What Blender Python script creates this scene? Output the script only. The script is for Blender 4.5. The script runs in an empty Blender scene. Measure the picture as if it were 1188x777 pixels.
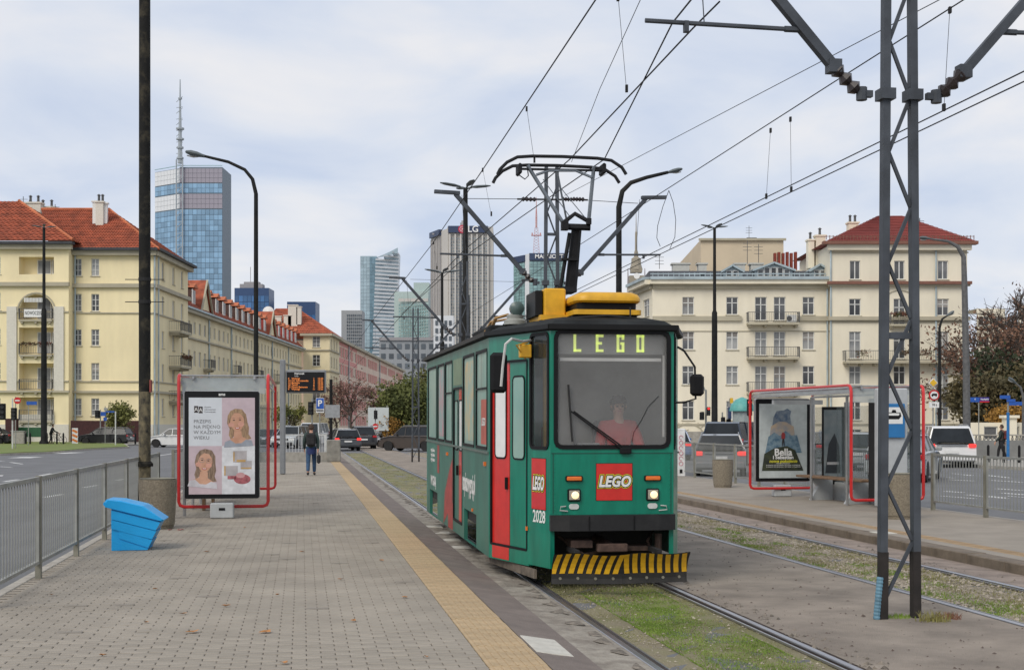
import bpy, math, random
import numpy as np
from mathutils import Vector, Matrix
random.seed(7); rng = np.random.default_rng(7)
SC = bpy.context.scene
COL = SC.collection
R = math.radians
PI = math.pi
# ---------------------------------------------------------------- camera
F = 1600.0; CX = 594.0; HY = 492.0; CH = 1.70; TT = 0.1525; TH = math.atan(TT)
cam = bpy.data.cameras.new('camera'); cam_o = bpy.data.objects.new('camera', cam); COL.objects.link(cam_o)
cam_o.location = (0, 0, CH); cam_o.rotation_euler = (R(90), 0, 0)
cam.sensor_width = 36; cam.lens = 36 * F / 1188; cam.shift_y = (HY - 388.5) / 1188
cam.clip_start = 0.1; cam.clip_end = 9000
SC.camera = cam_o
# ---------------------------------------------------------------- sky, sun, exposure
SUN_EL, SUN_AZ = 42.0, 212.0      # azimuth clockwise from +Y: behind the camera, to its left
w = bpy.data.worlds.new('World'); SC.world = w; w.use_nodes = True
nt = w.node_tree; nt.nodes.clear()
def N(t, **k):
    n = nt.nodes.new(t)
    for a, b in k.items(): setattr(n, a, b)
    return n
out = N('ShaderNodeOutputWorld'); bg = N('ShaderNodeBackground'); bg.inputs[1].default_value = 0.1
sky = N('ShaderNodeTexSky'); sky.sky_type = 'NISHITA'; sky.sun_disc = False
sky.sun_elevation = R(SUN_EL); sky.sun_rotation = R(SUN_AZ)
tc = N('ShaderNodeTexCoord'); sep = N('ShaderNodeSeparateXYZ'); nt.links.new(tc.outputs['Generated'], sep.inputs[0])
mx = N('ShaderNodeMath', operation='MAXIMUM'); mx.inputs[1].default_value = 0.0; nt.links.new(sep.outputs[2], mx.inputs[0])
ad = N('ShaderNodeMath', operation='ADD'); ad.inputs[1].default_value = 0.22; nt.links.new(mx.outputs[0], ad.inputs[0])
dx = N('ShaderNodeMath', operation='DIVIDE'); nt.links.new(sep.outputs[0], dx.inputs[0]); nt.links.new(ad.outputs[0], dx.inputs[1])
dy = N('ShaderNodeMath', operation='DIVIDE'); nt.links.new(sep.outputs[1], dy.inputs[0]); nt.links.new(ad.outputs[0], dy.inputs[1])
cb = N('ShaderNodeCombineXYZ'); nt.links.new(dx.outputs[0], cb.inputs[0]); nt.links.new(dy.outputs[0], cb.inputs[1])
n1 = N('ShaderNodeTexNoise'); n1.inputs['Scale'].default_value = 1.9; n1.inputs['Detail'].default_value = 7; n1.inputs['Roughness'].default_value = .5; n1.inputs['Distortion'].default_value = .35
nt.links.new(cb.outputs[0], n1.inputs['Vector'])
cr = N('ShaderNodeValToRGB'); e = cr.color_ramp.elements
e[0].position = .35; e[0].color = (6.0, 6.8, 8.4, 1); e[1].position = .63; e[1].color = (8.8, 8.75, 8.95, 1)
m_ = cr.color_ramp.elements.new(.49); m_.color = (7.3, 7.8, 8.8, 1)
nt.links.new(n1.outputs['Fac'], cr.inputs[0])
mix = N('ShaderNodeMixRGB'); mix.inputs[0].default_value = .93
nt.links.new(sky.outputs[0], mix.inputs[1]); nt.links.new(cr.outputs[0], mix.inputs[2])
nt.links.new(mix.outputs[0], bg.inputs[0]); nt.links.new(bg.outputs[0], out.inputs[0])
sun = bpy.data.lights.new('sun', 'SUN'); sun.energy = 2.0; sun.angle = R(30); sun.color = (1, .93, .82)
so = bpy.data.objects.new('sun', sun); COL.objects.link(so)
az, el = R(SUN_AZ), R(SUN_EL)
sd = Vector((math.sin(az) * math.cos(el), math.cos(az) * math.cos(el), math.sin(el)))
so.rotation_euler = sd.to_track_quat('Z', 'Y').to_euler()
SC.view_settings.view_transform = 'Standard'; SC.view_settings.look = 'None'
SC.view_settings.exposure = 0.0; SC.view_settings.gamma = 1.0; SC.view_settings.use_curve_mapping = False
SC.cycles.max_bounces = 6; SC.cycles.transparent_max_bounces = 16
# ---------------------------------------------------------------- helpers
def P(px, py, Y): return Vector(((px - CX) / F * Y, Y, CH - (py - HY) / F * Y))
def G(px, py, z=0.0):
    Y = (CH - z) * F / (py - HY); return Vector(((px - CX) / F * Y, Y, z))
def T(L, Y, z=0.0): return Vector((L - TT * Y, Y, z))

MATS = {}
def lin(c): return tuple(((x / 255) / 12.92 if x / 255 <= .04045 else (((x / 255) + .055) / 1.055) ** 2.4) for x in c)
def mat(name, col, rough=.7, metal=0.0, var=.12, scale=6.0, bump=0.0, bscale=40.0, col2=None, spec=.5, coat=0.0,
        emit=None, alpha=1.0, objrand=0.0, detail=5, dirt=0.0, dirtcol=(.06, .055, .05), obj=True, trans=0.0, stretch=None):
    if name in MATS: return MATS[name]
    m = bpy.data.materials.new(name); m.use_nodes = True
    n = m.node_tree; b = n.nodes['Principled BSDF']
    b.inputs['Roughness'].default_value = rough; b.inputs['Metallic'].default_value = metal
    b.inputs['Specular IOR Level'].default_value = spec; b.inputs['Coat Weight'].default_value = coat
    b.inputs['Alpha'].default_value = alpha; b.inputs['Transmission Weight'].default_value = trans
    L = n.links.new
    t = n.nodes.new('ShaderNodeTexCoord'); src = t.outputs['Object']
    if stretch:
        mp = n.nodes.new('ShaderNodeMapping'); mp.inputs['Scale'].default_value = stretch; L(src, mp.inputs[0]); src = mp.outputs[0]
    ns = n.nodes.new('ShaderNodeTexNoise'); ns.inputs['Scale'].default_value = scale; ns.inputs['Detail'].default_value = detail; ns.inputs['Roughness'].default_value = .6
    L(src, ns.inputs['Vector'])
    rp = n.nodes.new('ShaderNodeValToRGB'); c2 = col2 if col2 else tuple(max(0, c * (1 - 2 * var)) for c in col)
    rp.color_ramp.elements[0].position = .32; rp.color_ramp.elements[1].position = .68
    rp.color_ramp.elements[0].color = (*c2, 1); rp.color_ramp.elements[1].color = (*[c * (1 + (0 if col2 else var * .5)) for c in col], 1)
    L(ns.outputs['Fac'], rp.inputs[0]); c = rp.outputs[0]
    if dirt:
        n2 = n.nodes.new('ShaderNodeTexNoise'); n2.inputs['Scale'].default_value = scale * .35; n2.inputs['Detail'].default_value = 8; n2.inputs['Roughness'].default_value = .7
        L(src, n2.inputs['Vector'])
        r2 = n.nodes.new('ShaderNodeValToRGB'); r2.color_ramp.elements[0].position = .5; r2.color_ramp.elements[1].position = .75
        r2.color_ramp.elements[0].color = (0, 0, 0, 1); r2.color_ramp.elements[1].color = (dirt,) * 3 + (1,)
        L(n2.outputs['Fac'], r2.inputs[0])
        mm = n.nodes.new('ShaderNodeMixRGB'); L(r2.outputs[0], mm.inputs[0]); L(c, mm.inputs[1]); mm.inputs[2].default_value = (*dirtcol, 1); c = mm.outputs[0]
    if objrand:
        oi = n.nodes.new('ShaderNodeObjectInfo'); mr = n.nodes.new('ShaderNodeMapRange')
        mr.inputs[3].default_value = 1 - objrand; mr.inputs[4].default_value = 1 + objrand; L(oi.outputs['Random'], mr.inputs[0])
        hs = n.nodes.new('ShaderNodeHueSaturation'); L(mr.outputs[0], hs.inputs['Value']); L(c, hs.inputs['Color']); c = hs.outputs[0]
    L(c, b.inputs['Base Color'])
    if bump:
        nb = n.nodes.new('ShaderNodeTexNoise'); nb.inputs['Scale'].default_value = bscale; nb.inputs['Detail'].default_value = 4; L(src, nb.inputs['Vector'])
        bp = n.nodes.new('ShaderNodeBump'); bp.inputs['Strength'].default_value = bump; bp.inputs['Distance'].default_value = .02
        L(nb.outputs['Fac'], bp.inputs['Height']); L(bp.outputs[0], b.inputs['Normal'])
    if emit:
        b.inputs['Emission Color'].default_value = (*emit[:3], 1); b.inputs['Emission Strength'].default_value = emit[3]
    MATS[name] = m; return m

class MB:
    def __init__(s): s.v = []; s.f = []; s.mi = []; s.cur = 0
    def mat(s, i): s.cur = i; return s
    def add(s, vs, fs):
        o = len(s.v); s.v += [tuple(v) for v in vs]; s.f += [tuple(i + o for i in f) for f in fs]; s.mi += [s.cur] * len(fs); return s
    def quad(s, a, b, c, d): return s.add([a, b, c, d], [(0, 1, 2, 3)])
    def box(s, c, d, rot=None, bev=0.0):
        hx, hy, hz = d[0] / 2, d[1] / 2, d[2] / 2; c = Vector(c)
        if bev:
            b = min(bev, hx * .9, hy * .9, hz * .9)
            prof = [(-hx + b, -hy), (hx - b, -hy), (hx, -hy + b), (hx, hy - b), (hx - b, hy), (-hx + b, hy), (-hx, hy - b), (-hx, -hy + b)]
            inn = [(x * (hx - b) / hx, y * (hy - b) / hy) for x, y in prof]
            vs = [(x, y, -hz) for x, y in inn] + [(x, y, -hz + b) for x, y in prof] + [(x, y, hz - b) for x, y in prof] + [(x, y, hz) for x, y in inn]
            fs = [tuple(range(7, -1, -1)), tuple(range(24, 32))]
            for k in range(3):
                for i in range(8): j = (i + 1) % 8; fs.append((k * 8 + i, k * 8 + j, k * 8 + 8 + j, k * 8 + 8 + i))
        else:
            vs = [(x, y, z) for z in (-hz, hz) for x, y in ((-hx, -hy), (hx, -hy), (hx, hy), (-hx, hy))]
            fs = [(3, 2, 1, 0), (4, 5, 6, 7), (0, 1, 5, 4), (1, 2, 6, 5), (2, 3, 7, 6), (3, 0, 4, 7)]
        vs = [Vector(v) for v in vs]
        if rot is not None: vs = [rot @ v for v in vs]
        return s.add([v + c for v in vs], fs)
    def tube(s, pts, r, n=8, cap=True):
        pts = [Vector(p) for p in pts]; m = len(pts)
        rs = r if isinstance(r, (list, tuple)) else [r] * m
        vs = []; up = None
        for i, p in enumerate(pts):
            d = (pts[min(i + 1, m - 1)] - pts[max(i - 1, 0)])
            if d.length < 1e-9: d = Vector((0, 0, 1))
            d.normalize()
            if up is None:
                up = Vector((0, 0, 1)) if abs(d.z) < .9 else Vector((0, 1, 0))
            a = d.cross(up).normalized(); b = a.cross(d).normalized(); up = b
            for k in range(n):
                t = 2 * PI * (k + .5) / n; vs.append(p + a * math.cos(t) * rs[i] + b * math.sin(t) * rs[i])
        fs = []
        for i in range(m - 1):
            for k in range(n): j = (k + 1) % n; fs.append((i * n + k, i * n + j, (i + 1) * n + j, (i + 1) * n + k))
        if cap: fs.append(tuple(range(n - 1, -1, -1))); fs.append(tuple(range((m - 1) * n, m * n)))
        return s.add(vs, fs)
    def bar(s, a, b, wd, hd, up=(0, 0, 1)):
        a, b = Vector(a), Vector(b); d = (b - a); L = d.length; d.normalize(); up = Vector(up)
        x = d.cross(up)
        if x.length < 1e-4: x = d.cross(Vector((0, 1, 0)))
        x.normalize(); z = x.cross(d).normalized()
        vs = [p + x * sx * wd / 2 + z * sz * hd / 2 for p in (a, b) for sx, sz in ((-1, -1), (1, -1), (1, 1), (-1, 1))]
        return s.add(vs, [(0, 1, 2, 3), (7, 6, 5, 4), (0, 4, 5, 1), (1, 5, 6, 2), (2, 6, 7, 3), (3, 7, 4, 0)])
    def lathe(s, prof, c=(0, 0, 0), n=16, axis='Z'):
        c = Vector(c); vs = []; m = len(prof)
        for r, z in prof:
            for k in range(n):
                t = 2 * PI * k / n; x, y = r * math.cos(t), r * math.sin(t)
                v = (x, y, z) if axis == 'Z' else ((z, x, y) if axis == 'X' else (x, z, y)); vs.append(c + Vector(v))
        fs = []
        for i in range(m - 1):
            for k in range(n): j = (k + 1) % n; fs.append((i * n + k, i * n + j, (i + 1) * n + j, (i + 1) * n + k))
        fs.append(tuple(range(n - 1, -1, -1))); fs.append(tuple(range((m - 1) * n, m * n)))
        return s.add(vs, fs)
    def prism(s, poly, a, b, axis='Y', inset=0.0):
        """poly in the plane across the axis (axis X: (y,z); Y: (x,z); Z: (x,y)), from a to b"""
        def pt(p, t): return (t, p[0], p[1]) if axis == 'X' else ((p[0], t, p[1]) if axis == 'Y' else (p[0], p[1], t))
        n = len(poly)
        if inset:
            cx = sum(p[0] for p in poly) / n; cy = sum(p[1] for p in poly) / n
            def shr(p):
                dx, dy = p[0] - cx, p[1] - cy; l = math.hypot(dx, dy) or 1; return (p[0] - dx / l * inset, p[1] - dy / l * inset)
            sg = 1 if b > a else -1
            layers = [([shr(p) for p in poly], a), (poly, a + sg * inset), (poly, b - sg * inset), ([shr(p) for p in poly], b)]
        else: layers = [(poly, a), (poly, b)]
        vs = [pt(p, t) for pl, t in layers for p in pl]; fs = [tuple(range(n - 1, -1, -1)), tuple(range((len(layers) - 1) * n, len(layers) * n))]
        for k in range(len(layers) - 1):
            for i in range(n): j = (i + 1) % n; fs.append((k * n + i, k * n + j, k * n + n + j, k * n + n + i))
        return s.add(vs, fs)
    def loft(s, rings, close=True, caps=True):
        n = len(rings[0]); vs = [p for r in rings for p in r]; fs = []
        for k in range(len(rings) - 1):
            for i in range(n if close else n - 1):
                j = (i + 1) % n; fs.append((k * n + i, k * n + j, k * n + n + j, k * n + n + i))
        if caps: fs.append(tuple(range(n - 1, -1, -1))); fs.append(tuple(range((len(rings) - 1) * n, len(rings) * n)))
        return s.add(vs, fs)
    def mesh(s, name, mats, M=None):
        me = bpy.data.meshes.new(name)
        vs = s.v if M is None else [tuple(M @ Vector(v)) for v in s.v]
        me.from_pydata(vs, [], s.f)
        if not isinstance(mats, (list, tuple)): mats = [mats]
        for m in mats: me.materials.append(m)
        if len(mats) > 1: me.polygons.foreach_set('material_index', s.mi)
        import bmesh
        bm = bmesh.new(); bm.from_mesh(me); bmesh.ops.recalc_face_normals(bm, faces=bm.faces); bm.to_mesh(me); bm.free()
        me.update(); return me
    def build(s, name, mats, parent=None, world=False, smooth=False, raw=False, **tags):
        M = None
        if world and parent is not None: M = wm(parent).inverted()
        me = s.mesh(name, mats, M)
        o = bpy.data.objects.new(name, me); COL.objects.link(o)
        if parent is not None: o.parent = parent
        if smooth:
            me.polygons.foreach_set('use_smooth', [True] * len(me.polygons))
            try: me.set_sharp_from_angle(angle=R(40))
            except Exception: pass
        for k, v in tags.items(): o[k] = v
        return o
def wm(o):
    M = o.matrix_basis.copy()
    while o.parent: o = o.parent; M = o.matrix_basis @ M
    return M
def thing(name, label, cat, loc=(0, 0, 0), rz=0.0, group=None):
    o = bpy.data.objects.new(name, None); COL.objects.link(o); o.location = loc; o.rotation_euler = (0, 0, rz)
    o.empty_display_size = .2
    o['label'] = label; o['category'] = cat
    if group: o['group'] = group
    return o
def tag(o, label=None, cat=None, group=None, kind=None):
    if label: o['label'] = label
    if cat: o['category'] = cat
    if group: o['group'] = group
    if kind: o['kind'] = kind
    return o
def copy_tree(o, parent=None):
    c = o.copy(); COL.objects.link(c)
    if parent is not None: c.parent = parent
    for ch in list(o.children): copy_tree(ch, c)
    return c
def inst(name, me, parent, loc, rot=(0, 0, 0), sc=None):
    o = bpy.data.objects.new(name, me); COL.objects.link(o); o.parent = parent; o.location = loc; o.rotation_euler = rot
    if sc: o.scale = sc
    return o
def text(s, size, M, mb, offset=0.0, extrude=0.001, align='CENTER', shear=0.0, spacing=1.0, xscale=1.0):
    """adds lettering (in the plane of M: x right, y up, z out) to mb"""
    c = bpy.data.curves.new('t', 'FONT'); c.body = s; c.size = size; c.offset = offset; c.extrude = extrude; c.align_x = align; c.align_y = 'CENTER'
    c.shear = shear; c.space_character = spacing; c.resolution_u = 3
    o = bpy.data.objects.new('t', c); me = bpy.data.meshes.new_from_object(o)
    vs = [M @ Vector((v.co.x * xscale, v.co.y, v.co.z)) for v in me.vertices]; mb.add(vs, [tuple(p.vertices) for p in me.polygons])
    bpy.data.objects.remove(o); bpy.data.curves.remove(c); bpy.data.meshes.remove(me)
    return mb
def frameM(o, x, n):
    """matrix: origin o, x axis, outward normal n, y = up"""
    x = Vector(x).normalized(); n = Vector(n).normalized(); y = n.cross(x).normalized()
    return Matrix(((x.x, y.x, n.x, o[0]), (x.y, y.y, n.y, o[1]), (x.z, y.z, n.z, o[2]), (0, 0, 0, 1)))
# ================================================================ materials of the ground
asphalt = mat('asphalt', (.155, .157, .163), .9, var=.10, scale=.6, bump=.35, bscale=120, dirt=.35, dirtcol=(.075, .075, .08))
asphalt_r = mat('asphalt_reddish', (.195, .16, .14), .95, var=.12, scale=3, bump=.5, bscale=90, dirt=.3, dirtcol=(.1, .09, .085))
infill = mat('asphalt_infill', (.31, .262, .215), .95, var=.2, scale=1.3, bump=.8, bscale=90, dirt=.6, dirtcol=(.19, .155, .13))
conc = mat('concrete', (.36, .34, .30), .9, var=.15, scale=5, bump=.4, bscale=50, dirt=.35, dirtcol=(.19, .17, .15))
conc_d = mat('concrete_rough', (.30, .28, .25), .95, col2=(.13, .115, .1), scale=9, bump=.8, bscale=30)
kerbm = mat('kerb_stone', (.42, .39, .34), .9, var=.15, scale=4, bump=.3, dirt=.3, dirtcol=(.2, .18, .16))
brickm = mat('paving_brick', (.335, .297, .245), .9, var=.14, scale=2.2, bump=.4, bscale=140, dirt=.4, dirtcol=(.22, .19, .155), objrand=.1)
jointm = mat('joint_sand', (.15, .13, .105), .95, var=.3, scale=20)
tactm = mat('tactile_yellow', (.46, .34, .20), .85, var=.12, scale=5, bump=.3, bscale=150, dirt=.3, dirtcol=(.33, .25, .15), objrand=.06)
soil = mat('track_soil', (.20, .175, .13), .98, col2=(.10, .085, .065), scale=7, bump=1.0, bscale=40)
mossm = mat('mossy_soil', (.17, .185, .06), .98, col2=(.26, .22, .15), scale=1.3, bump=1.0, bscale=70, dirt=.75, dirtcol=(.13, .105, .07))
gravm = mat('gravelly_soil', (.37, .31, .235), .98, col2=(.15, .125, .085), scale=9, bump=1.0, bscale=50, dirt=.4, dirtcol=(.13, .15, .045))
grassm = mat('grass', (.105, .165, .03), .95, col2=(.06, .10, .02), scale=1.2, objrand=0)
grass_dry = mat('dry_grass', (.30, .24, .11), .95, var=.3, scale=8)
railm = mat('rail_steel', (.40, .40, .42), .32, metal=.85, var=.12, scale=4, stretch=(1, .2, 1))
rail_side = mat('rail_rust', (.085, .065, .055), .8, var=.3, scale=8)
whitep = mat('road_paint', (.72, .72, .70), .8, var=.2, scale=3, dirt=.5, dirtcol=(.3, .3, .3))
galv = mat('galvanised_steel', (.33, .335, .31), .5, metal=.35, var=.15, scale=3, dirt=.3, dirtcol=(.17, .16, .13))
galv2 = mat('galvanised_weathered', (.26, .25, .20), .65, metal=.2, var=.2, scale=3, dirt=.3, dirtcol=(.14, .12, .1))
blackp = mat('black_paint', (.010, .010, .011), .6, var=.3, scale=6, spec=.25)
rubber = mat('rubber', (.02, .02, .02), .85, var=.2)
darkm = mat('dark_steel', (.018, .017, .018), .75, var=.25, scale=8)

def sheet(name, mats, pts, z=None, **k):
    mb = MB(); mb.add([p if z is None else (p[0], p[1], z) for p in pts], [tuple(range(len(pts)))])
    return mb.build(name, mats, **k)
# ground to the horizon, roads
sheet('ground', conc, [(-4000, -60, -.32), (4000, -60, -.32), (4000, 7000, -.32), (-4000, 7000, -.32)], kind='structure')
sheet('road', asphalt, [(-160, -25, -.13), (200, -25, -.13), (200, 420, -.13), (-160, 420, -.13)], kind='structure')
# pavements in front of the building fronts
def slab(name, pts, z0, z1, m, **k):
    mb = MB(); mb.prism([(p[0], p[1]) for p in pts], z0, z1, 'Z'); return mb.build(name, m, **k)
slab('pavement_left', [(-160, 117), (-33, 117), (-30.5, 124), (-30.5, 420), (-160, 420)], -.3, .0, conc, kind='structure')
slab('pavement_right', [(8, 104), (G(900, 522, -.13).x, G(900, 522, -.13).y), (G(1060, 533, -.13).x, G(1060, 533, -.13).y), (G(1139, 543, -.13).x, G(1139, 543, -.13).y), (G(1400, 556, -.13).x, G(1400, 556, -.13).y), (200, 420), (8, 420)], -.3, .0, conc, kind='structure')
# lines painted on the left road
def dash(pa, pb, w0, z=-.126):
    a, b = G(*pa, z), G(*pb, z); d = (b - a).normalized(); n = Vector((-d.y, d.x, 0)) * w0 / 2
    return [a - n, b - n, b + n, a + n]
mk = MB()
for a, b in [((0, 552), (1.5, 551)), ((4, 558.5), (21, 556)), ((46, 551.5), (60, 549)), ((80, 545.6), (90, 544)), ((107.5, 541), (118, 539.2)), ((132, 537), (141, 535)),
             ((152, 533.8), (160, 532.2)), ((52, 576.5), (73, 573)), ((97, 565.3), (113, 562.5)), ((135, 557), (143, 555.5)),
             ((12, 536), (26, 538)), ((14, 542), (0, 541)), ((-60, 590), (-25, 586)), ((176, 529.5), (210, 524.5)), ((-60, 566), (-38, 563)), ((215, 523.6), (250, 519.8))]:
    mk.quad(*dash(a, b, .16))
mk.quad(*dash((22, 531), (38, 529.8), 1.2)); mk.quad(*dash((66, 525.8), (90, 524.6), 1.1)); mk.quad(*dash((-10, 534.8), (2, 534.3), .5))
# crossing beyond the platform and right-hand road
for x in (1092, 1130, 1168): mk.quad(*dash((x, 575), (x + 40, 578), .12))
for (x0, y0, x1, y1) in [(1096, 569.5, 1118, 571), (1122, 573.5, 1134, 574.6), (1146, 575.2, 1166, 577.2), (1104, 549, 1114, 549.6), (1116, 550.2, 1128, 551.4), (1144, 551, 1172, 554),
                         (1100, 556, 1130, 557.5), (1150, 556.8, 1186, 559.2), (1156, 566.5, 1186, 568.6), (1162, 571.5, 1188, 573.5), (1098, 553.6, 1108, 554.2), (905, 545, 925, 546.4), (950, 548, 968, 549.4)]:
    mk.quad(*dash((x0, y0), (x1, y1), .2))
for i in range(7): mk.quad(*dash((402 + i * 9, 517 + i * .3), (406 + i * 9, 517.2 + i * .3), .35))
tag(mk.build('road_marking', whitep), kind='structure')
# ---- left platform: bed, bricks, tactile tiles
cs, sn = math.cos(TH), math.sin(TH)
def TL(l, s, z=0.0): return Vector((l * cs - s * sn, l * sn + s * cs, z))
plat = bpy.data.objects.new('platform', None); COL.objects.link(plat); plat.rotation_euler = (0, 0, TH); plat['kind'] = 'structure'
S0, S1 = 7.5, 63.0; LA, LB = -2.98 * cs, 1.30 * cs
mb = MB(); mb.box(((LA + LB) / 2, (S0 + S1) / 2, -.165), (LB - LA + .02, S1 - S0, .31)); mb.build('bed', jointm, plat)
mb = MB(); n = 0
for i in range(int((S1 - S0) / 1.0)): mb.box((LA - .075, S0 + i + .5, -.13), (.13, .985, .25), bev=.012)
mb.build('kerb', kerbm, plat)
BW, BD, J = .213, .1065, .0068
def brick_geo():
    hx, hy, b = BW / 2 - J / 2, BD / 2 - J / 2, .006
    o = [(-hx, -hy), (hx, -hy), (hx, hy), (-hx, hy)]
    vs = [(x, y, -.02) for x, y in o] + [(x, y, -.004) for x, y in o] + [(x * (hx - b) / hx, y * (hy - b) / hy, 0) for x, y in o]
    fs = [(8, 9, 10, 11)]
    for k in (0, 4):
        for i in range(4): j = (i + 1) % 4; fs.append((k + i, k + j, k + 4 + j, k + 4 + i))
    return np.array(vs), fs
bv, bf = brick_geo()
spots = []
rows = int((S1 - S0) / BD)
for r in range(rows):
    s = S0 + (r + .5) * BD; off = (r % 2) * BW / 2
    l = LA + off - BW / 2
    while l < LB + .15:
        l += BW
        c = l
        a_, b_ = max(c - BW / 2, LA), min(c + BW / 2, LB + .010)
        if b_ - a_ < .035: continue
        spots.append(((a_ + b_) / 2, s, (b_ - a_) / BW))
spots.sort(key=lambda p: p[1])
def vis(p):
    q = TL(p[0], p[1]); px = CX + F * q.x / q.y; py = HY + F * CH / q.y; return -6 < px < 1190 and py < 782
near = [p for p in spots if vis(p)][:300]; nearset = set(near)
bme = bpy.data.meshes.new('brick'); bme.from_pydata([tuple(v) for v in bv], [], bf); bme.materials.append(brickm)
for (l, s, kx) in near:
    inst('brick', bme, plat, (l, s, -.001 - rng.random() * .003), (rng.normal() * .006, rng.normal() * .012, rng.normal() * .006), (kx, 1, 1))
rest = [p for p in spots if p not in nearset]
arr = np.array(rest); nB = len(arr)
V = np.repeat(bv[None], nB, 0).copy(); V[:, :, 0] *= arr[:, 2][:, None]; a = rng.normal(size=nB) * .006
x = V[:, :, 0] * np.cos(a)[:, None] - V[:, :, 1] * np.sin(a)[:, None]; y = V[:, :, 0] * np.sin(a)[:, None] + V[:, :, 1] * np.cos(a)[:, None]
tl, tw = rng.normal(size=nB) * .007, rng.normal(size=nB) * .014
z = V[:, :, 2] + tl[:, None] * V[:, :, 1] + tw[:, None] * V[:, :, 0] - .001 - rng.random(nB)[:, None] * .003
V = np.stack([x + arr[:, 0][:, None], y + arr[:, 1][:, None], z], -1).reshape(-1, 3)
Fc = (np.array(bf)[None] + (np.arange(nB) * len(bv))[:, None, None]).reshape(-1, 4)
brick2 = mat('paving_brick_field', (.335, .297, .245), .9, var=.12, scale=1.1, bump=.4, bscale=140, dirt=.5, dirtcol=(.22, .19, .155))
me = bpy.data.meshes.new('paving_bricks'); me.from_pydata(V.tolist(), [], Fc.tolist()); me.materials.append(brick2)
o = bpy.data.objects.new('paving_bricks', me); COL.objects.link(o); o.parent = plat; o['kind'] = 'stuff'
stm = mat('paving_stain', (.17, .15, .125), .9, col2=(.28, .25, .21), scale=9, bump=.3, bscale=80)
dkb = bpy.data.meshes.new('brick'); dkb.from_pydata([tuple(v) for v in bv], [], bf); dkb.materials.append(stm)
for q in rng.choice(len(rest), 150, replace=False):
    l_, s_, k_ = rest[q]
    if s_ < 34 and k_ > .99: inst('brick', dkb, plat, (l_, s_, .0015), (rng.normal() * .01, rng.normal() * .01, 0))
# tactile tiles with small ribs
TA, TB = 1.312 * cs, 1.745 * cs; tw_ = TB - TA
mb = MB(); mb.box((0, 0, -.03), (tw_ - .004, .292, .058), bev=.004)
for k in range(7): mb.box((-tw_ / 2 + (k + .7) * tw_ / 7.4, 0, .001), (.018, .27, .005))
tme = mb.mesh('tile', tactm)
for i in range(int((S1 - S0) / .3)): inst('tile', tme, plat, (TA + tw_ / 2, S0 + .15 + i * .3, rng.normal() * .001), (0, 0, rng.normal() * .003))
# asphalt and concrete edge down to the rail (one sheet each, sloping)
def strip(name, la, za, lb, zb, s0, s1, m, step=.5, amp=0.0, parent=None, cols=4, **k):
    """a strip along the track between two lateral lines, with gentle unevenness"""
    mb = MB(); n = int((s1 - s0) / step); vs = []; fs = []
    for i in range(n + 1):
        for j in range(cols + 1):
            t = j / cols; e = amp * (rng.random() - .5) if 0 < j < cols else 0
            L = la + (lb - la) * t; p = TL(L * cs, s0 + (s1 - s0) * i / n, za + (zb - za) * t + e); vs.append(p)
    w_ = cols + 1
    for i in range(n):
        for j in range(cols): a_ = i * w_ + j; fs.append((a_, a_ + 1, a_ + w_ + 1, a_ + w_))
    mb.add(vs, fs); return mb.build(name, m, parent, **k)
strip('platform_asphalt', 1.749, -.006, 2.18, -.075, S0, 90, asphalt_r, amp=.008, kind='structure')
e = strip('track_edge', 2.18, -.077, 2.585, -.095, 4, 90, mat('edge_concrete', (.34, .31, .26), .95, col2=(.17, .145, .12), scale=4.5, bump=.9, bscale=28, dirt=.6, dirtcol=(.15, .125, .10)), step=.25, amp=.014, cols=5, kind='structure')
strip('track_infill', 4.15, -.097, 6.40, -.097, 2, 140, infill, amp=.012, cols=8, kind='structure')
strip('track_soil', 2.66, -.125, 4.03, -.125, 4, 88, mossm, step=.2, amp=.022, cols=10, kind='structure')
strip('track_gravel', 6.51, -.12, 7.85, -.12, 4, 88, gravm, step=.2, amp=.03, cols=10, kind='structure')
strip('track_edge_right', 7.98, -.10, 8.72, -.125, 4, 88, mat('edge_right', (.30, .24, .20), .95, var=.2, scale=3, bump=.6, bscale=40, dirt=.5, dirtcol=(.17, .14, .12)), step=.3, amp=.012, cols=4, kind='structure')
# rails (grooved): head, groove, lip
tr = bpy.data.objects.new('tram_track', None); COL.objects.link(tr); tr.rotation_euler = (0, 0, TH); tr['kind'] = 'structure'
for L, inn in ((2.62, 1), (4.077, -1), (6.455, 1), (7.90, -1)):
    l = L * cs; mb = MB(); S = [2, 140]
    mb.mat(0).box((l, 71, -.1), (.062, 138, .02), bev=.006)
    mb.mat(1).box((l, 71, -.125), (.050, 138, .03)); mb.box((l + inn * .052, 71, -.125), (.045, 138, .02))
    mb.mat(0).box((l + inn * .083, 71, -.108), (.016, 138, .018))
    mb.mat(1).box((l - inn * .055, 71, -.118), (.05, 138, .03))
    mb.build('rail', [railm, rail_side], tr)
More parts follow.
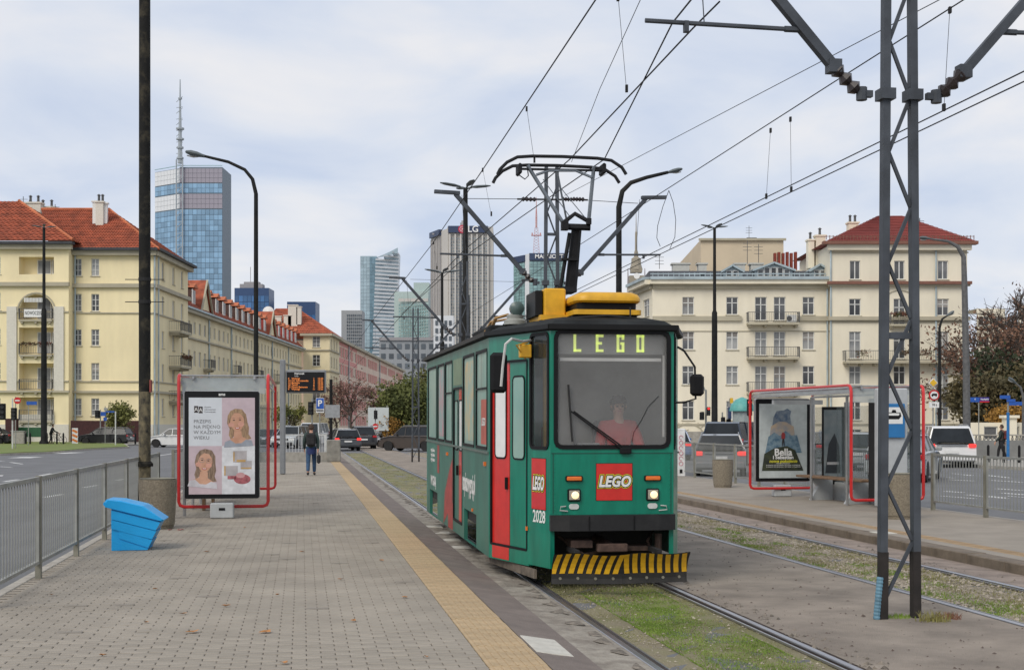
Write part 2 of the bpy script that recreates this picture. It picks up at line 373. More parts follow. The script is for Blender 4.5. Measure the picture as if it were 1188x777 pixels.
# dirt patches in the broken concrete edge, white slabs
mb = MB()
dp = mat('dirt_fill', (.25, .215, .175), .98, var=.35, scale=14, bump=.9, bscale=60)
s = 8.6
while s < 60:
    s += .40 + rng.random() * .35; l0 = 2.55 - .04 * rng.random(); wd = .07 + .15 * rng.random()
    zf = lambda L_: -.077 - (L_ - 2.18) / .405 * .018 + .004
    j_ = lambda: rng.normal() * .02
    pts = [TL(L_ * cs, s + ds + j_(), zf(L_)) for L_, ds in ((l0, 0), (l0, .30 + .1 * rng.random()), (l0 - wd * .6 + j_(), .24), (l0 - wd + j_(), .15), (l0 - wd * .75 + j_(), .06), (l0 - wd * .3, -.02))]
    mb.add(pts + [sum(pts, Vector()) / 6 + Vector((0, 0, .008))], [(i, (i + 1) % 6, 6) for i in range(6)])
o = mb.build('dirt_patches', dp, kind='stuff')
slabm = mat('white_slab', (.55, .53, .47), .9, var=.1, scale=6, bump=.3, dirt=.3, dirtcol=(.35, .33, .28))
mb = MB(); mb.box((0, 0, 0), (.29, .40, .03), bev=.004)
sme = mb.mesh('slab', slabm)
pe = bpy.data.objects.new('white_slabs', None); COL.objects.link(pe); pe.rotation_euler = (0, R(9), TH); pe['kind'] = 'structure'
pe.rotation_euler = (0, 0, TH)
for l, s in ((1.91, 10.42), (1.91, 10.83), (2.3, 19.9), (2.3, 21.2), (2.3, 22.6), (2.3, 24.0)):
    inst('slab', sme, pe, (l * cs, s, -.041 if l < 2.1 else -.092), (0, R(9.1) if l < 2.1 else 0, 0))
# ---- right platform
strip('platform_right', 9.02, 0, 12.72, .0, 6, 63, mat('paving_beige', (.31, .272, .225), .9, var=.1, scale=1.2, bump=.5, bscale=60, dirt=.35, dirtcol=(.24, .21, .18)), step=1, cols=6, amp=.006, kind='structure')
pr = bpy.data.objects.new('platform_right_edge', None); COL.objects.link(pr); pr.rotation_euler = (0, 0, TH); pr['kind'] = 'structure'
mb = MB(); mb.box((0, 0, -.13), (.30, .985, .26), bev=.012); kme = mb.mesh('kerb_stone', mat('kerb_brown', (.20, .16, .12), .9, var=.2, scale=4, bump=.4, dirt=.4, dirtcol=(.12, .1, .08)))
for i in range(57): inst('kerb_stone', kme, pr, ((8.72 + .155) * cs, 6.5 + i, .002 + rng.normal() * .003), (rng.normal() * .003, 0, rng.normal() * .003))
mb = MB(); mb.box((0, 0, -.028), (.25, .392, .06), bev=.004)
for k in range(5): mb.box((-.09 + k * .045, 0, .004), (.018, .36, .005))
tm2 = mb.mesh('tile', mat('tactile_worn', (.43, .31, .19), .88, var=.15, scale=3, bump=.3, dirt=.5, dirtcol=(.3, .23, .17), objrand=.08))
for i in range(140): inst('tile', tm2, pr, (9.40 * cs, 6.2 + i * .4, .004))
mb = MB(); mb.box((10.9 * cs, 34.5, -.17), (3.7 * cs, 57, .30)); mb.build('bed', jointm, pr)
mb = MB()
for i in range(57): mb.box((12.80 * cs, 6.5 + i, -.14), (.13, .985, .26), bev=.012)
mb.build('kerb', kerbm, pr)
for l, s in ((9.12, 13.2), (9.12, 13.62), (9.12, 20.5)): inst('slab', sme, pe, (l * cs, s, -.008))
# end of left platform: low wall, end block
# ---- grass verge on the left, kerb
vg = [G(-200, 531, -.13), G(0, 528.5, -.13), G(60, 526, -.13), G(100, 522.3, -.13), G(150, 519.6, -.13), G(146, 516.2, -.13), G(95, 514.5, -.13), G(40, 513.6, -.13), G(-200, 514, -.13)]
mb = MB(); mb.prism([(p.x, p.y) for p in vg], -.3, -.02, 'Z'); tag(mb.build('kerb_verge', kerbm), kind='structure')
c = sum(vg, Vector()) / len(vg)
mb = MB(); mb.prism([((p.x - c.x) * .985 + c.x, c.y + (p.y - c.y) * .97) for p in vg], -.1, .02, 'Z'); tag(mb.build('grass_verge', mat('verge_grass', (.13, .21, .035), .95, col2=(.16, .15, .05), scale=.5, bump=.8, bscale=5)), kind='structure')
# ---- grass and pebbles as stuff
def blades(name, n, fl, h, wd, m, zb, lean=.5):
    """n small blades on positions fl(k)->(l,s) arrays"""
    l, s = fl(n); p = np.stack([l * cs * cs - s * sn, l * cs * sn + s * cs, np.full(n, zb)], -1)
    a = rng.random(n) * 2 * PI; hh = h * (.4 + rng.random(n)); d = np.stack([np.cos(a), np.sin(a), np.zeros(n)], -1) * (wd * (.6 + .8 * rng.random(n)))[:, None] / 2
    ln = np.stack([rng.normal(size=n) * lean * h, rng.normal(size=n) * lean * h, hh], -1)
    V = np.stack([p - d, p + d, p + ln], 1).reshape(-1, 3); Fc = np.arange(3 * n).reshape(-1, 3)
    me = bpy.data.meshes.new(name); me.from_pydata(V.tolist(), [], Fc.tolist()); me.materials.append(m)
    o = bpy.data.objects.new(name, me); COL.objects.link(o); o['kind'] = 'stuff'; return o
def clumpy(l0, l1, s0, s1, ncl, sp):
    def f(n):
        cl = l0 + rng.random(ncl) * (l1 - l0); c_s = s0 + (s1 - s0) * rng.random(ncl) ** 1.4; k = rng.integers(0, ncl, n)
        return np.clip(cl[k] + rng.normal(size=n) * sp, l0, l1), c_s[k] + rng.normal(size=n) * sp * 2
    return f
gb = mat('grass_blade', (.21, .31, .04), .9, col2=(.12, .19, .03), scale=3)
gb2 = mat('grass_blade_yellow', (.28, .27, .11), .9, col2=(.17, .15, .07), scale=3)
blades('grass_between_rails', 26000, clumpy(3.0, 3.85, 9.5, 15, 34, .13), .013, .007, gb, -.122)
blades('moss_between_rails', 16000, clumpy(2.74, 4.0, 8.5, 16, 150, .08), .008, .008, gb2, -.122)
blades('grass_further', 7000, clumpy(2.75, 3.95, 14, 88, 220, .12), .025, .014, gb2, -.12)
blades('grass_right_track', 40000, clumpy(6.5, 7.85, 10, 70, 420, .10), .022, .010, gb2, -.115)
blades('grass_right_green', 9000, clumpy(6.55, 7.3, 12, 30, 36, .09), .022, .009, gb, -.115)
def pebbles(name, n, l0, l1, s0, s1, r, m, zb):
    l = l0 + rng.random(n) * (l1 - l0); s = s0 + (s1 - s0) * rng.random(n) ** 1.3
    base = np.array([(1, 0, 0), (0, 1, 0), (-1, 0, 0), (0, -1, 0), (0, 0, .7)]); fs = np.array([(0, 1, 4), (1, 2, 4), (2, 3, 4), (3, 0, 4)])
    rr = r * (.4 + rng.random(n) ** 2 * 1.4); p = np.stack([l * cs * cs - s * sn, l * cs * sn + s * cs, np.full(n, zb)], -1)
    V = base[None] * rr[:, None, None] * (1 + .4 * rng.normal(size=(n, 5, 1))) + p[:, None]
    Fc = (fs[None] + (np.arange(n) * 5)[:, None, None]).reshape(-1, 3)
    me = bpy.data.meshes.new(name); me.from_pydata(V.reshape(-1, 3).tolist(), [], Fc.tolist()); me.materials.append(m)
    o = bpy.data.objects.new(name, me); COL.objects.link(o); o['kind'] = 'stuff'; return o
pebbles('gravel', 16000, 6.53, 7.84, 9, 60, .016, mat('pebble', (.47, .41, .33), .9, col2=(.2, .17, .14), scale=12), -.115)
pebbles('dark_crumbs', 1400, 4.2, 6.4, 9, 40, .009, mat('dark_crumb', (.12, .09, .075), .95), -.095)
pebbles('gravel_between_rails', 5000, 2.7, 4.0, 8.5, 40, .008, MATS['pebble'], -.12)
pebbles('clods', 500, 4.13, 4.42, 9.5, 26, .018, dp, -.100)
pebbles('clods_right', 500, 7.98, 8.3, 12, 50, .018, dp, -.108)
# ================================================================ TRAM
tgreen = mat('tram_green', (.004, .205, .130), .30, var=.14, scale=2.5, spec=.35, coat=.12, dirt=.40, dirtcol=(.035, .13, .095), stretch=(2.5, 2.5, .6))
tgreen_side = mat('tram_green_side', (.035, .18, .135), .42, var=.2, scale=1.8, dirt=.6, dirtcol=(.10, .15, .12), stretch=(1, 1, .5))
tfilm = mat('window_film_teal', (.18, .36, .315), .35, col2=(.30, .43, .37), scale=1.5, dirt=.4, dirtcol=(.30, .26, .24))
tred = mat('livery_red', (.62, .025, .018), .3, var=.08, coat=.2)
twhite = mat('livery_white', (.78, .78, .76), .35, var=.05)
tyel = mat('livery_yellow', (.80, .66, .04), .35, var=.03)
tblk = mat('livery_black', (.008, .008, .008), .5, var=.1, spec=.25)
myel = mat('machine_yellow', (.75, .40, .015), .45, var=.12, scale=5, dirt=.35, dirtcol=(.35, .18, .03))
roofm = mat('tram_roof', (.022, .025, .026), .85, var=.3, scale=3, dirt=.4, dirtcol=(.07, .06, .05), spec=.2)
frm = mat('window_rubber', (.007, .007, .008), .6, var=.2, spec=.25)
orange = mat('indicator_orange', (.75, .17, .02), .25, var=.1, coat=.5)
lampg = mat('lamp_lit', (.9, .75, .5), .3, var=.0, emit=(1, .70, .36, .95))
def glassmat(name, base, alpha, rough=.04):
    m = mat(name, base, rough, var=.12, scale=1.2, alpha=alpha, spec=.6); return m
wsg = glassmat('windscreen_glass', (.66, .66, .65), .22)  # pale grey base: dust plus milky sky glare put into the glass colour
sideg = glassmat('side_glass', (.05, .06, .06), .55)
TRX = T(3.40, 15.10, -.09)
tram = thing('tram', 'green tram with red square badge and yellow striped plough, coming along the near track', 'tram', TRX, TH + R(.15))
tram.rotation_euler = (R(.43), 0, TH + R(.2))
PL = [(-.69, 0), (-.845, .5), (-1.157, 1.5), (-1.157, 9.4), (-.69, 10.9), (.69, 10.9), (1.157, 9.4), (1.157, 1.5), (.845, .5), (.69, 0)]
def facet(p0, p1, z0, z1, holes, name, m, parent, th=.05, split=None, z0b=None):
    """flat wall between two plan points, outside on the left hand when going p0->p1; holes (u0,z0,u1,z1) in metres along it"""
    p0 = Vector((*p0, 0)); p1 = Vector((*p1, 0)); d = (p1 - p0); L = d.length; d.normalize(); n = Vector((-d.y, d.x, 0))
    us = sorted({0, L, *[h[0] for h in holes], *[h[2] for h in holes]}); zs = sorted({z0, z1, *[h[1] for h in holes], *[h[3] for h in holes]})
    mb = MB(); pt = lambda u, z, t=0: p0 + d * u - n * t + Vector((0, 0, z))
    for i in range(len(us) - 1):
        for j in range(len(zs) - 1):
            uc, zc = (us[i] + us[i + 1]) / 2, (zs[j] + zs[j + 1]) / 2
            if any(h[0] < uc < h[2] and h[1] < zc < h[3] for h in holes): continue
            for t in (0, th): mb.quad(pt(us[i], zs[j], t), pt(us[i + 1], zs[j], t), pt(us[i + 1], zs[j + 1], t), pt(us[i], zs[j + 1], t))
    for a, b, c, e in holes:
        for q0, q1 in (((a, b), (c, b)), ((c, b), (c, e)), ((c, e), (a, e)), ((a, e), (a, b))): mb.quad(pt(*q0), pt(*q1), pt(*q1, th), pt(*q0, th))
    for q0, q1 in (((0, z0), (L, z0)), ((0, z1), (L, z1)), ((0, z0), (0, z1)), ((L, z0), (L, z1))): mb.quad(pt(*q0), pt(*q1), pt(*q1, th), pt(*q0, th))
    o = mb.build(name, m, parent)
    return o, pt, L, n, d
def rrect(x0, z0, x1, z1, r, n=4):
    pts = []
    for cx_, cz_, a0 in ((x1 - r, z0 + r, -90), (x1 - r, z1 - r, 0), (x0 + r, z1 - r, 90), (x0 + r, z0 + r, 180)):
        for k in range(n + 1): a = R(a0 + 90 * k / n); pts.append((cx_ + r * math.cos(a), cz_ + r * math.sin(a)))
    return pts
def ring(mb, pt, x0, z0, x1, z1, r, wdt, t0, t1, n=4):
    """rounded frame ring proud of a facet (pt maps u,z,depth), between depths t0 (outside) and t1"""
    o = rrect(x0, z0, x1, z1, r, n); i = rrect(x0 + wdt, z0 + wdt, x1 - wdt, z1 - wdt, max(r - wdt, .005), n); k = len(o)
    vs = [pt(u, z, t0) for u, z in o] + [pt(u, z, t0) for u, z in i] + [pt(u, z, t1) for u, z in o] + [pt(u, z, t1) for u, z in i]
    fs = []
    for a in range(k):
        b = (a + 1) % k; fs += [(a, b, k + b, k + a), (a, b, 2 * k + b, 2 * k + a), (k + a, k + b, 3 * k + b, 3 * k + a)]
    mb.add(vs, fs); return mb
def pane(mb, pt, x0, z0, x1, z1, r, t, n=4):
    o = rrect(x0, z0, x1, z1, r, n); mb.add([pt(u, z, t) for u, z in o], [tuple(range(len(o)))]); return mb
# front
fo, fp, FL, fn, fd = facet((.69, 0), (-.69, 0), .80, 2.86, [(.055, 1.54, 1.325, 2.80)], 'front_panel', tgreen, tram)   # u runs right->left seen from inside; outside is -y
# u=0 at right (a=+.69). helper with a coordinate
fa = lambda a, z, t=0: Vector((a, t, z))
mb = MB(); ring(mb, lambda u, z, t: fa(u, z, t), -.655, 1.52, .655, 2.82, .10, .045, -.014, .03); ws = mb.build('windscreen', [frm], tram)
mb = MB(); pane(mb, fa, -.62, 1.555, .62, 2.785, .07, .012); mb.build('glass', wsg, ws)
mb = MB(); mb.tube([fa(.52, 2.10, .008), fa(.40, 1.98, .008), fa(.33, 1.84, .008), fa(.24, 1.70, .008), fa(.22, 1.60, .008)], .003, 4); mb.build('crack', frm, ws)
# destination display behind the windscreen
mb = MB(); mb.box((0, .16, 2.69), (1.22, .05, .26)); ds = mb.build('destination_sign', mat('sign_backing', (.17, .175, .17), .6, var=.05), tram)
mb = MB()
ledm = mat('led_letters', (.55, .62, .15), .5, var=.05, emit=(.62, .74, .16, 0.75))
for ch, a in (('L', -.41), ('E', -.16), ('G', .075), ('O', .30)):
    h, wd, t = .21, .085, .028; z0, z1 = 2.60, 2.81
    z0, z1 = 2.585, 2.775
    bx = lambda x0, x1, y0, y1: mb.box((a + (x0 + x1) / 2, .125, (y0 + y1) / 2), (x1 - x0, .012, y1 - y0))
    mb = MB()
    if ch in 'LEGO': bx(0, t, z0, z1)
    if ch in 'LEGO': bx(0, wd, z0, z0 + t)
    if ch in 'EGO': bx(0, wd, z1 - t, z1)
    if ch == 'E': bx(0, wd * .8, (z0 + z1 - t) / 2, (z0 + z1 + t) / 2)
    if ch == 'O': bx(wd - t, wd, z0, z1)
    if ch == 'G': bx(wd - t, wd, z0, (z0 + z1) / 2); bx(wd * .5, wd, (z0 + z1 - t) / 2, (z0 + z1 + t) / 2); bx(wd - t, wd, z1 - .055, z1)
    mb.build('led_letter', ledm, ds)
mb = MB(); mb.box((0, .10, 2.50), (1.14, .03, .035)); mb.box((-.60, .1, 2.1), (.02, .02, .9)); mb.box((.60, .1, 2.1), (.02, .02, .9)); mb.build('sun_blind_rail', mat('pale_grey', (.5, .5, .48), .5), tram)
# red badge with lettering on the front and on the left corner
def badge(pt_o, xdir, nrm, w, h, size, parent, label=None):
    M0 = frameM(pt_o, xdir, nrm)
    mb = MB(); mb.add([M0 @ Vector((x, y, .004)) for x, y in ((-w / 2, -h / 2), (w / 2, -h / 2), (w / 2, h / 2), (-w / 2, h / 2))], [(0, 1, 2, 3)])
    mb.add([M0 @ Vector((x, y, .002)) for x, y in ((-w / 2 - .006, -h / 2 - .006), (w / 2 + .006, -h / 2 - .006), (w / 2 + .006, h / 2 + .006), (-w / 2 - .006, h / 2 + .006))], [(0, 1, 2, 3)])
    mb.mi = [0, 1]; b = mb.build('badge', [tred, tblk], parent)
    xs = w / h * .84
    for off, mt, dz, nm in ((.162, tblk, .006, 'outline'), (.142, tyel, .008, 'outline'), (.098, tblk, .010, 'outline'), (.040, twhite, .012, 'lettering')):
        mb = MB(); text('LEGO', size, M0 @ Matrix.Translation((0, .0, dz)), mb, offset=off * size, extrude=.0006, shear=.22, spacing=1.04, xscale=xs); mb.build(nm, mt, b)
    return b
badge(fa(.02, 1.16, 0), (1, 0, 0), (0, -1, 0), .40, .40, .162, tram)
for z_ in (1.475,): mb = MB(); mb.box((0, -.002, z_), (1.36, .006, .008)); mb.build('panel_seam', mat('seam_dark', (.01, .07, .05), .6), tram)
for x_ in (-.66, .66): mb = MB(); mb.box((x_, -.002, 1.15), (.006, .006, .66)); mb.build('panel_seam', MATS['seam_dark'], tram)
mb = MB()
for k in range(14):
    for x_ in (-.645, .645): mb.lathe([(.007, -.004), (.008, 0)], (x_, 0, .86 + k * .046), 6, 'Y')
mb.build('rivets', tgreen, tram, kind='stuff')
# lamps
for sx in (-1, 1):
    a = .44 * sx + .01
    mb = MB(); mb.box(fa(a, 1.20, -.012), (.19, .035, .062), bev=.01); fr = mb.build('indicator', frm, tram); mb = MB(); mb.box(fa(a, 1.20, -.032), (.165, .02, .045), bev=.008); mb.build('lens', orange, fr)
    mb = MB(); mb.box(fa(a, 1.02, -.012), (.145, .04, .135), bev=.012); fr = mb.build('headlight', frm, tram)
    mb = MB(); mb.box(fa(a, 1.02, -.034), (.115, .012, .105), bev=.004); mb.build('reflector', mat('reflector', (.55, .5, .4), .15, metal=.5), fr)
    mb = MB(); mb.lathe([(.0, -.056), (.03, -.052), (.042, -.044), (.042, -.038)], fa(a + .008, 1.02, 0), 12, 'Y'); mb.build('bulb', lampg, fr)
    mb = MB(); mb.prism(rrect(a - .055, .865, a + .055, .925, .028), -.012, 0, 'Y'); mb.build('fog_reflector', mat('reflector_white', (.6, .62, .6), .3), tram)
    mb = MB(); mb.tube([fa(a + sx * .07, .845, -.01), fa(a + sx * .16, .855, -.03), fa(a + sx * .15, .895, -.03), fa(a + sx * .09, .90, -.01)], .007, 5); mb.build('step_handle', mat('pale_grey', (.5, .5, .48), .5), tram)
# bumper
mb = MB(); mb.loft([[Vector(p) + Vector((0, 0, z)) for p in [(-.70, .0, 0), (-.695, -.06, 0), (-.5, -.11, 0), (.5, -.11, 0), (.695, -.06, 0), (.725, .10, 0), (.70, .10, 0), (.66, -.01, 0), (-.66, -.005, 0), (-.68, .0, 0)]] for z in (.635, .65, .79, .805)])
bump = mb.build('bumper', mat('bumper_black', (.010, .010, .011), .6, var=.3, scale=5, dirt=.3, dirtcol=(.06, .06, .055)), tram)
for x_ in (-.28, .22): mb = MB(); mb.box((x_, -.114, .72), (.012, .01, .15)); mb.build('joint', frm, bump)
# underside: frame, coupler, dark interior
mb = MB(); mb.box((0, .9, .50), (1.35, .08, .50)); mb.box((0, 5.5, .62), (2.2, 7.6, .30)); mb.box((-.6, 5.5, .40), (.05, 7.6, .44)); mb.box((.6, 5.5, .40), (.05, 7.6, .44)); mb.box((0, .60, .83), (1.25, .9, .06)); mb.build('underframe', darkm, tram)
mb = MB(); mb.tube([(0, .85, .47), (0, .05, .44)], .05, 8); mb.box((0, .02, .44), (.34, .10, .09), bev=.01); mb.box((-.33, .2, .48), (.24, .3, .08)); mb.box((.33, .25, .42), (.30, .3, .05)); mb.tube([(-.6, .5, .6), (-.3, .1, .36), (.1, .3, .4)], .018, 6); mb.tube([(.6, .5, .6), (.42, .1, .50), (.5, .2, .38)], .014, 6); mb.tube([(.55, .12, .58), (.55, .12, .36)], .04, 8)
cp = mb.build('coupler', mat('rusty_iron', (.10, .06, .045), .8, var=.3, scale=12), tram)
# plough
for x_ in (-.45, .45): sup = MB(); sup.box((x_, -.05, .42), (.05, .5, .05)); sup.build('plough_bracket', darkm, tram)
def pw(a, t):  # curved plough profile; t 0 bottom..1 top
    bulge = -.62 + .10 * abs(a) / .74 ; return Vector((a, bulge + .10 * (1 - (2 * t - .4) ** 2 * .6) + .07, .10 + t * .33 + .012 * math.sin(a * 9) * t))
mb = MB(); NA, NT = 32, 6
for side in (0, 1):
    vs = [pw(-.74 + 1.48 * i / NA, j / NT) + Vector((0, side * .02, 0)) for i in range(NA + 1) for j in range(NT + 1)]
    mb.add(vs, [(i * (NT + 1) + j, (i + 1) * (NT + 1) + j, (i + 1) * (NT + 1) + j + 1, i * (NT + 1) + j + 1) for i in range(NA) for j in range(NT)])
blade = mb.build('plough', mat('plough_black', (.022, .021, .02), .65, var=.3, scale=6, dirt=.4, dirtcol=(.08, .07, .055)), tram)
sm = mat('stripe_yellow', (.90, .50, .02), .5, var=.1, scale=10, dirt=.25, dirtcol=(.5, .22, .03))
for k in range(16):
    a0 = -.735 + k * .0935; wd = .056; ln = .06 if a0 < 0 else -.045
    if a0 > .70: wd = .03
    mb = MB(); vs = []
    for j in range(5):
        t = .33 + .65 * j / 4
        sl = ln * (t - .6) * 1.2
        for q in (0, wd): vs.append(pw(min(.738, max(-.738, a0 + q + sl)), t) + Vector((0, -.004, 0)))
    mb.add(vs, [(2 * j, 2 * j + 1, 2 * j + 3, 2 * j + 2) for j in range(4)]); mb.build('stripe', sm, blade)
mb = MB()
for k in range(8): p = pw(-.65 + k * .186, .17); mb.lathe([(.016, -.012), (.018, 0)], p, 6, 'Y')
mb.build('bolts', galv2, blade, kind='stuff')
# corner windows (left & right)
for sx in (-1, 1):
    nm = 'corner_panel'
    p0, p1 = ((-.69, 0), (-.845, .5)) if sx < 0 else ((.845, .5), (.69, 0))
    L = math.hypot(.155, .5)
    o, pt, L, n, d = facet(p0, p1, .22, 2.86, [(.05, 1.53, L - .05, 2.78)], nm, tgreen, tram)
    if sx > 0 or True:
        # make sure the outside normal points out
        out_t = -1 if (n.x * sx < 0) else 1
    pq = (lambda u, z, t=0, pt=pt, k=out_t: pt(u, z, t * k))
    mb = MB(); ring(mb, pq, .03, 1.51, L - .03, 2.80, .08, .035, -.012, .03); w_ = mb.build('corner_window', frm, tram)
    mb = MB(); pane(mb, pq, .055, 1.54, L - .055, 2.77, .06, .01); mb.build('glass', sideg, w_)
    if sx < 0:
        c = pt(L * .52, 1.15, 0); xd = (Vector((-.69, 0, 0)) - Vector((-.845, .5, 0))).normalized(); nn = Vector((-.5, -.155, 0)).normalized()
        badge(Vector((c.x, c.y, 1.13)), xd, nn, .34, .56, .15 * 1.35, tram)
        c = pt(L * .50, .80); mb = MB(); text('2028', .19, frameM((c.x, c.y, .765), xd, nn) @ Matrix.Translation((0, 0, .004)), mb, offset=.003, xscale=.80); mb.build('fleet_number', twhite, tram)
# door facets + straight sides
def door_leaf(pt, k, u0, u1, z0, z1, parent, m, n=2, red=None):
    w_ = (u1 - u0) / n
    for i in range(n):
        a, b = u0 + i * w_ + .008, u0 + (i + 1) * w_ - .008
        mb = MB(); q = lambda u, z, t: pt(u, z, t * k)
        vs = [q(a, z0, .018), q(b, z0, .018), q(b, z1, .018), q(a, z1, .018), q(a, z0, .045), q(b, z0, .045), q(b, z1, .045), q(a, z1, .045)]
        mb.add(vs, [(0, 1, 2, 3), (7, 6, 5, 4), (0, 4, 5, 1), (1, 5, 6, 2), (2, 6, 7, 3), (3, 7, 4, 0)])
        dr = mb.build('door_leaf', m if red is None or i != red else tred, parent)
        mb = MB(); ring(mb, q, a + .07, z0 + 1.0, b - .07, z1 - .16, min(.07, (b - a) / 2 - .075), .018, .008, .02); fr = mb.build('door_window', frm, dr)
        mb = MB(); pane(mb, q, a + .085, z0 + 1.015, b - .085, z1 - .175, min(.055, (b - a) / 2 - .09), .013); mb.build('glass', tfilm if red is None or i != red else twhite, dr)
        if i == n - 1: mb = MB(); c = q(a + .05, z0 + .72, -.0); mb.box(c, (.03, .03, .14)); mb.build('handle', frm, dr)
for sx in (-1, 1):
    p0, p1 = ((-.845, .5), (-1.157, 1.5)) if sx < 0 else ((1.157, 1.5), (.845, .5))
    L = math.hypot(.312, 1.0); D = (.05, .38, L - .06, 2.50) if sx < 0 else (.06, .38, L - .05, 2.5)
    o, pt, L, n, d = facet(p0, p1, .20, 2.86, [D] if sx < 0 else [], 'door_panel', tgreen, tram)
    k = -1 if n.x * sx < 0 else 1
    if sx < 0:
        door_leaf(pt, k, D[0], D[2], D[1], D[3], tram, tgreen, 2, red=1)
        q = lambda u, z, t, pt=pt, k=k: pt(u, z, t * k)
        mb = MB(); ring(mb, q, D[0] - .02, D[1] - .02, D[2] + .02, D[3] + .02, .03, .025, -.006, .03); mb.build('door_seal', frm, tram)
        for u0, u1, z0, z1, mt in ((L - .55, L - .10, .215, .37, tred),):
            mb = MB(); mb.add([q(u0, z0, -.003), q(u1, z0, -.003), q(u1, z1, -.003), q(u0, z1, -.003)], [(0, 1, 2, 3)]); mb.build('livery_panel', mt, tram)
        mb = MB(); mb.box(q(-.0 + .03, .62, -.012), (.02, .04, .045)); mb.build('side_reflector', orange, tram)
# straight sides
def side(sx):
    p0, p1 = ((-1.157, 1.5), (-1.157, 9.4)) if sx < 0 else ((1.157, 9.4), (1.157, 1.5))
    fw = (lambda b: b - 1.5) if sx < 0 else (lambda b: 9.4 - b)
    def hole(b0, b1, z0, z1): a, c = sorted((fw(b0), fw(b1))); return (a, z0, c, z1)
    wins = [(1.66, 2.66), (2.88, 4.02), (5.42, 6.34), (6.52, 7.5), (7.72, 9.15)]
    door = (4.18, 5.26)
    cut = [(2.65, 3.95), (7.55, 8.85)]
    holes = [hole(a, b, 1.50, 2.66) for a, b in wins] + ([hole(*door, .38, 2.26)] if sx < 0 else []) + [hole(a, b, .19, .62) for a, b in cut]
    o, pt, L, n, d = facet(p0, p1, .20, 2.86, [(h[0], max(h[1], .2001), h[2], h[3]) for h in holes], 'side_panel', tgreen_side, tram)
    k = -1 if n.x * sx < 0 else 1
    q = lambda b, z, t: pt(fw(b), z, t * k)
    for i, (a, b) in enumerate(wins):
        mb = MB(); ring(mb, q, a - .03, 1.47, b + .03, 2.69, .035, .035, -.008, .03)
        if i in (0, 2): 
            for t in (-.006,): mb.add([q(a, 2.20, t), q(b, 2.20, t), q(b, 2.225, t), q(a, 2.225, t)], [(0, 1, 2, 3)])
            mb.add([q((a + b) / 2 - .01, 2.22, -.005), q((a + b) / 2 + .01, 2.22, -.005), q((a + b) / 2 + .01, 2.67, -.005), q((a + b) / 2 - .01, 2.67, -.005)], [(0, 1, 2, 3)])
        fr = mb.build('side_window', frm, tram)
        mb = MB(); pane(mb, q, a, 1.50, b, 2.66, .01, .012); mb.build('glass', tfilm, fr)
        # pale mottled shapes printed on the film
        pm = [mat('film_pink', (.55, .26, .30), .4, col2=(.22, .42, .40), scale=4), mat('film_cream', (.60, .44, .22), .4, col2=(.25, .45, .42), scale=5), mat('film_lilac', (.34, .26, .50), .4, col2=(.36, .50, .42), scale=5)][i % 3]
        if i in (1, 3):
            mb = MB(); pane(mb, q, a + .05, 1.55, b - .1, 2.6, .15, .0095); mb.build('film_print', pm, fr)
        if i == 0 and sx < 0:
            mb = MB(); pane(mb, q, a + .12, 1.53, a + .62, 2.08, .01, .0095); mb.build('film_print', mat('film_red', (.50, .10, .07), .4), fr)
            M0 = frameM(q(a + .37, 1.8, .006), (0, -1, 0), (-1, 0, 0)); mb = MB(); text('LEGO', .13, M0, mb, offset=.004, shear=.2); mb.build('lettering', twhite, fr)
    if sx < 0:
        door_leaf(pt, k, fw(door[0]), fw(door[1]), .38, 2.26, tram, tgreen_side, 2, red=0)
        mb = MB(); ring(mb, q, door[0] - .02, .36, door[1] + .02, 2.28, .03, .03, -.006, .03); mb.build('door_seal', frm, tram)
        mb = MB(); mb.add([q(door[0] + .02, 2.31, -.003), q(door[1] - .02, 2.31, -.003), q(door[1] - .02, 2.68, -.003), q(door[0] + .02, 2.68, -.003)], [(0, 1, 2, 3)]); mb.build('door_header', mat('header_olive', (.16, .25, .15), .4), tram)
        mb = MB(); text('napiszwygraj.pl', .36, frameM(q(3.42, .98, -.004), (0, -1, 0), (-1, 0, 0)), mb, offset=.008, xscale=.62); mb.build('lettering', twhite, tram)
        mb = MB(); text('WYGRAJ', .22, frameM(q(8.2, .78, -.004), (0, -1, 0), (-1, 0, 0)), mb, offset=.006, xscale=1.0)
        for k2, zz in enumerate((1.30, 1.22, 1.14)): text('wygraj konkurs', .09, frameM(q(8.3, zz, -.004), (0, -1, 0), (-1, 0, 0)), mb, xscale=1.2)
        mb.build('lettering', twhite, tram)
        mb = MB()
        for b0, b1, z0, z1 in ((7.25, 7.55, .95, 1.40), (5.3, 5.95, .205, .60)): mb.add([q(b0, z0, -.003), q(b1, z0, -.003), q(b1, z1, -.003), q(b0, z1, -.003)], [(0, 1, 2, 3)])
        mb.add([q(5.35, .6, -.003), q(6.6, .205, -.003), q(6.4, .7, -.003), q(5.7, 1.1, -.003), q(5.35, 1.25, -.003)], [(0, 1, 2, 3, 4)])
        mb.build('livery_panel', mat('livery_red_faded', (.42, .05, .045), .45, var=.2), tram)
        mb = MB(); mb.box(q(1.78, 1.30, -.012), (.03, .09, .05)); mb.box(q(6.0, 1.30, -.012), (.03, .09, .05)); mb.box(q(3.0, .66, -.01), (.02, .05, .04)); mb.build('side_reflector', orange, tram)
    mb = MB(); mb.box((sx * 1.165, 5.45, 1.44), (.02, 7.9, .025)); mb.build('belt_trim', mat('trim_grey', (.12, .16, .14), .5), tram)
side(-1); side(1)
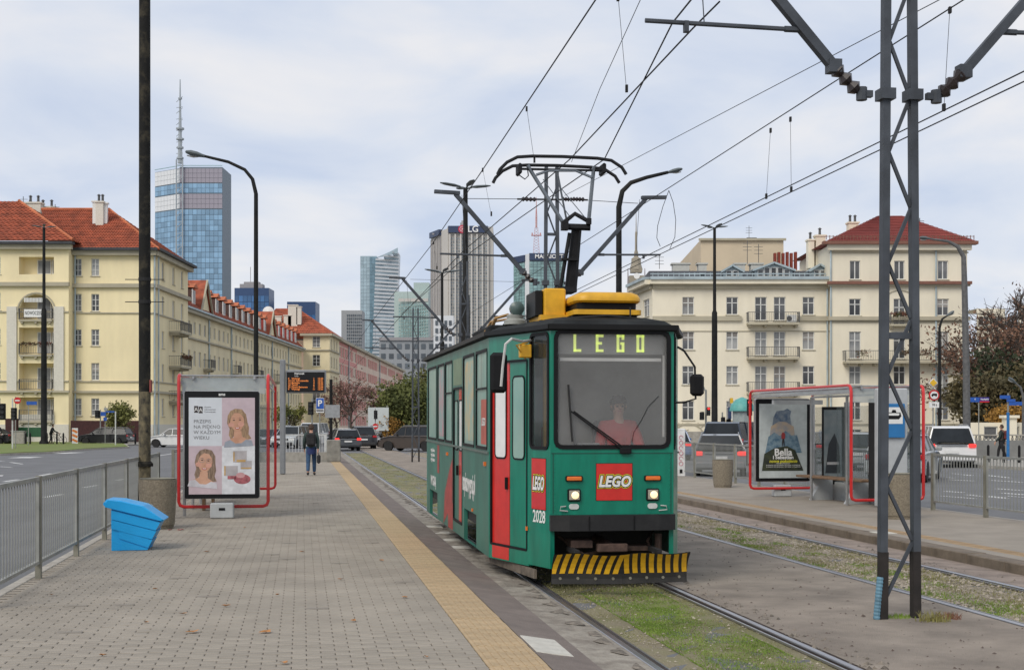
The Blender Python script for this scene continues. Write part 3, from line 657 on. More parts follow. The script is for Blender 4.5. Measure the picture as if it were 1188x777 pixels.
facet((-1.157, 9.4), (-.69, 10.9), .3, 2.86, [], 'rear_panel', tgreen, tram); facet((-.69, 10.9), (.69, 10.9), .5, 2.86, [(.1, 1.5, 1.28, 2.6)], 'rear_panel', tgreen, tram); facet((.69, 10.9), (1.157, 9.4), .3, 2.86, [], 'rear_panel', tgreen, tram)
# livery on the left side by the front door: red lower board, running board
mb = MB(); mb.bar((-1.10, 1.75, .16), (-.80, .30, .13), .03, .10); mb.build('guard_board', mat('worn_board', (.16, .13, .10), .85, var=.3, scale=8), tram)
# roof: gutter and dome
def off(pl, k):
    return [(x * (1 - k / 1.157), y + (k if y < 2 else -k if y > 9 else 0) * (1 if y < .4 or y > 10.5 else .35)) for x, y in pl]
mb = MB()
rings = []
for k, z in ((.03, 2.80), (-.045, 2.815), (-.05, 2.865), (.02, 2.88), (.12, 2.93), (.4, 2.985), (.8, 3.0)): rings.append([Vector((x, y, z)) for x, y in off(PL, k)])
mb.loft(rings); mb.build('roof', roofm, tram)
mb = MB()
g = off(PL, -.052)
for i in range(len(g) - 1):
    a, b = Vector((*g[i], 2.85)), Vector((*g[i + 1], 2.85)); mb.bar(a, b, .02, .05)
mb.bar(Vector((*g[-1], 2.85)), Vector((*g[0], 2.85)), .02, .055); mb.build('gutter', tblk, tram)
# interior
mb = MB(); mb.box((0, 5.4, .88), (2.1, 7.9, .04)); mb.box((0, .95, .88), (1.5, .85, .04)); mb.build('floor', darkm, tram)
intm = mat('interior_grey', (.36, .35, .32), .7, var=.15, scale=2)
mb = MB(); mb.box((.35, 1.55, 1.85), (1.35, .04, 1.9)); mb.box((-1.02, 1.62, 1.85), (.16, .04, 1.9)); mb.box((0, 1.3, 2.82), (1.2, 1.6, .03)); mb.build('cab_bulkhead', intm, tram)
mb = MB(); mb.prism([(.07, .9), (.07, 1.50), (.22, 1.56), (.52, 1.46), (.56, .9)], -.62, .62, 'X'); mb.box((-.2, .35, 1.54), (.25, .12, .08), bev=.01); mb.build('dashboard', mat('dash_grey', (.14, .145, .15), .6), tram)
mb = MB(); mb.tube([(-.62, .75, .9), (-.62, .75, 2.75)], .022, 8); mb.build('grab_pole', mat('pole_yellow', (.75, .42, .03), .4), tram)
mb = MB(); mb.box((.30, 1.28, 1.45), (.5, .10, .75), bev=.04); mb.box((.30, 1.05, 1.22), (.48, .42, .1), bev=.04); mb.build('driver_seat', mat('seat_dark', (.05, .05, .06), .8), tram)
for bb in (3.0, 4.3, 6.2, 7.4):
    mb = MB(); mb.box((.75, bb, 1.35), (.45, .06, .7), bev=.02); mb.box((.75, bb - .22, 1.25), (.45, .42, .06), bev=.02); mb.build('passenger_seat', tred, tram)
# wheels
for bc in (3.3, 8.2):
    for bo in (-.48, .48):
        for sx in (-1, 1):
            mb = MB(); mb.lathe([(.20, -.05), (.33, -.05), (.33, .02), (.345, .05), (.1, .06)], (sx * .74, bc + bo, .33), 20, 'X'); mb.build('wheel', rail_side, tram, smooth=True)
    mb = MB(); mb.box((0, bc, .42), (1.9, 1.5, .16)); mb.box((-.9, bc, .38), (.08, 1.7, .14)); mb.box((.9, bc, .38), (.08, 1.7, .14)); mb.build('bogie', darkm, tram)
# wiper
mb = MB(); mb.bar((.13, -.03, 1.50), (-.47, -.045, 1.93), .012, .016); mb.bar((.17, -.03, 1.50), (-.44, -.045, 1.93), .012, .016); mb.box((.14, -.03, 1.50), (.13, .03, .07), bev=.01); wp = mb.build('wiper', frm, tram)
mb = MB(); mb.bar((-.50, -.035, 2.22), (-.455, -.035, 1.60), .012, .022); mb.build('wiper_blade', rubber, wp)
# mirrors
mb = MB(); mb.tube([(.74, .02, 2.64), (.79, -.05, 2.60), (.90, -.10, 2.42), (.91, -.10, 2.07), (.80, -.02, 2.03), (.71, .02, 2.03)], .013, 6); mr_ = mb.build('mirror', frm, tram)
mb = MB(); mb.box((.925, -.10, 2.22), (.15, .09, .24), bev=.03); mb.build('mirror_housing', frm, mr_)
mb = MB(); mb.tube([(-.84, .42, 2.72), (-.95, .30, 2.70), (-1.10, .12, 2.72), (-1.17, .10, 2.66), (-1.20, .10, 2.42), (-1.22, .09, 2.2)], .016, 6); ml = mb.build('mirror', mat('pale_grey', (.5, .5, .48), .5), tram)
mb = MB(); mb.box((-1.24, .14, 2.35), (.19, .08, .44), bev=.04); mb.build('mirror_housing', frm, ml)
mb = MB(); mb.box((-.90, .42, 2.60), (.13, .12, .15), bev=.01); mb.tube([(-.86, .47, 2.7), (-1.02, .3, 2.66), (-.9, .42, 2.52)], .01, 5); mb.build('camera_box', myel, tram)
# roof equipment: yellow cooler, yellow pantograph box, horn/beacon, pantograph
mb = MB(); rg = []
for k, z in ((0, 3.02), (0, 3.075)): rg.append([Vector((x, y, z)) for x, y in rrect(-.34, .42, .44, 1.35, .06)])
mb.loft(rg); ac = mb.build('cooler_base', myel, tram)
mb = MB(); mb.loft([[Vector((x, y, z)) for x, y in rrect(-.34 + k, .42 + k, .44 - k, 1.4 - k, max(.12 - k, .03))] for k, z in ((.05, 3.075), (.045, 3.15), (.13, 3.175))]); mb.build('cooler_grille', frm, ac)
mb = MB(); mb.loft([[Vector((x + .01, y, z)) for x, y in rrect(-.34 + k, .40 + k, .43 - k, 1.42 - k, max(.14 - k * .5, .03), 5)] for k, z in ((.02, 3.155), (0, 3.175), (0, 3.21), (.025, 3.25), (.08, 3.275), (.2, 3.285))]); mb.build('cooler_cover', myel, ac, smooth=True)
mb = MB(); mb.box((0.04, .6, 2.985), (.75, .06, .07)); mb.box((.04, 1.25, 2.985), (.75, .06, .07)); mb.tube([(-.4, .34, 2.97), (0, .3, 3.0), (.4, .34, 2.97)], .012, 5); mb.tube([(.28, .34, 2.93), (.28, .34, 3.10)], .01, 5); mb.build('roof_rail', darkm, tram)
mb = MB(); mb.box((-.47, 1.25, 3.19), (.25, .7, .32), bev=.015); yb = mb.build('resistor_box', myel, tram)
mb = MB(); mb.box((-.645, 1.3, 3.18), (.09, .65, .30), bev=.01); mb.build('side_cover', tblk, yb)
mb = MB(); mb.box((-.48, 1.25, 3.01), (.34, .8, .06)); mb.build('box_foot', myel, yb)
mb = MB(); mb.lathe([(.14, 2.98), (.14, 3.03), (.10, 3.05), (.11, 3.09), (.05, 3.12)], (-.80, 1.75, 0), 14); bc_ = mb.build('beacon', mat('beacon_grey', (.35, .36, .33), .5), tram, smooth=True)
mb = MB(); mb.lathe([(.03, -.08), (.085, -.05), (.09, .03), (.06, .07), (.02, .08)], (-.79, 1.70, 3.17), 14, 'Y'); mb.build('lamp', mat('lamp_green_grey', (.10, .15, .14), .3), bc_, smooth=True)
mb = MB(); mb.box((-.3, 5.0, 3.05), (1.0, 1.8, .16), bev=.03); mb.tube([(-.6, 4.2, 3.1), (-.5, 3.9, 3.24), (-.3, 3.7, 3.15), (-.1, 3.5, 3.2)], .02, 6); mb.build('roof_box', roofm, tram)
mb = MB(); mb.tube([(-.75, 4.3, 3.05), (-.70, 4.1, 3.22), (-.55, 4.0, 3.26), (-.42, 3.9, 3.12)], .025, 6); mb.tube([(-.8, 4.5, 3.04), (-.74, 4.3, 3.18), (-.5, 4.2, 3.22), (-.42, 4.1, 3.1)], .02, 6); mb.build('roof_cable', mat('cable_ochre', (.35, .2, .07), .7), tram)
# pantograph
pg = mat('panto_grey', (.13, .14, .15), .5, metal=.4, var=.2, scale=6)
pk = mat('panto_black', (.012, .012, .014), .6, var=.25, spec=.3)
PY = 3.45   # local y of the head
def loc(px, py, Yw):
    """photo pixel at world depth Yw -> tram-local point"""
    return wm(tram).inverted() @ P(px, py, Yw)
Yh = 18.3
mb = MB(); mb.tube([loc(662, 336, 18.6), loc(669, 265, 18.5)], [.085, .07], 8); mb.tube([loc(650, 335, 18.5), loc(661, 270, 18.4)], .028, 6); mb.box(loc(655, 337, 18.6), (.26, .4, .07)); mb.box(loc(661, 301, 18.45), (.24, .10, .03)); pn = mb.build('pantograph_lower_arm', pk, tram)
mb = MB(); mb.tube([loc(655, 263, 18.4), loc(685, 264, 18.4)], .045, 8); mb.tube([loc(654, 258, 18.4), loc(667, 248, 18.4), loc(685, 258, 18.4)], .03, 6); mb.box(loc(655, 262, 18.35), (.09, .1, .12)); mb.box(loc(683, 257, 18.35), (.06, .08, .08)); mb.build('yoke', pk, pn)
mb = MB(); mb.tube([loc(654, 260, 18.4), loc(612, 192, Yh)], .026, 8); mb.tube([loc(683, 256, 18.4), loc(689, 193, Yh)], .026, 8); mb.tube([loc(657, 254, 18.5), loc(646, 197, Yh)], .014, 6); mb.tube([loc(622, 203, Yh), loc(637, 198, Yh), loc(668, 198, Yh), loc(687, 206, Yh)], .018, 6)
mb.tube([loc(663, 254, 18.5), loc(630, 208, Yh)], .006, 4); mb.tube([loc(680, 254, 18.5), loc(648, 215, Yh)], .006, 4); ua = mb.build('pantograph_upper_arm', mat('panto_light', (.22, .25, .28), .45, metal=.4), tram)
mb = MB()
for dy_, dyp in ((-.17, -1), (.17, 4)):
    L_ = [(575, 206), (578, 200), (586, 192), (598, 186), (615, 185), (650, 185.5), (690, 187.5), (706, 190), (718, 198), (723, 206)]
    mb.tube([loc(x + (0 if dyp < 0 else -1), y + dyp, Yh) + Vector((0, dy_, 0)) for x, y in L_], .022, 6)
mb.build('collector_strip', pk, ua, smooth=True)
mb = MB(); mb.tube([loc(600, 196, Yh), loc(697, 198, Yh)], .016, 6)
for x in (602, 699): mb.box(loc(x, 197, Yh), (.05, .26, .14), bev=.015)
mb.tube([loc(602, 203, Yh), loc(609, 208, Yh), loc(613, 204, Yh), loc(612, 196, Yh)], .008, 5); mb.build('collector_frame', pk, ua)
# ================================================================ CATENARY
mastm = mat('mast_grey', (.075, .085, .10), .6, metal=.1, var=.2, scale=3, dirt=.4, dirtcol=(.035, .035, .035), spec=.35)
mastdk = mat('mast_base_brown', (.025, .020, .018), .8, var=.3, scale=6)
wirem = mat('wire', (.012, .012, .013), .8, var=.1)
insm = mat('insulator', (.035, .025, .025), .3, var=.2)
def wires(name, pts, r, label, group=None, sag=0.0):
    mb = MB(); pp = []
    for i in range(len(pts) - 1):
        a, b = Vector(pts[i]), Vector(pts[i + 1]); n = 6 if sag else 1
        for k in range(n): t = k / n; pp.append(a.lerp(b, t) - Vector((0, 0, sag * 4 * t * (1 - t))))
    pp.append(Vector(pts[-1])); base = pp[0].copy()
    mb.tube([p - base for p in pp], r, 4, cap=False); o = mb.build(name, wirem); o.location = base
    return tag(o, label, 'wire', group)
def insul(mb, a, b, r=.045, n=4):
    a, b = Vector(a), Vector(b); pts = []; rs = []
    for k in range(n * 2 + 1):
        t = k / (n * 2); pts.append(a.lerp(b, t)); rs.append(r if k % 2 else r * .45)
    return mb.tube(pts, rs, 8)
def mast(base, s_, label, z_arm=4.85, h=7.35, left=True, right=True, wid=.325, lean=True):
    t = thing('catenary_mast', label, 'mast', base, TH, 'lattice masts between the two tracks')
    bw = wid / 2; tw = bw * .72; z0 = 0
    for sx in (-1, 1):
        k = 1
        mb = MB(); xt = lambda z, sx=sx: sx * (bw + (tw - bw) * min(1, z / 6))
        mb.bar((xt(0), 0, .62), (xt(h), 0, h), .07, .082, (0, 1, 0)); leg = mb.build('leg', mastm, t)
        mb = MB(); mb.bar((xt(0), 0, -.02), (xt(.62), 0, .62), .075, .086, (0, 1, 0)); mb.build('leg_foot', mastdk, leg)
        mb = MB(); mb.box((xt(0) + sx * .0, -.053, 4.0), (.015, .004, 7.2)); 
    z = .2; k = 0
    while z < h - .5:
        z2 = z + .50; sx = 1 if k % 2 else -1
        a = (sx * (bw + (tw - bw) * min(1, z / 6)) * .8, .0, z); b = (-sx * (bw + (tw - bw) * min(1, z2 / 6)) * .8, 0, z2)
        mb = MB(); mb.bar(a, b, .028, .03); mb.build('brace', mastm, t); z = z2 + (.0 if k % 2 else .03); k += 1
    for zz in (2.62, 5.9):
        mb = MB(); mb.box((0, 0, zz), (wid * .9, .05, .06)); mb.build('cross_plate', mastm, t)
    for sx in ((-1,) if left else ()) + ((1,) if right else ()):
        x0 = sx * (bw * .9 + .08)
        mb = MB(); mb.box((sx * bw * .82, 0, z_arm), (.14, .16, .10)); mb.box((x0 + sx * .1, 0, z_arm), (.12, .06, .06)); mb.tube([(x0 + sx * .14, 0, z_arm - .06), (x0 + sx * .14, 0, z_arm + .06)], .05, 8); br = mb.build('bracket', mastm, t)
        e = 1.97 if sx < 0 else 1.70
        dirv = Vector((sx, 0, .955)).normalized()
        p0 = Vector((x0 + sx * .18, 0, z_arm + .02)); p1 = p0 + dirv * .32
        mb = MB(); insul(mb, p0, p1, .075, 3); mb.build('insulator', insm, br)
        p2 = Vector((sx * (bw + 1.93), 0, 6.72))
        mb = MB(); mb.bar(p1, p2, .085, .085); mb.box((p1.x, 0, p1.z), (.12, .12, .12)); ar = mb.build('arm', mastm, br)
        mb = MB(); mb.bar(p2 + Vector((-sx * .1, 0, .02)), p2 + Vector((sx * .45, 0, .04)), .12, .07); mb.build('arm_head', mastm, ar)
        q = p1.lerp(p2, .20 if sx < 0 else .24); q2 = Vector((sx * 2.42, 0, q.z + .02))
        mb = MB(); mb.tube([q, q + Vector((sx * .18, 0, 0))], .03, 6); mb.tube([q + Vector((sx * .15, 0, 0)), q2], .022, 6); mb.tube([q2 - Vector((sx * .55, 0, 0)), Vector((sx * 1.95, 0, 6.7))], .006, 4); mb.box(q2 - Vector((sx * .38, 0, .04)), (.04, .06, .10)); mb.build('steady_tube', mastm, ar)
    return t
MP = [((5.545, 12.8), 'nearest lattice mast with blue pipe at its foot, standing between the tracks', True),
      ((5.40, 29.8), 'second lattice mast, seen behind the pantograph of the green tram', True),
      ((5.53, 47.0), 'third lattice mast, its arms showing over the rear of the tram roof', True),
      ((5.45, 66.0), 'fourth lattice mast, mostly hidden behind the tram', True)]
for (L, Y), lb, _ in MP:
    m1 = mast(T(L, Y, -.10), 0, lb)
m1 = None
# blue pipe at the foot of the nearest mast
pb = P(1017, 719, 12.75); tp = thing('cable_duct', 'short blue corrugated pipe leaning on the nearest mast foot', 'pipe', (pb.x, pb.y, -.1))
mb = MB(); pts = []; rs = []
for k in range(25): pts.append((.0 + .035 * k / 24, 0, .39 * k / 24)); rs.append(.034 if k % 2 else .030)
mb.tube(pts, rs, 10); mb.build('sleeve', mat('duct_blue', (.13, .27, .36), .6, var=.2, scale=8), tp)
mb = MB(); mb.tube([(.036, 0, .36), (.05, .01, .48), (.09, .02, .62), (.10, .02, 1.2)], .012, 6); mb.build('cable', wirem, tp)
# the weeds at the mast foot
def tuft(name, base, n, h, sp, m, label):
    mb = MB()
    for k in range(n):
        a = rng.random() * 2 * PI; r = sp * rng.random(); x, y = r * math.cos(a), r * math.sin(a) * .6; hh = h * (.4 + .8 * rng.random()); lx, ly = rng.normal() * .5 * hh, rng.normal() * .5 * hh
        mb.add([(x - .003, y, 0), (x + .003, y, 0), (x + lx * .5 + .002, y + ly * .4, hh * .7), (x + lx * .5 - .002, y + ly * .4, hh * .7), (x + lx, y + ly, hh)], [(0, 1, 2, 3), (3, 2, 4)])
    o = mb.build(name, m); o.location = base; return tag(o, label, 'weeds')
tuft('weed_tuft', G(1083, 721, -.1), 160, .10, .16, mat('weed', (.24, .22, .07), .9), 'yellowish weed tuft growing right of the nearest mast foot')
tuft('weed_tuft', G(1101, 718, -.1), 110, .07, .12, mat('weed_red', (.22, .10, .06), .9), 'reddish weed tuft on the concrete right of the mast foot')
tuft('weed_tuft', G(1045, 716, -.1), 200, .035, .22, mat('grass_blade', (.15, .25, .03), .9), 'low green weeds between the two feet of the nearest mast')
# ---- the wires, along the track: (lateral, height) lines and single spans
def along(L, z, y0=6.0, y1=150.0): return [T(L, y0, z), T(L, y1, z)]
K = 'contact wires over the near track'
wires('contact_wire', [P(835, 2, 12.4), P(804, 33, 12.85), P(661, 185, 18.8), T(3.45, 29.8, 5.40), T(3.4, 47, 5.4), T(3.45, 140, 5.4)], .008, 'contact wire touching the left half of the pantograph head')
wires('contact_wire', [P(826, -30, 10.9), P(780, 27, 12.8), P(701, 185, 18.6), T(3.7, 29.8, 5.45), T(3.4, 47, 5.45)], .008, 'contact wire touching the right half of the pantograph head')
W1 = wires('messenger_wire', [P(745, -80, 13), P(691, 0, 15.2), P(558, 200, 25.8), P(503, 281, 35), P(430, 375, 65), P(395, 425, 110)], .009, 'thick upper wire running down the sky left of the pantograph')
wires('messenger_wire', [P(1200, -53, 13.5), P(1118, 0, 15), P(965, 97, 18.6), P(812, 195, 24.8), P(690, 273, 33.5), P(500, 392, 75)], .008, 'upper wire over the far track, crossing behind the nearest mast')
wires('contact_wire', [T(7.17, 7, 5.2), T(7.17, 150, 5.2)], .008, 'upper of the paired low wires over the far track')
wires('contact_wire', [T(7.32, 7, 5.17), T(7.32, 150, 5.17)], .008, 'lower of the paired low wires over the far track')
wires('feeder_wire', [P(1130, -21, 16), P(1090, 0, 16.6), P(722, 192, 30), P(655, 227, 36)], .006, 'thin straight wire from the top edge to the pantograph right side')
wires('feeder_wire', [P(760, -40, 13), P(743, 0, 13.5), P(696, 103, 16), P(663, 188, 19.5)], .004, 'thin wire falling steeply onto the pantograph head')
wires('span_wire', [P(541, 230.5, 29.4), P(610, 231, 29.6)], .008, 'cross wire left of the second mast, between arm tip and insulator')
wires('span_wire', [P(675, 232, 29.7), P(740, 236, 30.0)], .008, 'cross wire right of the second mast, between insulator and arm tip')
t = thing('span_insulator', 'dark ribbed insulators either side of the second mast head', 'insulator', P(640, 232, 29.8))
for a, b in ((605, 622), (652, 664), (664, 678)):
    mb = MB(); insul(mb, P(a, 231, 29.75) - Vector(t.location), P(b, 231.5, 29.75) - Vector(t.location), .055, 4); mb.build('insulator', insm, t)
mb = MB(); mb.tube([P(600, 231, 29.75) - Vector(t.location), P(682, 232, 29.75) - Vector(t.location)], .02, 5); mb.build('rod', wirem, t)
def dropper(a, b, Ya, Yb, lb, thick=.0035):
    pa, pb_ = P(*a, Ya), P(*b, Yb); o = wires('dropper', [pa, pb_], thick, lb)
    mb = MB(); mb.box((0, 0, -.02), (.03, .05, .07)); mb.box(pb_ - pa + Vector((0, 0, .03)), (.03, .05, .08)); mb.build('clamp', wirem, o)
dropper((717, -5), (727, 106), 14.2, 15.8, 'dropper wire hanging onto the thick wire above the pantograph')
dropper((611, 125), (620, 188), 21, 20.3, 'short dropper below the thick wire, left of the pantograph head')
dropper((560, 196), (570, 250), 25.6, 25.2, 'short dropper under the thick wire beside the left arm tip')
dropper((503, 281), (507, 312), 35, 34.8, 'small dropper under the thick wire above the grey slab tower')
dropper((1102, 10), (1095, 128), 15.5, 15.4, 'dropper right of the nearest mast, on the far track wires')
dropper((917, 137), (918, 222), 20.5, 20.5, 'right one of two droppers left of the nearest mast')
dropper((894, 150), (889, 230), 21.4, 21.4, 'left one of two droppers left of the nearest mast')
lp = thing('jumper_loop', 'looped jumper cable hanging over the far track left of the street lamp', 'cable', P(775, 225, 25.5))
mb = MB(); L0 = Vector(lp.location)
mb.tube([P(x, y, 25.5) - L0 for x, y in ((776, 221), (769, 240), (763, 262), (762, 276), (766, 286))], .006, 5, cap=False); mb.tube([P(x, y, 25.5) - L0 for x, y in ((776, 221), (781, 235), (784, 255), (783, 275), (777, 289))], .006, 5, cap=False); mb.build('cable', wirem, lp)
# thin tension wires across the street at far arms
wires('span_wire', [P(476, 324, 46.8), P(604, 327, 47.2)], .007, 'cross wire between the arm tips of the third mast')

# ================================================================ STREET LAMPS
postdk = mat('lamp_post_dark', (.016, .017, .017), .75, var=.25, scale=2, dirt=.35, dirtcol=(.07, .06, .045), spec=.2)
postrust = mat('post_peeling', (.016, .016, .015), .8, col2=(.011, .011, .010), scale=10, dirt=.75, dirtcol=(.10, .085, .055), bump=.3, spec=.2)
headm = mat('lamp_head', (.10, .12, .125), .5, var=.1)
def cobra(name, base, path, r0, r1, label, mt=postdk, head=True, Y=None, hl=.9):
    t = thing(name, label, 'street lamp', base); b = Vector(base)
    mb = MB(); pts = [Vector(p) - b for p in path]; n = len(pts); zmax = pts[-1].z
    rs = [r0 + (r1 - r0) * (i / (n - 1)) for i in range(n)]
    mb.tube(pts, rs, 10); mb.build('post', mt, t, smooth=True)
    if head:
        d = (pts[-1] - pts[-2]).normalized(); e = pts[-1]
        mb = MB(); x = d; rings = []
        up = Vector((0, 0, 1)); sd_ = d.cross(up).normalized(); up = sd_.cross(d)
        for tt, wr, hr in ((-.05, .05, .05), (.1 * hl, .10, .06), (.35 * hl, .16, .09), (.7 * hl, .17, .09), (.95 * hl, .10, .05), (hl, .02, .02)):
            rings.append([e + d * tt + sd_ * wr * math.cos(a) + up * hr * math.sin(a) for a in [2 * PI * k / 10 for k in range(10)]])
        mb.loft(rings); hd = mb.build('lamp_head', headm, t, smooth=True)
        mb = MB(); mb.loft([[e + d * tt + sd_ * wr * .8 * math.cos(a) + up * (-.075 - .04 * (tt > .3 * hl) + .02 * math.sin(a)) for a in [2 * PI * k / 10 for k in range(10)]] for tt, wr in ((.3 * hl, .1), (.55 * hl, .15), (.85 * hl, .1))]); mb.build('glass', mat('lamp_glass', (.4, .42, .42), .15), hd)
    return t
# left cobra lamp: base hidden by the shelter; (297, 500) to head (217,179)
Yl = 46.0
cobra('street_lamp', P(297, 550, Yl), [P(297, 551, Yl), P(297, 420, Yl), P(297, 300, Yl), P(297, 225, Yl), P(293, 208, Yl), P(284, 197, Yl), P(265, 188, Yl), P(236, 181, Yl)], .085, .045, 'tall curved street lamp behind the left shelter, arm pointing left', hl=.62)
mb = MB(); 
Yl = 60.0
cobra('street_lamp', P(718, 540, Yl), [P(718, 540, Yl), P(718, 400, Yl), P(718, 240, Yl), P(722, 222, Yl), P(732, 212, Yl), P(750, 206, Yl), P(775, 200, Yl)], .15, .07, 'curved street lamp rising behind the tram roof right of the pantograph', hl=.65)
Yl = 72.0
cobra('street_lamp', P(1122, 535, Yl), [P(1122, 532, Yl), P(1121, 430, Yl), P(1119, 330, Yl), P(1118, 298, Yl), P(1111, 286, Yl), P(1100, 280, Yl), P(1078, 277, Yl)], .20, .05, 'tall grey curved lamp in front of the right end of the cream building', mt=mat('lamp_post_grey', (.12, .12, .12), .6, var=.2), hl=.5)
Yl = 84.0
cobra('street_lamp', P(1090, 525, Yl), [P(1090, 525, Yl), P(1090, 400, Yl), P(1090, 380, Yl), P(1093, 370, Yl), P(1099, 366, Yl)], .10, .05, 'small dark curved lamp before the right wing balconies', hl=.5)
Yl = 80.0
cobra('street_lamp', P(1187, 520, Yl), [P(1187, 520, Yl), P(1187, 460, Yl), P(1184, 449, Yl), P(1178, 444, Yl)], .08, .05, 'low grey lamp at the right edge beside the blue street signs', mt=MATS['lamp_post_grey'], hl=.5)
def twin(base, ztop, r, label, arms=4, k=1.0, mt=postdk, cl=()):
    t = thing('street_lamp', label, 'street lamp', base, 0); h = ztop - base[2]
    mb = MB(); mb.lathe([(r * 1.7, 0), (r * 1.7, .3), (r * 1.15, .45), (r * 1.05, h * .3), (r * 1.0, h * .55), (r * .95, h * .62), (r * .6, h * .63), (r * .5, h)], (0, 0, 0), 10); mb.build('post', mt, t, smooth=True)
    for i in range(arms):
        a = 2 * PI * i / arms + .35; d = Vector((math.cos(a), math.sin(a), 0))
        mb = MB(); mb.tube([(0, 0, h - .05), d * .25 * k + Vector((0, 0, h + .03))], .035 * k, 6)
        s2 = Vector((-d.y, d.x, 0)); mb.loft([[d * (.2 + tt) * k + s2 * wr * math.cos(q) * k + Vector((0, 0, h + .04 + tt * .12 + hr * math.sin(q))) for q in [2 * PI * j / 8 for j in range(8)]] for tt, wr, hr in ((0, .04, .03), (.25, .12, .06), (.6, .13, .05), (.8, .03, .02))])
        mb.build('lamp_head', headm, t, smooth=True)
    for z in cl: mb = MB(); mb.lathe([(r * 1.2, z), (r * 1.2, z + .08)], (0, 0, 0), 8); mb.build('clamp', galv2, t)
    return t
twin(P(540, 530, 52)[:2] + (-.1,) if False else Vector((P(540, 0, 52).x, 52, -.12)), CH + (492 - 218) / F * 52, .17, 'tall dark lamp post with several heads left of the second mast')
twin(Vector((P(513, 0, 76).x, 76, -.12)), CH + (492 - 316) / F * 76, .13, 'smaller twin-headed lamp post before the grey slab tower')
twin(Vector((P(51, 0, 118).x, 118, -.10)), CH + (492 - 264) / F * 118, .24, 'twin-headed lamp post on the grass before the yellow corner building')
twin(Vector((P(829, 0, 92).x, 92, -.12)), CH + (492 - 264) / F * 92, .19, 'twin-headed lamp post before the cream building balconies')
# big peeling pole on the platform (left), runs out of the picture
b = T(-2.80, 24.6, 0)
t = thing('tram_pole', 'thick dark peeling pole rising out of the picture behind the concrete bin', 'pole', b)
mb = MB(); mb.lathe([(.125, 0), (.125, .55), (.118, .62), (.105, .70), (.105, 4.0), (.10, 9.5)], (0, 0, 0), 14)
mb.build('shaft', postrust, t, smooth=True)
mb = MB(); mb.lathe([(.1065, .72), (.1068, 1.5), (.1065, 2.25), (.104, 2.3)], (0, 0, 0), 14); mb.build('peeling_paint', mat('peeling_ochre', (.20, .165, .095), .85, col2=(.016, .016, .015), scale=9, bump=.4, bscale=30, detail=8, stretch=(1, 1, .7)), t, smooth=True)
for z in (4.25, 3.85): mb = MB(); mb.lathe([(.112, z), (.112, z + .06)], (0, 0, 0), 14); mb.tube([(-.35, 0, z + .03), (.35, 0, z + .03)], .008, 5); mb.build('clamp', wirem, t)
mb = MB(); mb.lathe([(.15, .95), (.15, 1.0), (.112, 1.04)], (0, 0, 0), 14); mb.build('collar', postrust, t)
mb = MB(); mb.box((.115, -.02, 2.38), (.03, .10, .22)); mb.build('hatch', mat('hatch_red', (.25, .05, .04), .6), t)

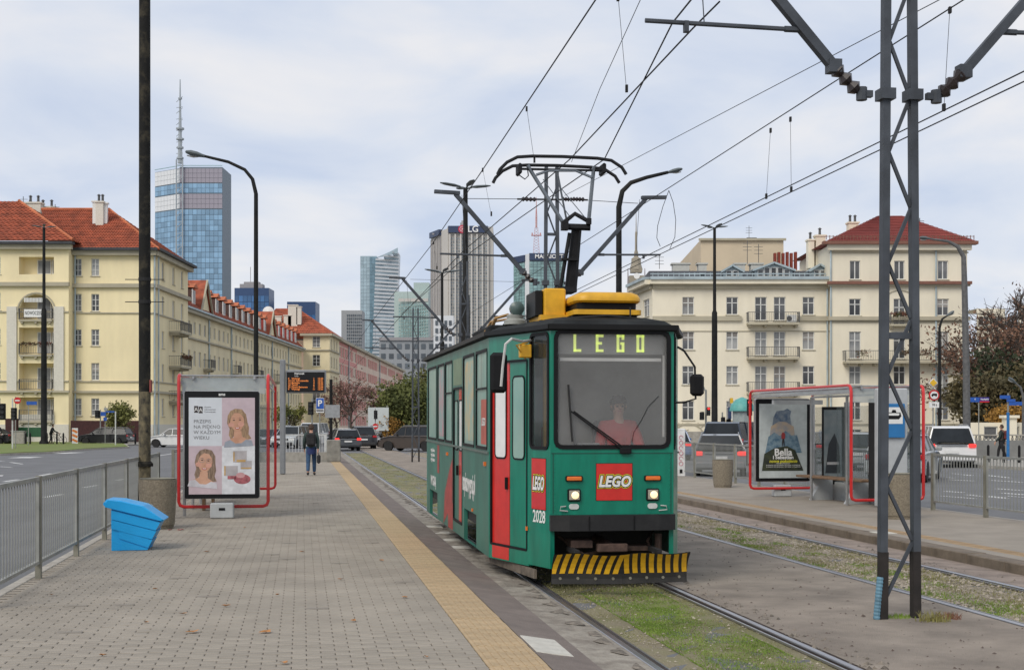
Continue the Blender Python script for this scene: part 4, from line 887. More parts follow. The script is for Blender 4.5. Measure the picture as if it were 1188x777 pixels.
# ================================================================ SHELTERS
sred = mat('shelter_red', (.62, .022, .022), .35, var=.08, coat=.3)
shgl = mat('shelter_glass', (.22, .27, .27), .05, var=.05, alpha=.24, spec=.6)
shgl2 = mat('shelter_roof_glass', (.55, .60, .60), .15, var=.15, scale=1.5, alpha=.55, spec=.6)
stl = mat('stainless', (.42, .42, .42), .35, metal=.6, var=.1, scale=5)
pblk = mat('panel_black', (.006, .006, .007), .4, var=.1, spec=.3)
wg = mat('pale_panel', (.45, .47, .48), .45, var=.06)
paper = mat('poster_white', (.62, .65, .69), .35, var=.05, scale=3)
def loop(mb, w, z0, z1, y, r, rad=.09, x0=0):
    pts = [(x0 + x, y, z) for x, z in rrect(-w / 2, z0, w / 2, z1, rad, 4)]; pts.append(pts[0]); pts.append(pts[1]); return mb.tube(pts, r, 8, cap=False)
def shelter(loc, length, label, w=1.6, wfar=None, zt=2.6, zb=.2):
    t = thing('tram_shelter', label, 'shelter', loc, TH)
    def arc(c, r, a0, a1, f): return [f(c, r * math.cos(R(a0 + (a1 - a0) * k / 4)), r * math.sin(R(a0 + (a1 - a0) * k / 4))) for k in range(5)]
    for y in (0, length):
        ins = .10 if y == 0 else -.10; pts = []
        for sx in (-1, 1):
            side_ = [(sx * w / 2, y + ins * 1.6, zt), (sx * w / 2, y + ins * .7, zt - .012), (sx * w / 2, y + ins * .2, zt - .05), (sx * w / 2, y, zt - .14), (sx * w / 2, y, zb + .09), (sx * (w / 2 - .025), y, zb + .025), (sx * (w / 2 - .09), y, zb)]
            pts = pts + side_ if sx < 0 else pts + side_[::-1]
        mb = MB(); mb.tube(pts, .032, 8); mb.build('end_frame', sred, t, smooth=True)
    for sx in (-1, 1): mb = MB(); mb.tube([(sx * w / 2, .15, zt), (sx * w / 2, length - .15, zt)], .030, 8); mb.build('top_tube', sred, t, smooth=True)
    # roof: glass sheet bent down at both sides, with rails and cross bars
    mb = MB(); n = 8; rings = []
    prof = [(-w / 2 + .03, zt - .16)] + [(-w / 2 + .10 - .07 * math.cos(a), zt - .12 + .10 * math.sin(a)) for a in (0, .5, 1.0, 1.57)] + [(w / 2 - .10 + .07 * math.cos(a), zt - .12 + .10 * math.sin(a)) for a in (1.57, 1.0, .5, 0)] + [(w / 2 - .03, zt - .16)]
    vs = [(x, y, z) for y in (.05, length - .05) for x, z in prof]; k = len(prof)
    mb.add(vs, [(i, i + 1, k + i + 1, k + i) for i in range(k - 1)]); mb.build('roof_glass', shgl2, t, smooth=True)
    mb = MB()
    for x in (-w / 2 + .03, w / 2 - .03): mb.bar((x, .04, zt - .14), (x, length - .04, zt - .14), .03, .04)
    for x in (-w / 2 + .25, w / 2 - .25): mb.bar((x, .04, zt - .05), (x, length - .04, zt - .05), .04, .05)
    for i in range(5): mb.bar((-w / 2 + .1, length * (i + .5) / 5, zt - .06), (w / 2 - .1, length * (i + .5) / 5, zt - .06), .03, .03)
    mb.build('roof_frame', stl, t)
    mb = MB(); mb.prism([(-w / 2 + .05, zt - .34), (w / 2 - .05, zt - .34), (w / 2 - .05, zt - .05), (-w / 2 + .05, zt - .05)], .10, .115); mb.build('front_glass', shgl2, t)
    mb = MB(); mb.box((.02, .16, zt - .20), (.44, .05, .24)); mb.build('light_panel', wg, t)
    mb = MB(); mb.tube([(-w / 2 + .04, .10, zt - .01), (w / 2 - .04, .10, zt - .01)], .014, 6); mb.build('front_edge', stl, t)
    return t
def people_poster(t, M0, w, h):
    """four-part advertisement: words, portrait, portrait, boxes; flat print"""
    def flat(name, polys, m, dz):
        for pl in polys: mb = MB(); mb.add([M0 @ Vector((x, y, dz)) for x, y in pl], [tuple(range(len(pl)))]); o = mb.build(name, m, t)
        return o
    def ell(cx, cy, rx, ry, n=18, a0=0, a1=2 * PI): return [(cx + rx * math.cos(a0 + (a1 - a0) * k / n), cy + ry * math.sin(a0 + (a1 - a0) * k / n)) for k in range(n)]
    flat('poster', [[(-w / 2, -h / 2), (w / 2, -h / 2), (w / 2, h / 2), (-w / 2, h / 2)]], paper, .001)
    pk_ = mat('print_pink', (.55, .44, .48), .35, var=.06); lg = mat('print_lilac', (.50, .48, .53), .35)
    flat('print_background', [[(0, 0), (w / 2, 0), (w / 2, h / 2), (0, h / 2)], [(-w / 2, -h / 2), (0, -h / 2), (0, 0), (-w / 2, 0)]], pk_, .002)
    flat('print_background', [[(0, -h / 2), (w / 2, -h / 2), (w / 2, 0), (0, 0)]], mat('print_pale', (.70, .71, .74), .35), .002)
    hair = mat('print_hair', (.17, .10, .06), .4, col2=(.46, .31, .18), scale=16, stretch=(3, 1, .5)); hair2 = mat('print_hair_brown', (.12, .075, .05), .4, col2=(.34, .24, .17), scale=16, stretch=(3, 1, .5))
    skin = mat('print_skin', (.62, .36, .25), .4, col2=(.48, .25, .16), scale=5); lips = mat('print_lips', (.45, .10, .09), .4); eye = mat('print_dark', (.04, .03, .03), .4); cl1 = mat('print_cloth', (.34, .37, .43), .4); cl2 = mat('print_cloth_pale', (.62, .60, .64), .4)
    for (cx_, cy_, k, hm, cm, tilt, glasses) in ((.27, .42, 1.08, hair, cl1, .06, False), (-.30, -.31, 1.10, hair2, cl2, -.10, True)):
        def rot(pl): 
            return [(cx_ + ((x) * math.cos(tilt) - (y) * math.sin(tilt)) * k, cy_ + ((x) * math.sin(tilt) + (y) * math.cos(tilt)) * k) for x, y in pl]
        flat('print_hair', [rot([(-.15, -.20), (-.13, -.10), (-.165, .0), (-.15, .12), (-.10, .20), (-.02, .235), (.09, .22), (.155, .13), (.17, .0), (.19, -.10), (.175, -.20), (.22, -.28), (.10, -.30), (.06, -.2), (-.05, -.2), (-.12, -.28)])], hm, .003)
        flat('print_neck', [rot([(-.06, -.14), (.06, -.14), (.07, -.24), (.18, -.30), (.22, -.38), (-.22, -.38), (-.17, -.29), (-.07, -.24)])], skin, .004)
        flat('print_face', [rot([(0.118 * math.cos(a) * (1 - .18 * max(0, -math.sin(a))), .02 + .175 * math.sin(a)) for a in [2 * PI * q / 24 for q in range(24)]])], skin, .005)
        flat('print_cheeks', [rot([(-.10 + .05 * math.cos(q), -.03 + .04 * math.sin(q)) for q in [2 * PI * j / 10 for j in range(10)]]), rot([(.065 + .05 * math.cos(q), -.03 + .04 * math.sin(q)) for q in [2 * PI * j / 10 for j in range(10)]])], mat('print_cheek', (.66, .34, .26), .4), .0055)
        flat('print_clothes', [rot([(-.24, -.40), (.24, -.40), (.22, -.31), (.13, -.29), (.05, -.345), (-.05, -.345), (-.13, -.28), (-.22, -.31)])], cm, .006)
        flat('print_hairline', [rot([(-.122, .0), (-.135, .13), (-.04, .215), (.06, .215), (.135, .13), (.124, .0), (.105, .09), (.05, .155), (-.03, .165), (-.085, .115)])], hm, .006)
        ey = []
        for sx in (-1, 1): ey += [rot(ell(sx * .05, .045, .020, .008, 10)), rot([(sx * .025, .075), (sx * .05, .083), (sx * .08, .073), (sx * .05, .077)])]
        ey += [rot([(-.012, -.035), (0, -.042), (.014, -.035), (0, -.038)])]
        flat('print_eyes', ey, eye, .0065)
        flat('print_mouth', [rot([(-.045, -.075), (0, -.082), (.045, -.072), (.03, -.105), (0, -.112), (-.03, -.105)])], lips, .0065)
        flat('print_teeth', [rot([(-.032, -.081), (0, -.087), (.032, -.079), (.018, -.094), (-.018, -.095)])], twhite, .007)
        if glasses:
            gl = []
            for sx in (-1, 1):
                o_ = ell(sx * .056, .04, .046, .034, 12); i_ = ell(sx * .056, .04, .041, .029, 12)
                for q in range(12): gl.append(rot([o_[q], o_[(q + 1) % 12], i_[(q + 1) % 12], i_[q]]))
            flat('print_glasses', gl, mat('print_grey', (.3, .27, .27), .4), .007)
    rose = mat('print_rose', (.48, .14, .16), .4, var=.3, scale=10); gold = mat('print_gold', (.55, .34, .12), .4); wb = mat('print_box_white', (.45, .42, .43), .4)
    flat('print_boxes', [[(.20, -.30), (.44, -.30), (.44, -.09), (.20, -.09)], [(.04, -.54), (.28, -.54), (.28, -.36), (.04, -.36)], [(.33, -.42), (.53, -.42), (.53, -.27), (.33, -.27)]], wb, .003)
    flat('print_boxes', [[(.20, -.28), (.225, -.28), (.225, -.11), (.20, -.11)], [(.04, -.53), (.065, -.53), (.065, -.36), (.04, -.36)], [(.26, -.29), (.42, -.29), (.42, -.25), (.26, -.25)], [(.34, -.415), (.52, -.415), (.52, -.39), (.34, -.39)]], gold, .0035)
    flat('print_jar', [ell(.36, -.60, .15, .09, 16), [(.10, -.60), (.25, -.60), (.25, -.54), (.10, -.54)]], rose, .004)
    flat('print_jar_lid', [ell(.33, -.53, .08, .05, 12)], mat('print_rose_pale', (.62, .33, .34), .4), .0045)
    mb = MB(); TM = lambda x, y: M0 @ Matrix.Translation((x, y, .004))
    for i, s in enumerate(('PRZEPIS', 'NA PIĘKNO', 'W KAŻDYM', 'WIEKU')): text(s, .086, TM(-.50, .44 - i * .098), mb, align='LEFT', spacing=1.04, extrude=.0004)
    mb.build('lettering', mat('print_text_grey', (.22, .22, .23), .5), t)
    flat('print_logo', [[(-.49, .60), (-.42, .60), (-.42, .72), (-.49, .72)], [(-.41, .59), (-.34, .59), (-.34, .71), (-.41, .71)]], eye, .003)
    mb = MB(); text('A', .10, TM(-.455, .655), mb); text('A', .10, TM(-.375, .645), mb); mb.build('lettering', twhite, t)
    mb = MB()
    for i, s in enumerate(('Oceanic', 'Laboratorium', 'Kosmetyczne')): text(s, .036, TM(-.31, .70 - i * .042), mb, align='LEFT')
    mb.build('lettering', MATS['print_text_grey'], t)
def mountain_poster(t, M0, w, h):
    def flat(name, polys, m, dz):
        mb = MB()
        for pl in polys: mb.add([M0 @ Vector((x, y, dz)) for x, y in pl], [tuple(range(len(pl)))])
        return mb.build(name, m, t)
    flat('poster', [[(-w / 2, -h / 2), (w / 2, -h / 2), (w / 2, h / 2), (-w / 2, h / 2)]], mat('poster_grey', (.50, .55, .55), .35, var=.08), .001)
    # plain mountain picture: sky band, dusk band, ridge, dark foot
    flat('print_sky', [[(-.27, .30), (-.24, .55), (-.16, .70), (.02, .72), (.10, .76), (.20, .70), (.17, .58), (.22, .30)]], mat('print_blue', (.07, .12, .20), .4, col2=(.26, .30, .33), scale=9), .002)
    flat('print_dusk', [[(-.33, .10), (-.30, .34), (-.1, .46), (.08, .44), (.26, .34), (.29, .10)]], mat('print_dusk', (.50, .38, .26), .4, col2=(.28, .30, .33), scale=7), .003)
    flat('print_ridge', [[(-.44, -.28), (-.36, .10), (-.22, .20), (-.08, .12), (.06, .24), (.2, .13), (.34, .14), (.46, -.28)]], mat('print_ridge', (.06, .13, .20), .4, col2=(.24, .33, .38), scale=10), .004)
    flat('print_foot', [[(-.52, -.70), (-.46, -.30), (-.2, -.16), (.1, -.12), (.3, -.22), (.5, -.70)]], mat('print_foot', (.018, .022, .022), .4, col2=(.05, .06, .03), scale=8), .005)
    flat('print_walker', [[(-.02, .05), (-.035, -.12), (-.015, -.13), (0, -.02), (.015, -.13), (.035, -.12), (.03, .06), (.02, .13), (-.015, .13)]], mat('print_dark', (.04, .03, .03), .4), .006)
    flat('print_walker', [[(-.045, .05), (.045, .05), (.05, .16), (.02, .20), (-.02, .20), (-.045, .15)]], mat('print_red', (.35, .05, .05), .4), .0065)
    mb = MB(); TM = lambda x, y: M0 @ Matrix.Translation((x, y, .008))
    text('Bella', .23, TM(0, -.27), mb, offset=.006); text('i Sebastian', .12, TM(0, -.385), mb, offset=.004); text('DREAM FILM KINOŚWIAT', .03, TM(0, -.53), mb)
    for i in range(2): text('W KINACH OD LISTOPADA  REŻYSERIA  SCENARIUSZ', .035, TM(0, -.57 - i * .04), mb)
    mb.build('lettering', twhite, t)
    mb = MB(); text('nowe pokolenie', .105, TM(0, -.475), mb, offset=.003, shear=.2); mb.build('lettering', mat('print_yellow', (.65, .60, .05), .4), t)
def citylight(loc, label, poster, rz=TH, base=True, pw_=1.34, ph=1.95, zc=1.33, cap=True):
    t = thing('advertising_panel', label, 'advertising panel', loc, rz)
    mb = MB(); mb.box((0, 0, zc), (pw_, .16, ph), bev=.03); mb.build('case', stl, t)
    mb = MB(); mb.prism(rrect(-pw_ / 2 + .01, zc - ph / 2 + .01, pw_ / 2 - .01, zc + ph / 2 - .01, .03), -.10, -.075, 'Y'); mb.build('frame', pblk, t)
    M0 = frameM((0, -.1015, zc - .02), (1, 0, 0), (0, -1, 0)); poster(t, M0, 1.17, 1.74)
    mb = MB(); text('ams', .075, frameM((0, -.1045, zc + ph / 2 - .065), (1, 0, 0), (0, -1, 0)), mb, offset=.002); mb.build('lettering', twhite, t)
    if base:
        mb = MB(); mb.box((0, .0, .14), (.42, .22, .28), bev=.02); fb = mb.build('foot', wg, t)
        mb = MB(); mb.box((0, -.112, .17), (.11, .01, .045)); mb.build('slot', pblk, fb)
    return t
# left shelter
b0 = T(-1.425, 25.2, 0)
ls = shelter(b0, 7.0, 'glass tram shelter with red loop frames on the left platform')
mb = MB()
w = 1.6
for (x, y0, y1) in ((-w / 2 + .06, .5, 6.6),):
    mb.box((x, (y0 + y1) / 2, 1.2), (.012, y1 - y0, 1.9))
mb.box((.3, 6.75, 1.2), (.7, .012, 1.9)); mb.build('wall_glass', shgl, ls)
mb = MB()
for x, y in ((-w / 2 + .06, .5), (-w / 2 + .06, 2.5), (-w / 2 + .06, 4.6), (-w / 2 + .06, 6.7), (.65, 6.75)): mb.tube([(x, y, 0), (x, y, 2.5)], .03, 8)
mb.build('posts', stl, ls)
mb = MB(); mb.box((-.45, 3.6, .48), (.38, 4.0, .05), bev=.01); mb.box((-.5, 2.2, .24), (.06, .3, .46)); mb.box((-.5, 5.0, .24), (.06, .3, .46)); mb.build('bench', mat('bench_wood', (.22, .13, .07), .6, var=.2), ls)
citylight(T(-1.44, 25.0, 0), 'advertising panel with two women portraits at the near end of the left shelter', people_poster)
# right shelter
b1 = T(11.64, 27.4, 0)
rs_ = shelter(b1, 5.1, 'glass tram shelter with red loop frames on the right platform', w=1.57, zt=2.47)
rs_.rotation_euler = (0, 0, TH + R(4.2))
mb = MB(); mb.box((w / 2 - .08, 2.6, 1.15), (.012, 4.4, 1.9)); mb.build('wall_glass', shgl, rs_)
mb = MB(); mb.box((.35, .18, 1.2), (.8, .012, 1.85)); mb.build('wall_glass', shgl, rs_)
mb = MB(); mb.box((-.1, 4.0, 2.2), (1.2, .10, .10)); mb.build('beam', wg, rs_)
Mi_ = wm(rs_).inverted(); pa_, pb_ = Mi_ @ T(11.43, 28.9, 0), Mi_ @ T(11.42, 30.9, 0)
for x, y in ((.72, .15), (.72, 1.6), (.72, 3.2), (.72, 4.9), (pa_.x, pa_.y), (pb_.x, pb_.y)): mb = MB(); mb.tube([(x, y, 0), (x, y, 2.3)], .03, 8); mb.build('post', stl, rs_)
mb = MB(); mb.box((.25, 2.8, .52), (.42, 3.2, .05), bev=.01); bn = mb.build('bench', mat('bench_wood', (.22, .13, .07), .6, var=.2), rs_)
for yy in (2.0, 3.7): mb = MB(); mb.prism([(.10, .0), (.62, 0), (.62, .49), (.08, .49), (.28, .3)], yy, yy + .12); mb.build('bench_foot', wg, bn)
mb = MB(); mb.box((.7, 2.9, .2), (.05, 3.9, .40)); mb.build('plinth', wg, rs_)
cl = citylight(T(10.47 + .84, 32.5, 0), 'advertising panel with mountain poster at the far end of the right shelter', mountain_poster)
def small_poster(t, M0, w, h): mountain_poster(t, M0, 1.17, 1.74)
ip = thing('information_board', 'narrow dark poster board inside the right shelter, beside the mountain poster', 'board', T(12.02, 31.2, 0), TH)
mb = MB(); mb.box((0, 0, 1.22), (.52, .06, 1.75), bev=.01); mb.build('frame', pblk, ip)
mb = MB(); mb.prism([(-.2, .6), (.16, .6), (.13, 1.2), (.02, 1.5), (-.12, 1.25)], -.0445, -.042, 'Y'); mb.build('print_figure', mat('print_dim_dark', (.03, .035, .04), .4), ip)
mb = MB(); text('KINO', .10, frameM((-.02, -.048, .80), (1, 0, 0), (0, -1, 0)), mb) if False else mb.box((-.02, -.047, .82), (.28, .003, .06)); mb.build('print_line', mat('print_grey_line', (.4, .4, .4), .5), ip)
mb = MB(); mb.box((-.02, -.035, 1.25), (.42, .008, 1.55)); mb.build('poster', mat('poster_dim', (.12, .16, .18), .4, col2=(.25, .27, .27), scale=3), ip)
mb = MB(); mb.box((.34, 0, 1.2), (.12, .08, 2.0)); mb.build('upright', stl, ip)
# ticket machine / slab behind with stop sign
sp = P(1036, 560, 26.4); sg = thing('stop_sign_board', 'blue tram stop sign on a pale slab, seen between the legs of the nearest mast', 'sign', (P(1040, 0, 26.6).x, 26.6, 0), TH)
mb = MB(); mb.box((0, .25, 1.25), (.62, .16, 2.3), bev=.02); mb.build('slab', wg, sg)
blue = mat('sign_blue', (.02, .17, .42), .4, var=.05)
mb = MB(); mb.box((.0, .13, 1.92 - .15), (.46, .03, .66), bev=.008); sb = mb.build('sign_plate', blue, sg)
M0 = frameM((-.0, .112, 1.87), (1, 0, 0), (0, -1, 0))
mb = MB(); mb.add([M0 @ Vector(p) for p in ((-.18, -.16, .0), (.18, -.16, .0), (.18, .16, .0), (-.18, .16, .0))], [(0, 1, 2, 3)]); mb.build('sign_field', twhite, sb)
mb = MB(); mb.prism([(-.14, 1.80), (.10, 1.80), (.15, 1.86), (.13, 1.93), (-.14, 1.93)], .108, .1105, 'Y'); mb.prism([(-.05, 1.93), (.05, 1.93), (.03, 1.98), (-.03, 1.98)], .108, .1105, 'Y')
mb.build('tram_symbol', tblk, sb); mb = MB(); mb.prism([(-.12, 1.87), (.10, 1.87), (.11, 1.915), (-.12, 1.915)], .106, .1075, 'Y'); mb.build('symbol_windows', twhite, sb)
mk_ = thing('ticket_machine', 'tall dark slim cabinet inside the right shelter, left of the mast', 'cabinet', (P(1016, 0, 28.2).x, 28.2, 0), TH)
mb = MB(); mb.box((0, 0, 1.2), (.16, .4, 2.05), bev=.02); mb.build('case', tblk, mk_); mb = MB(); mb.box((0, -.205, .75), (.12, .01, .8)); mb.build('panel', mat('cabinet_orange', (.35, .12, .04), .5), mk_)
# information display on the left platform
dp0 = Vector((P(328, 0, 47).x, 47, 0)); di = thing('departure_display', 'dark departure board with orange lines on a grey post, behind the left shelter', 'display', dp0)
mb = MB(); mb.box((0, 0, 1.95), (.17, .22, 3.9), bev=.03); mb.build('post', mat('post_grey', (.24, .25, .26), .5, var=.08), di)
z1 = CH + (492 - 429) / F * 47; z0 = CH + (492 - 456) / F * 47; xw = 46 / F * 47
mb = MB(); mb.box((.12 + xw / 2, 0, (z0 + z1) / 2), (xw, .22, z1 - z0), bev=.03); ca = mb.build('case', mat('post_grey', (.3, .31, .32), .5), di)
mb = MB(); mb.box((.12 + xw / 2, -.105, (z0 + z1) / 2 - .02), (xw - .06, .03, z1 - z0 - .12)); mb.build('screen', pblk, ca)
mb = MB(); om = mat('led_orange', (.5, .16, .03), .5, emit=(1, .28, .06, .45))
xl = .22
for i, (a, s, c) in enumerate((('4', 'Wyścigi', '1'), ('10', 'Os. Górczewska', '2'), ('14', 'Banacha', '4'), ('18', 'Żerań', '6'), ('35', 'Nowe Bemowo', '7'), ('4', 'Wyścigi', '11'))):
    z = z1 - .30 - i * .072
    text(a, .085, frameM((xl - .02, -.124, z), (1, 0, 0), (0, -1, 0)), mb, align='LEFT', offset=.002); text(s, .085, frameM((xl + .10, -.124, z), (1, 0, 0), (0, -1, 0)), mb, align='LEFT', offset=.002)
    text(c, .085, frameM((xl + .86, -.124, z), (1, 0, 0), (0, -1, 0)), mb, offset=.002); text('12:3' + str(i), .085, frameM((xl + 1.08, -.124, z), (1, 0, 0), (0, -1, 0)), mb, offset=.002)
mb.build('led_rows', om, ca)
mb = MB(); text('Kierunek', .09, frameM((xl + .2, -.124, z1 - .13), (1, 0, 0), (0, -1, 0)), mb, align='LEFT', offset=.002); text('Linia', .07, frameM((xl + .2, -.124, z1 - .21), (1, 0, 0), (0, -1, 0)), mb, align='LEFT'); mb.build('header', twhite, ca)
# bins
def bin_(loc, r, h, label):
    t = thing('concrete_bin', label, 'bin', loc); mb = MB(); mb.lathe([(r * .80, 0), (r * .82, .05), (r * .86, .06), (r * .98, h * .85), (r * .97, h), (r * .84, h), (r * .8, h * .6), (.01, h * .6)], (0, 0, 0), 24)
    mb.build('body', mat('pebble_concrete', (.30, .26, .195), .95, col2=(.18, .15, .11), scale=35, bump=.8, bscale=60, dirt=.4, dirtcol=(.1, .085, .06)), t, smooth=True)
    mb = MB(); mb.lathe([(r * .9, h), (r * .94, h + .015), (r * .86, h + .02), (r * .8, h - .01)], (0, 0, 0), 24); mb.build('rim', galv2, t, smooth=True); return t
bin_((P(183, 0, 22.6).x, 22.6, 0), .315, .80, 'round concrete bin beside the blue box, at the foot of the dark pole')
bin_((P(838.5, 0, 37.2).x, 37.2, 0), .29, .74, 'round concrete bin by the railing left of the right shelter')
bin_((P(1044, 0, 24.9).x, 24.9, 0), .33, .80, 'concrete bin behind the legs of the nearest mast')
# blue box
bb = thing('grit_box', 'bright blue plastic grit box with sloping lid, tilted on the paving', 'box', (P(157, 0, 18.9).x, 18.9, 0), R(8))
bl = mat('box_blue', (.008, .37, .80), .4, var=.04, scale=4, dirt=.12, dirtcol=(.05, .3, .55))
bk = 1 / 84.5
def bxp(px, py): return ((px - 157) * bk, (635 - py) * bk)
def layer(z): # left x, right x at height
    pts = sorted([bxp(134, 635)[1], 0]); return None
prof = [bxp(134, 635), bxp(174, 635), bxp(186, 603.5), bxp(133, 588)]
D = .55
mb = MB(); rr = []
lv = [(0.0, 134.5, 173), (.10, 134.3, 176), (.2, 134, 179), (.3, 133.7, 182), (.40, 133.4, 184.5)]
# tapering tub, narrow at the bottom in depth as well
x0, x1 = (133.5 - 157) * bk, (187 - 157) * bk; xb0 = (173 - 157) * bk
mb = MB(); mb.prism([(x0, 0), (xb0, 0), (x1 - .02, .37), (x1 - .02, .42), (x0, .60)], -D * .5, D * .5); tub = mb.build('tub', bl, bb)
for k, (zl, zr) in enumerate(((.545, .375), (.415, .255), (.285, .135), (.155, .02))):
    zl2, zr2 = (.415, .255) if k == 0 else ((.285, .135) if k == 1 else ((.155, .02) if k == 2 else (.0, .0)))
    xr = lambda z: xb0 + (x1 - .02 - xb0) * z / .37; xl_ = x0 + (0, 0, .10, .10)[k]; e = .030 - .007 * k
    mb = MB(); mb.prism([(xl_ + .0, zl2 + .010), (xr(zr2) + e * .5, zr2 + .012), (xr(zr) + e, zr), (xl_, zl)] if k < 3 else [(xl_ + .02, .004), (xb0 + .005, .004), (xr(.02) + .008, .018), (xl_ + .02, .14)], -D * .5 - e, D * .5 + e); mb.build('rib', bl, tub)
mb = MB(); a = Vector((x0 - .07, 0, .66)); b_ = Vector((x1 + .05, 0, .43))
lid = [(x0 - .08, .585), (x1 + .045, .385), (x1 + .06, .41), (x0 + .42, .60), (x0 + .12, .675), (x0 - .06, .69), (x0 - .09, .65)]
mb.prism(lid, -.33, .33, 'Y', inset=.025); ld = mb.build('lid', bl, bb)
mb = MB(); mb.tube([(x0 - .075, -.30, .63), (x0 - .075, .30, .63)], .03, 10); mb.build('hinge', bl, ld)
M0 = frameM((x0 + .36, -.1, .628), (.97, 0, -.27), (.27, 0, .97)); mb = MB(); text('SÓL PIASEK', .07, M0 @ Matrix.Rotation(0, 4, 'Z') @ Matrix.Translation((0, .1, .006)), mb, xscale=.9); mb.build('lettering', mat('print_pale_blue', (.35, .55, .7), .5), ld)
# ================================================================ FENCES
def railing(pts, label, h=1.13, nb=17, group=None, bar_r=.008, m=galv, foot=.18, name='railing', pm=galv2):
    base = Vector(pts[0]); t = thing(name, label, 'railing', base, 0, group)
    for i, p in enumerate(pts):
        p = Vector(p) - base; d = (Vector(pts[min(i + 1, len(pts) - 1)]) - Vector(pts[max(i - 1, 0)])).normalized(); rz = math.atan2(d.y, d.x)
        rt = Matrix.Rotation(rz, 3, 'Z')
        mb = MB(); mb.box(p + Vector((0, 0, h / 2)), (.09, .06, h), rot=rt); mb.build('post', pm, t)
        if i < len(pts) - 1:
            q = Vector(pts[i + 1]) - base; e = (q - p).normalized() * .05; a, b = p + e, q - e
            mb = MB(); mb.bar(a + Vector((0, 0, h - .03)), b + Vector((0, 0, h - .03)), .045, .045); mb.bar(a + Vector((0, 0, foot)), b + Vector((0, 0, foot)), .045, .035)
            for s_ in (a, b): mb.bar(s_ + Vector((0, 0, foot)), s_ + Vector((0, 0, h - .03)), .04, .04)
            pn = mb.build('panel_frame', m, t)
            for k in range(1, nb):
                c = a.lerp(b, k / nb); mb = MB()
                if k == 1: pass
                mb.box((0, 0, 0), (.022, .010, h - .05 - foot), rot=rt)
                if ('bar', round(h, 2), round(rz, 2), foot) not in BARS: BARS[('bar', round(h, 2), round(rz, 2), foot)] = mb.mesh('bar', m)
                inst('bar', BARS[('bar', round(h, 2), round(rz, 2), foot)], pn, c + Vector((0, 0, (h + foot) / 2 - .01)))
    return t
BARS = {}
railing([T(-2.91, 12.7 + i * 2.552) for i in range(7)], 'long grey bar railing along the left edge of the left platform', nb=18)
railing([T(-2.91, 31.2 + i * 2.9) for i in range(9)], 'far stretch of grey railing seen behind the left shelter', nb=16)
railing([T(12.5, 18.9 + i * 2.1) for i in range(5)][::-1], 'near stretch of grey bar railing at the right edge of the right platform', nb=17, pm=galv2)
railing([T(12.5, 29.5 + i * 2.05) for i in range(9)], 'grey bar railing running behind the right shelter', nb=17)
# white railing and low wall at the end of the left platform
wr = mat('railing_white', (.55, .56, .55), .5, var=.1)
tw = thing('low_wall', 'low concrete wall with square end block closing the far end of the left platform', 'wall', T(-2.9, 62, 0), TH)
mb = MB(); mb.box((2.1, .1, .22), (4.2, .3, .44)); mb.build('wall', conc, tw)
mb = MB(); mb.box((4.5 - .2, 0, .50), (.62, .6, 1.0), bev=.03); mb.build('end_block', mat('old_concrete', (.26, .25, .22), .95, var=.2, scale=3), tw)
mb = MB(); mb.box((.55, 0, .5), (.6, .6, 1.0), bev=.03); mb.build('end_block', MATS['old_concrete'], tw)
railing([T(-.9, 63.2), T(.2, 63.2), T(1.1, 63.2)], 'white railing behind the low wall at the far platform end', h=1.25, nb=7, m=wr, pm=wr)
# ================================================================ BUILDINGS
cream = mat('plaster_cream', (.80, .735, .585), .9, var=.06, scale=.5, bump=.1, dirt=.45, dirtcol=(.62, .565, .45), stretch=(1, 1, .35))
yellow = mat('plaster_yellow', (.86, .745, .47), .9, var=.06, scale=.5, dirt=.4, dirtcol=(.66, .56, .36), stretch=(1, 1, .35))
yellow2 = mat('plaster_yellow_row', (.80, .70, .46), .9, var=.08, scale=.5, dirt=.5, dirtcol=(.55, .47, .32), stretch=(1, 1, .35))
trimc = mat('stone_trim', (.44, .40, .30), .9, var=.08, scale=.5)
trimb = mat('ledge_brown', (.22, .10, .07), .8, var=.1)
tile_or = mat('roof_tile_orange', (.42, .105, .05), .85, var=.25, scale=1.2, dirt=.55, dirtcol=(.22, .065, .045))
tile_or2 = mat('roof_tile_light', (.52, .16, .07), .85, var=.2, scale=.8)
tile_rd = mat('roof_tile_red', (.27, .055, .045), .8, var=.12, scale=.6)
zinc = mat('roof_zinc', (.42, .50, .53), .5, metal=.2, var=.15, scale=.6)
slate = mat('roof_dark', (.045, .048, .055), .7, var=.2, scale=1)
wfr = mat('window_white', (.72, .72, .69), .5, var=.04)
wfr_g = mat('window_greyish', (.5, .5, .46), .6, var=.05)
gl = mat('window_glass', (.03, .033, .037), .12, col2=(.14, .14, .14), scale=.35, spec=.7, objrand=.7)
glc = mat('window_glass_curtain', (.34, .34, .33), .3, col2=(.14, .15, .16), scale=.6, spec=.6, objrand=.35)
iron = mat('balcony_iron', (.10, .10, .10), .6, var=.2)
WM = {}
blindm = mat('blind_grey', (.30, .28, .26), .8, var=.1, objrand=.3)
def BL_(w, h):
    k = ('bl', round(w, 2), round(h, 2))
    if k not in WM: mb = MB(); mb.box((0, .005, 0), (w, .02, h)); WM[k] = mb.mesh('blind', blindm)
    return WM[k]
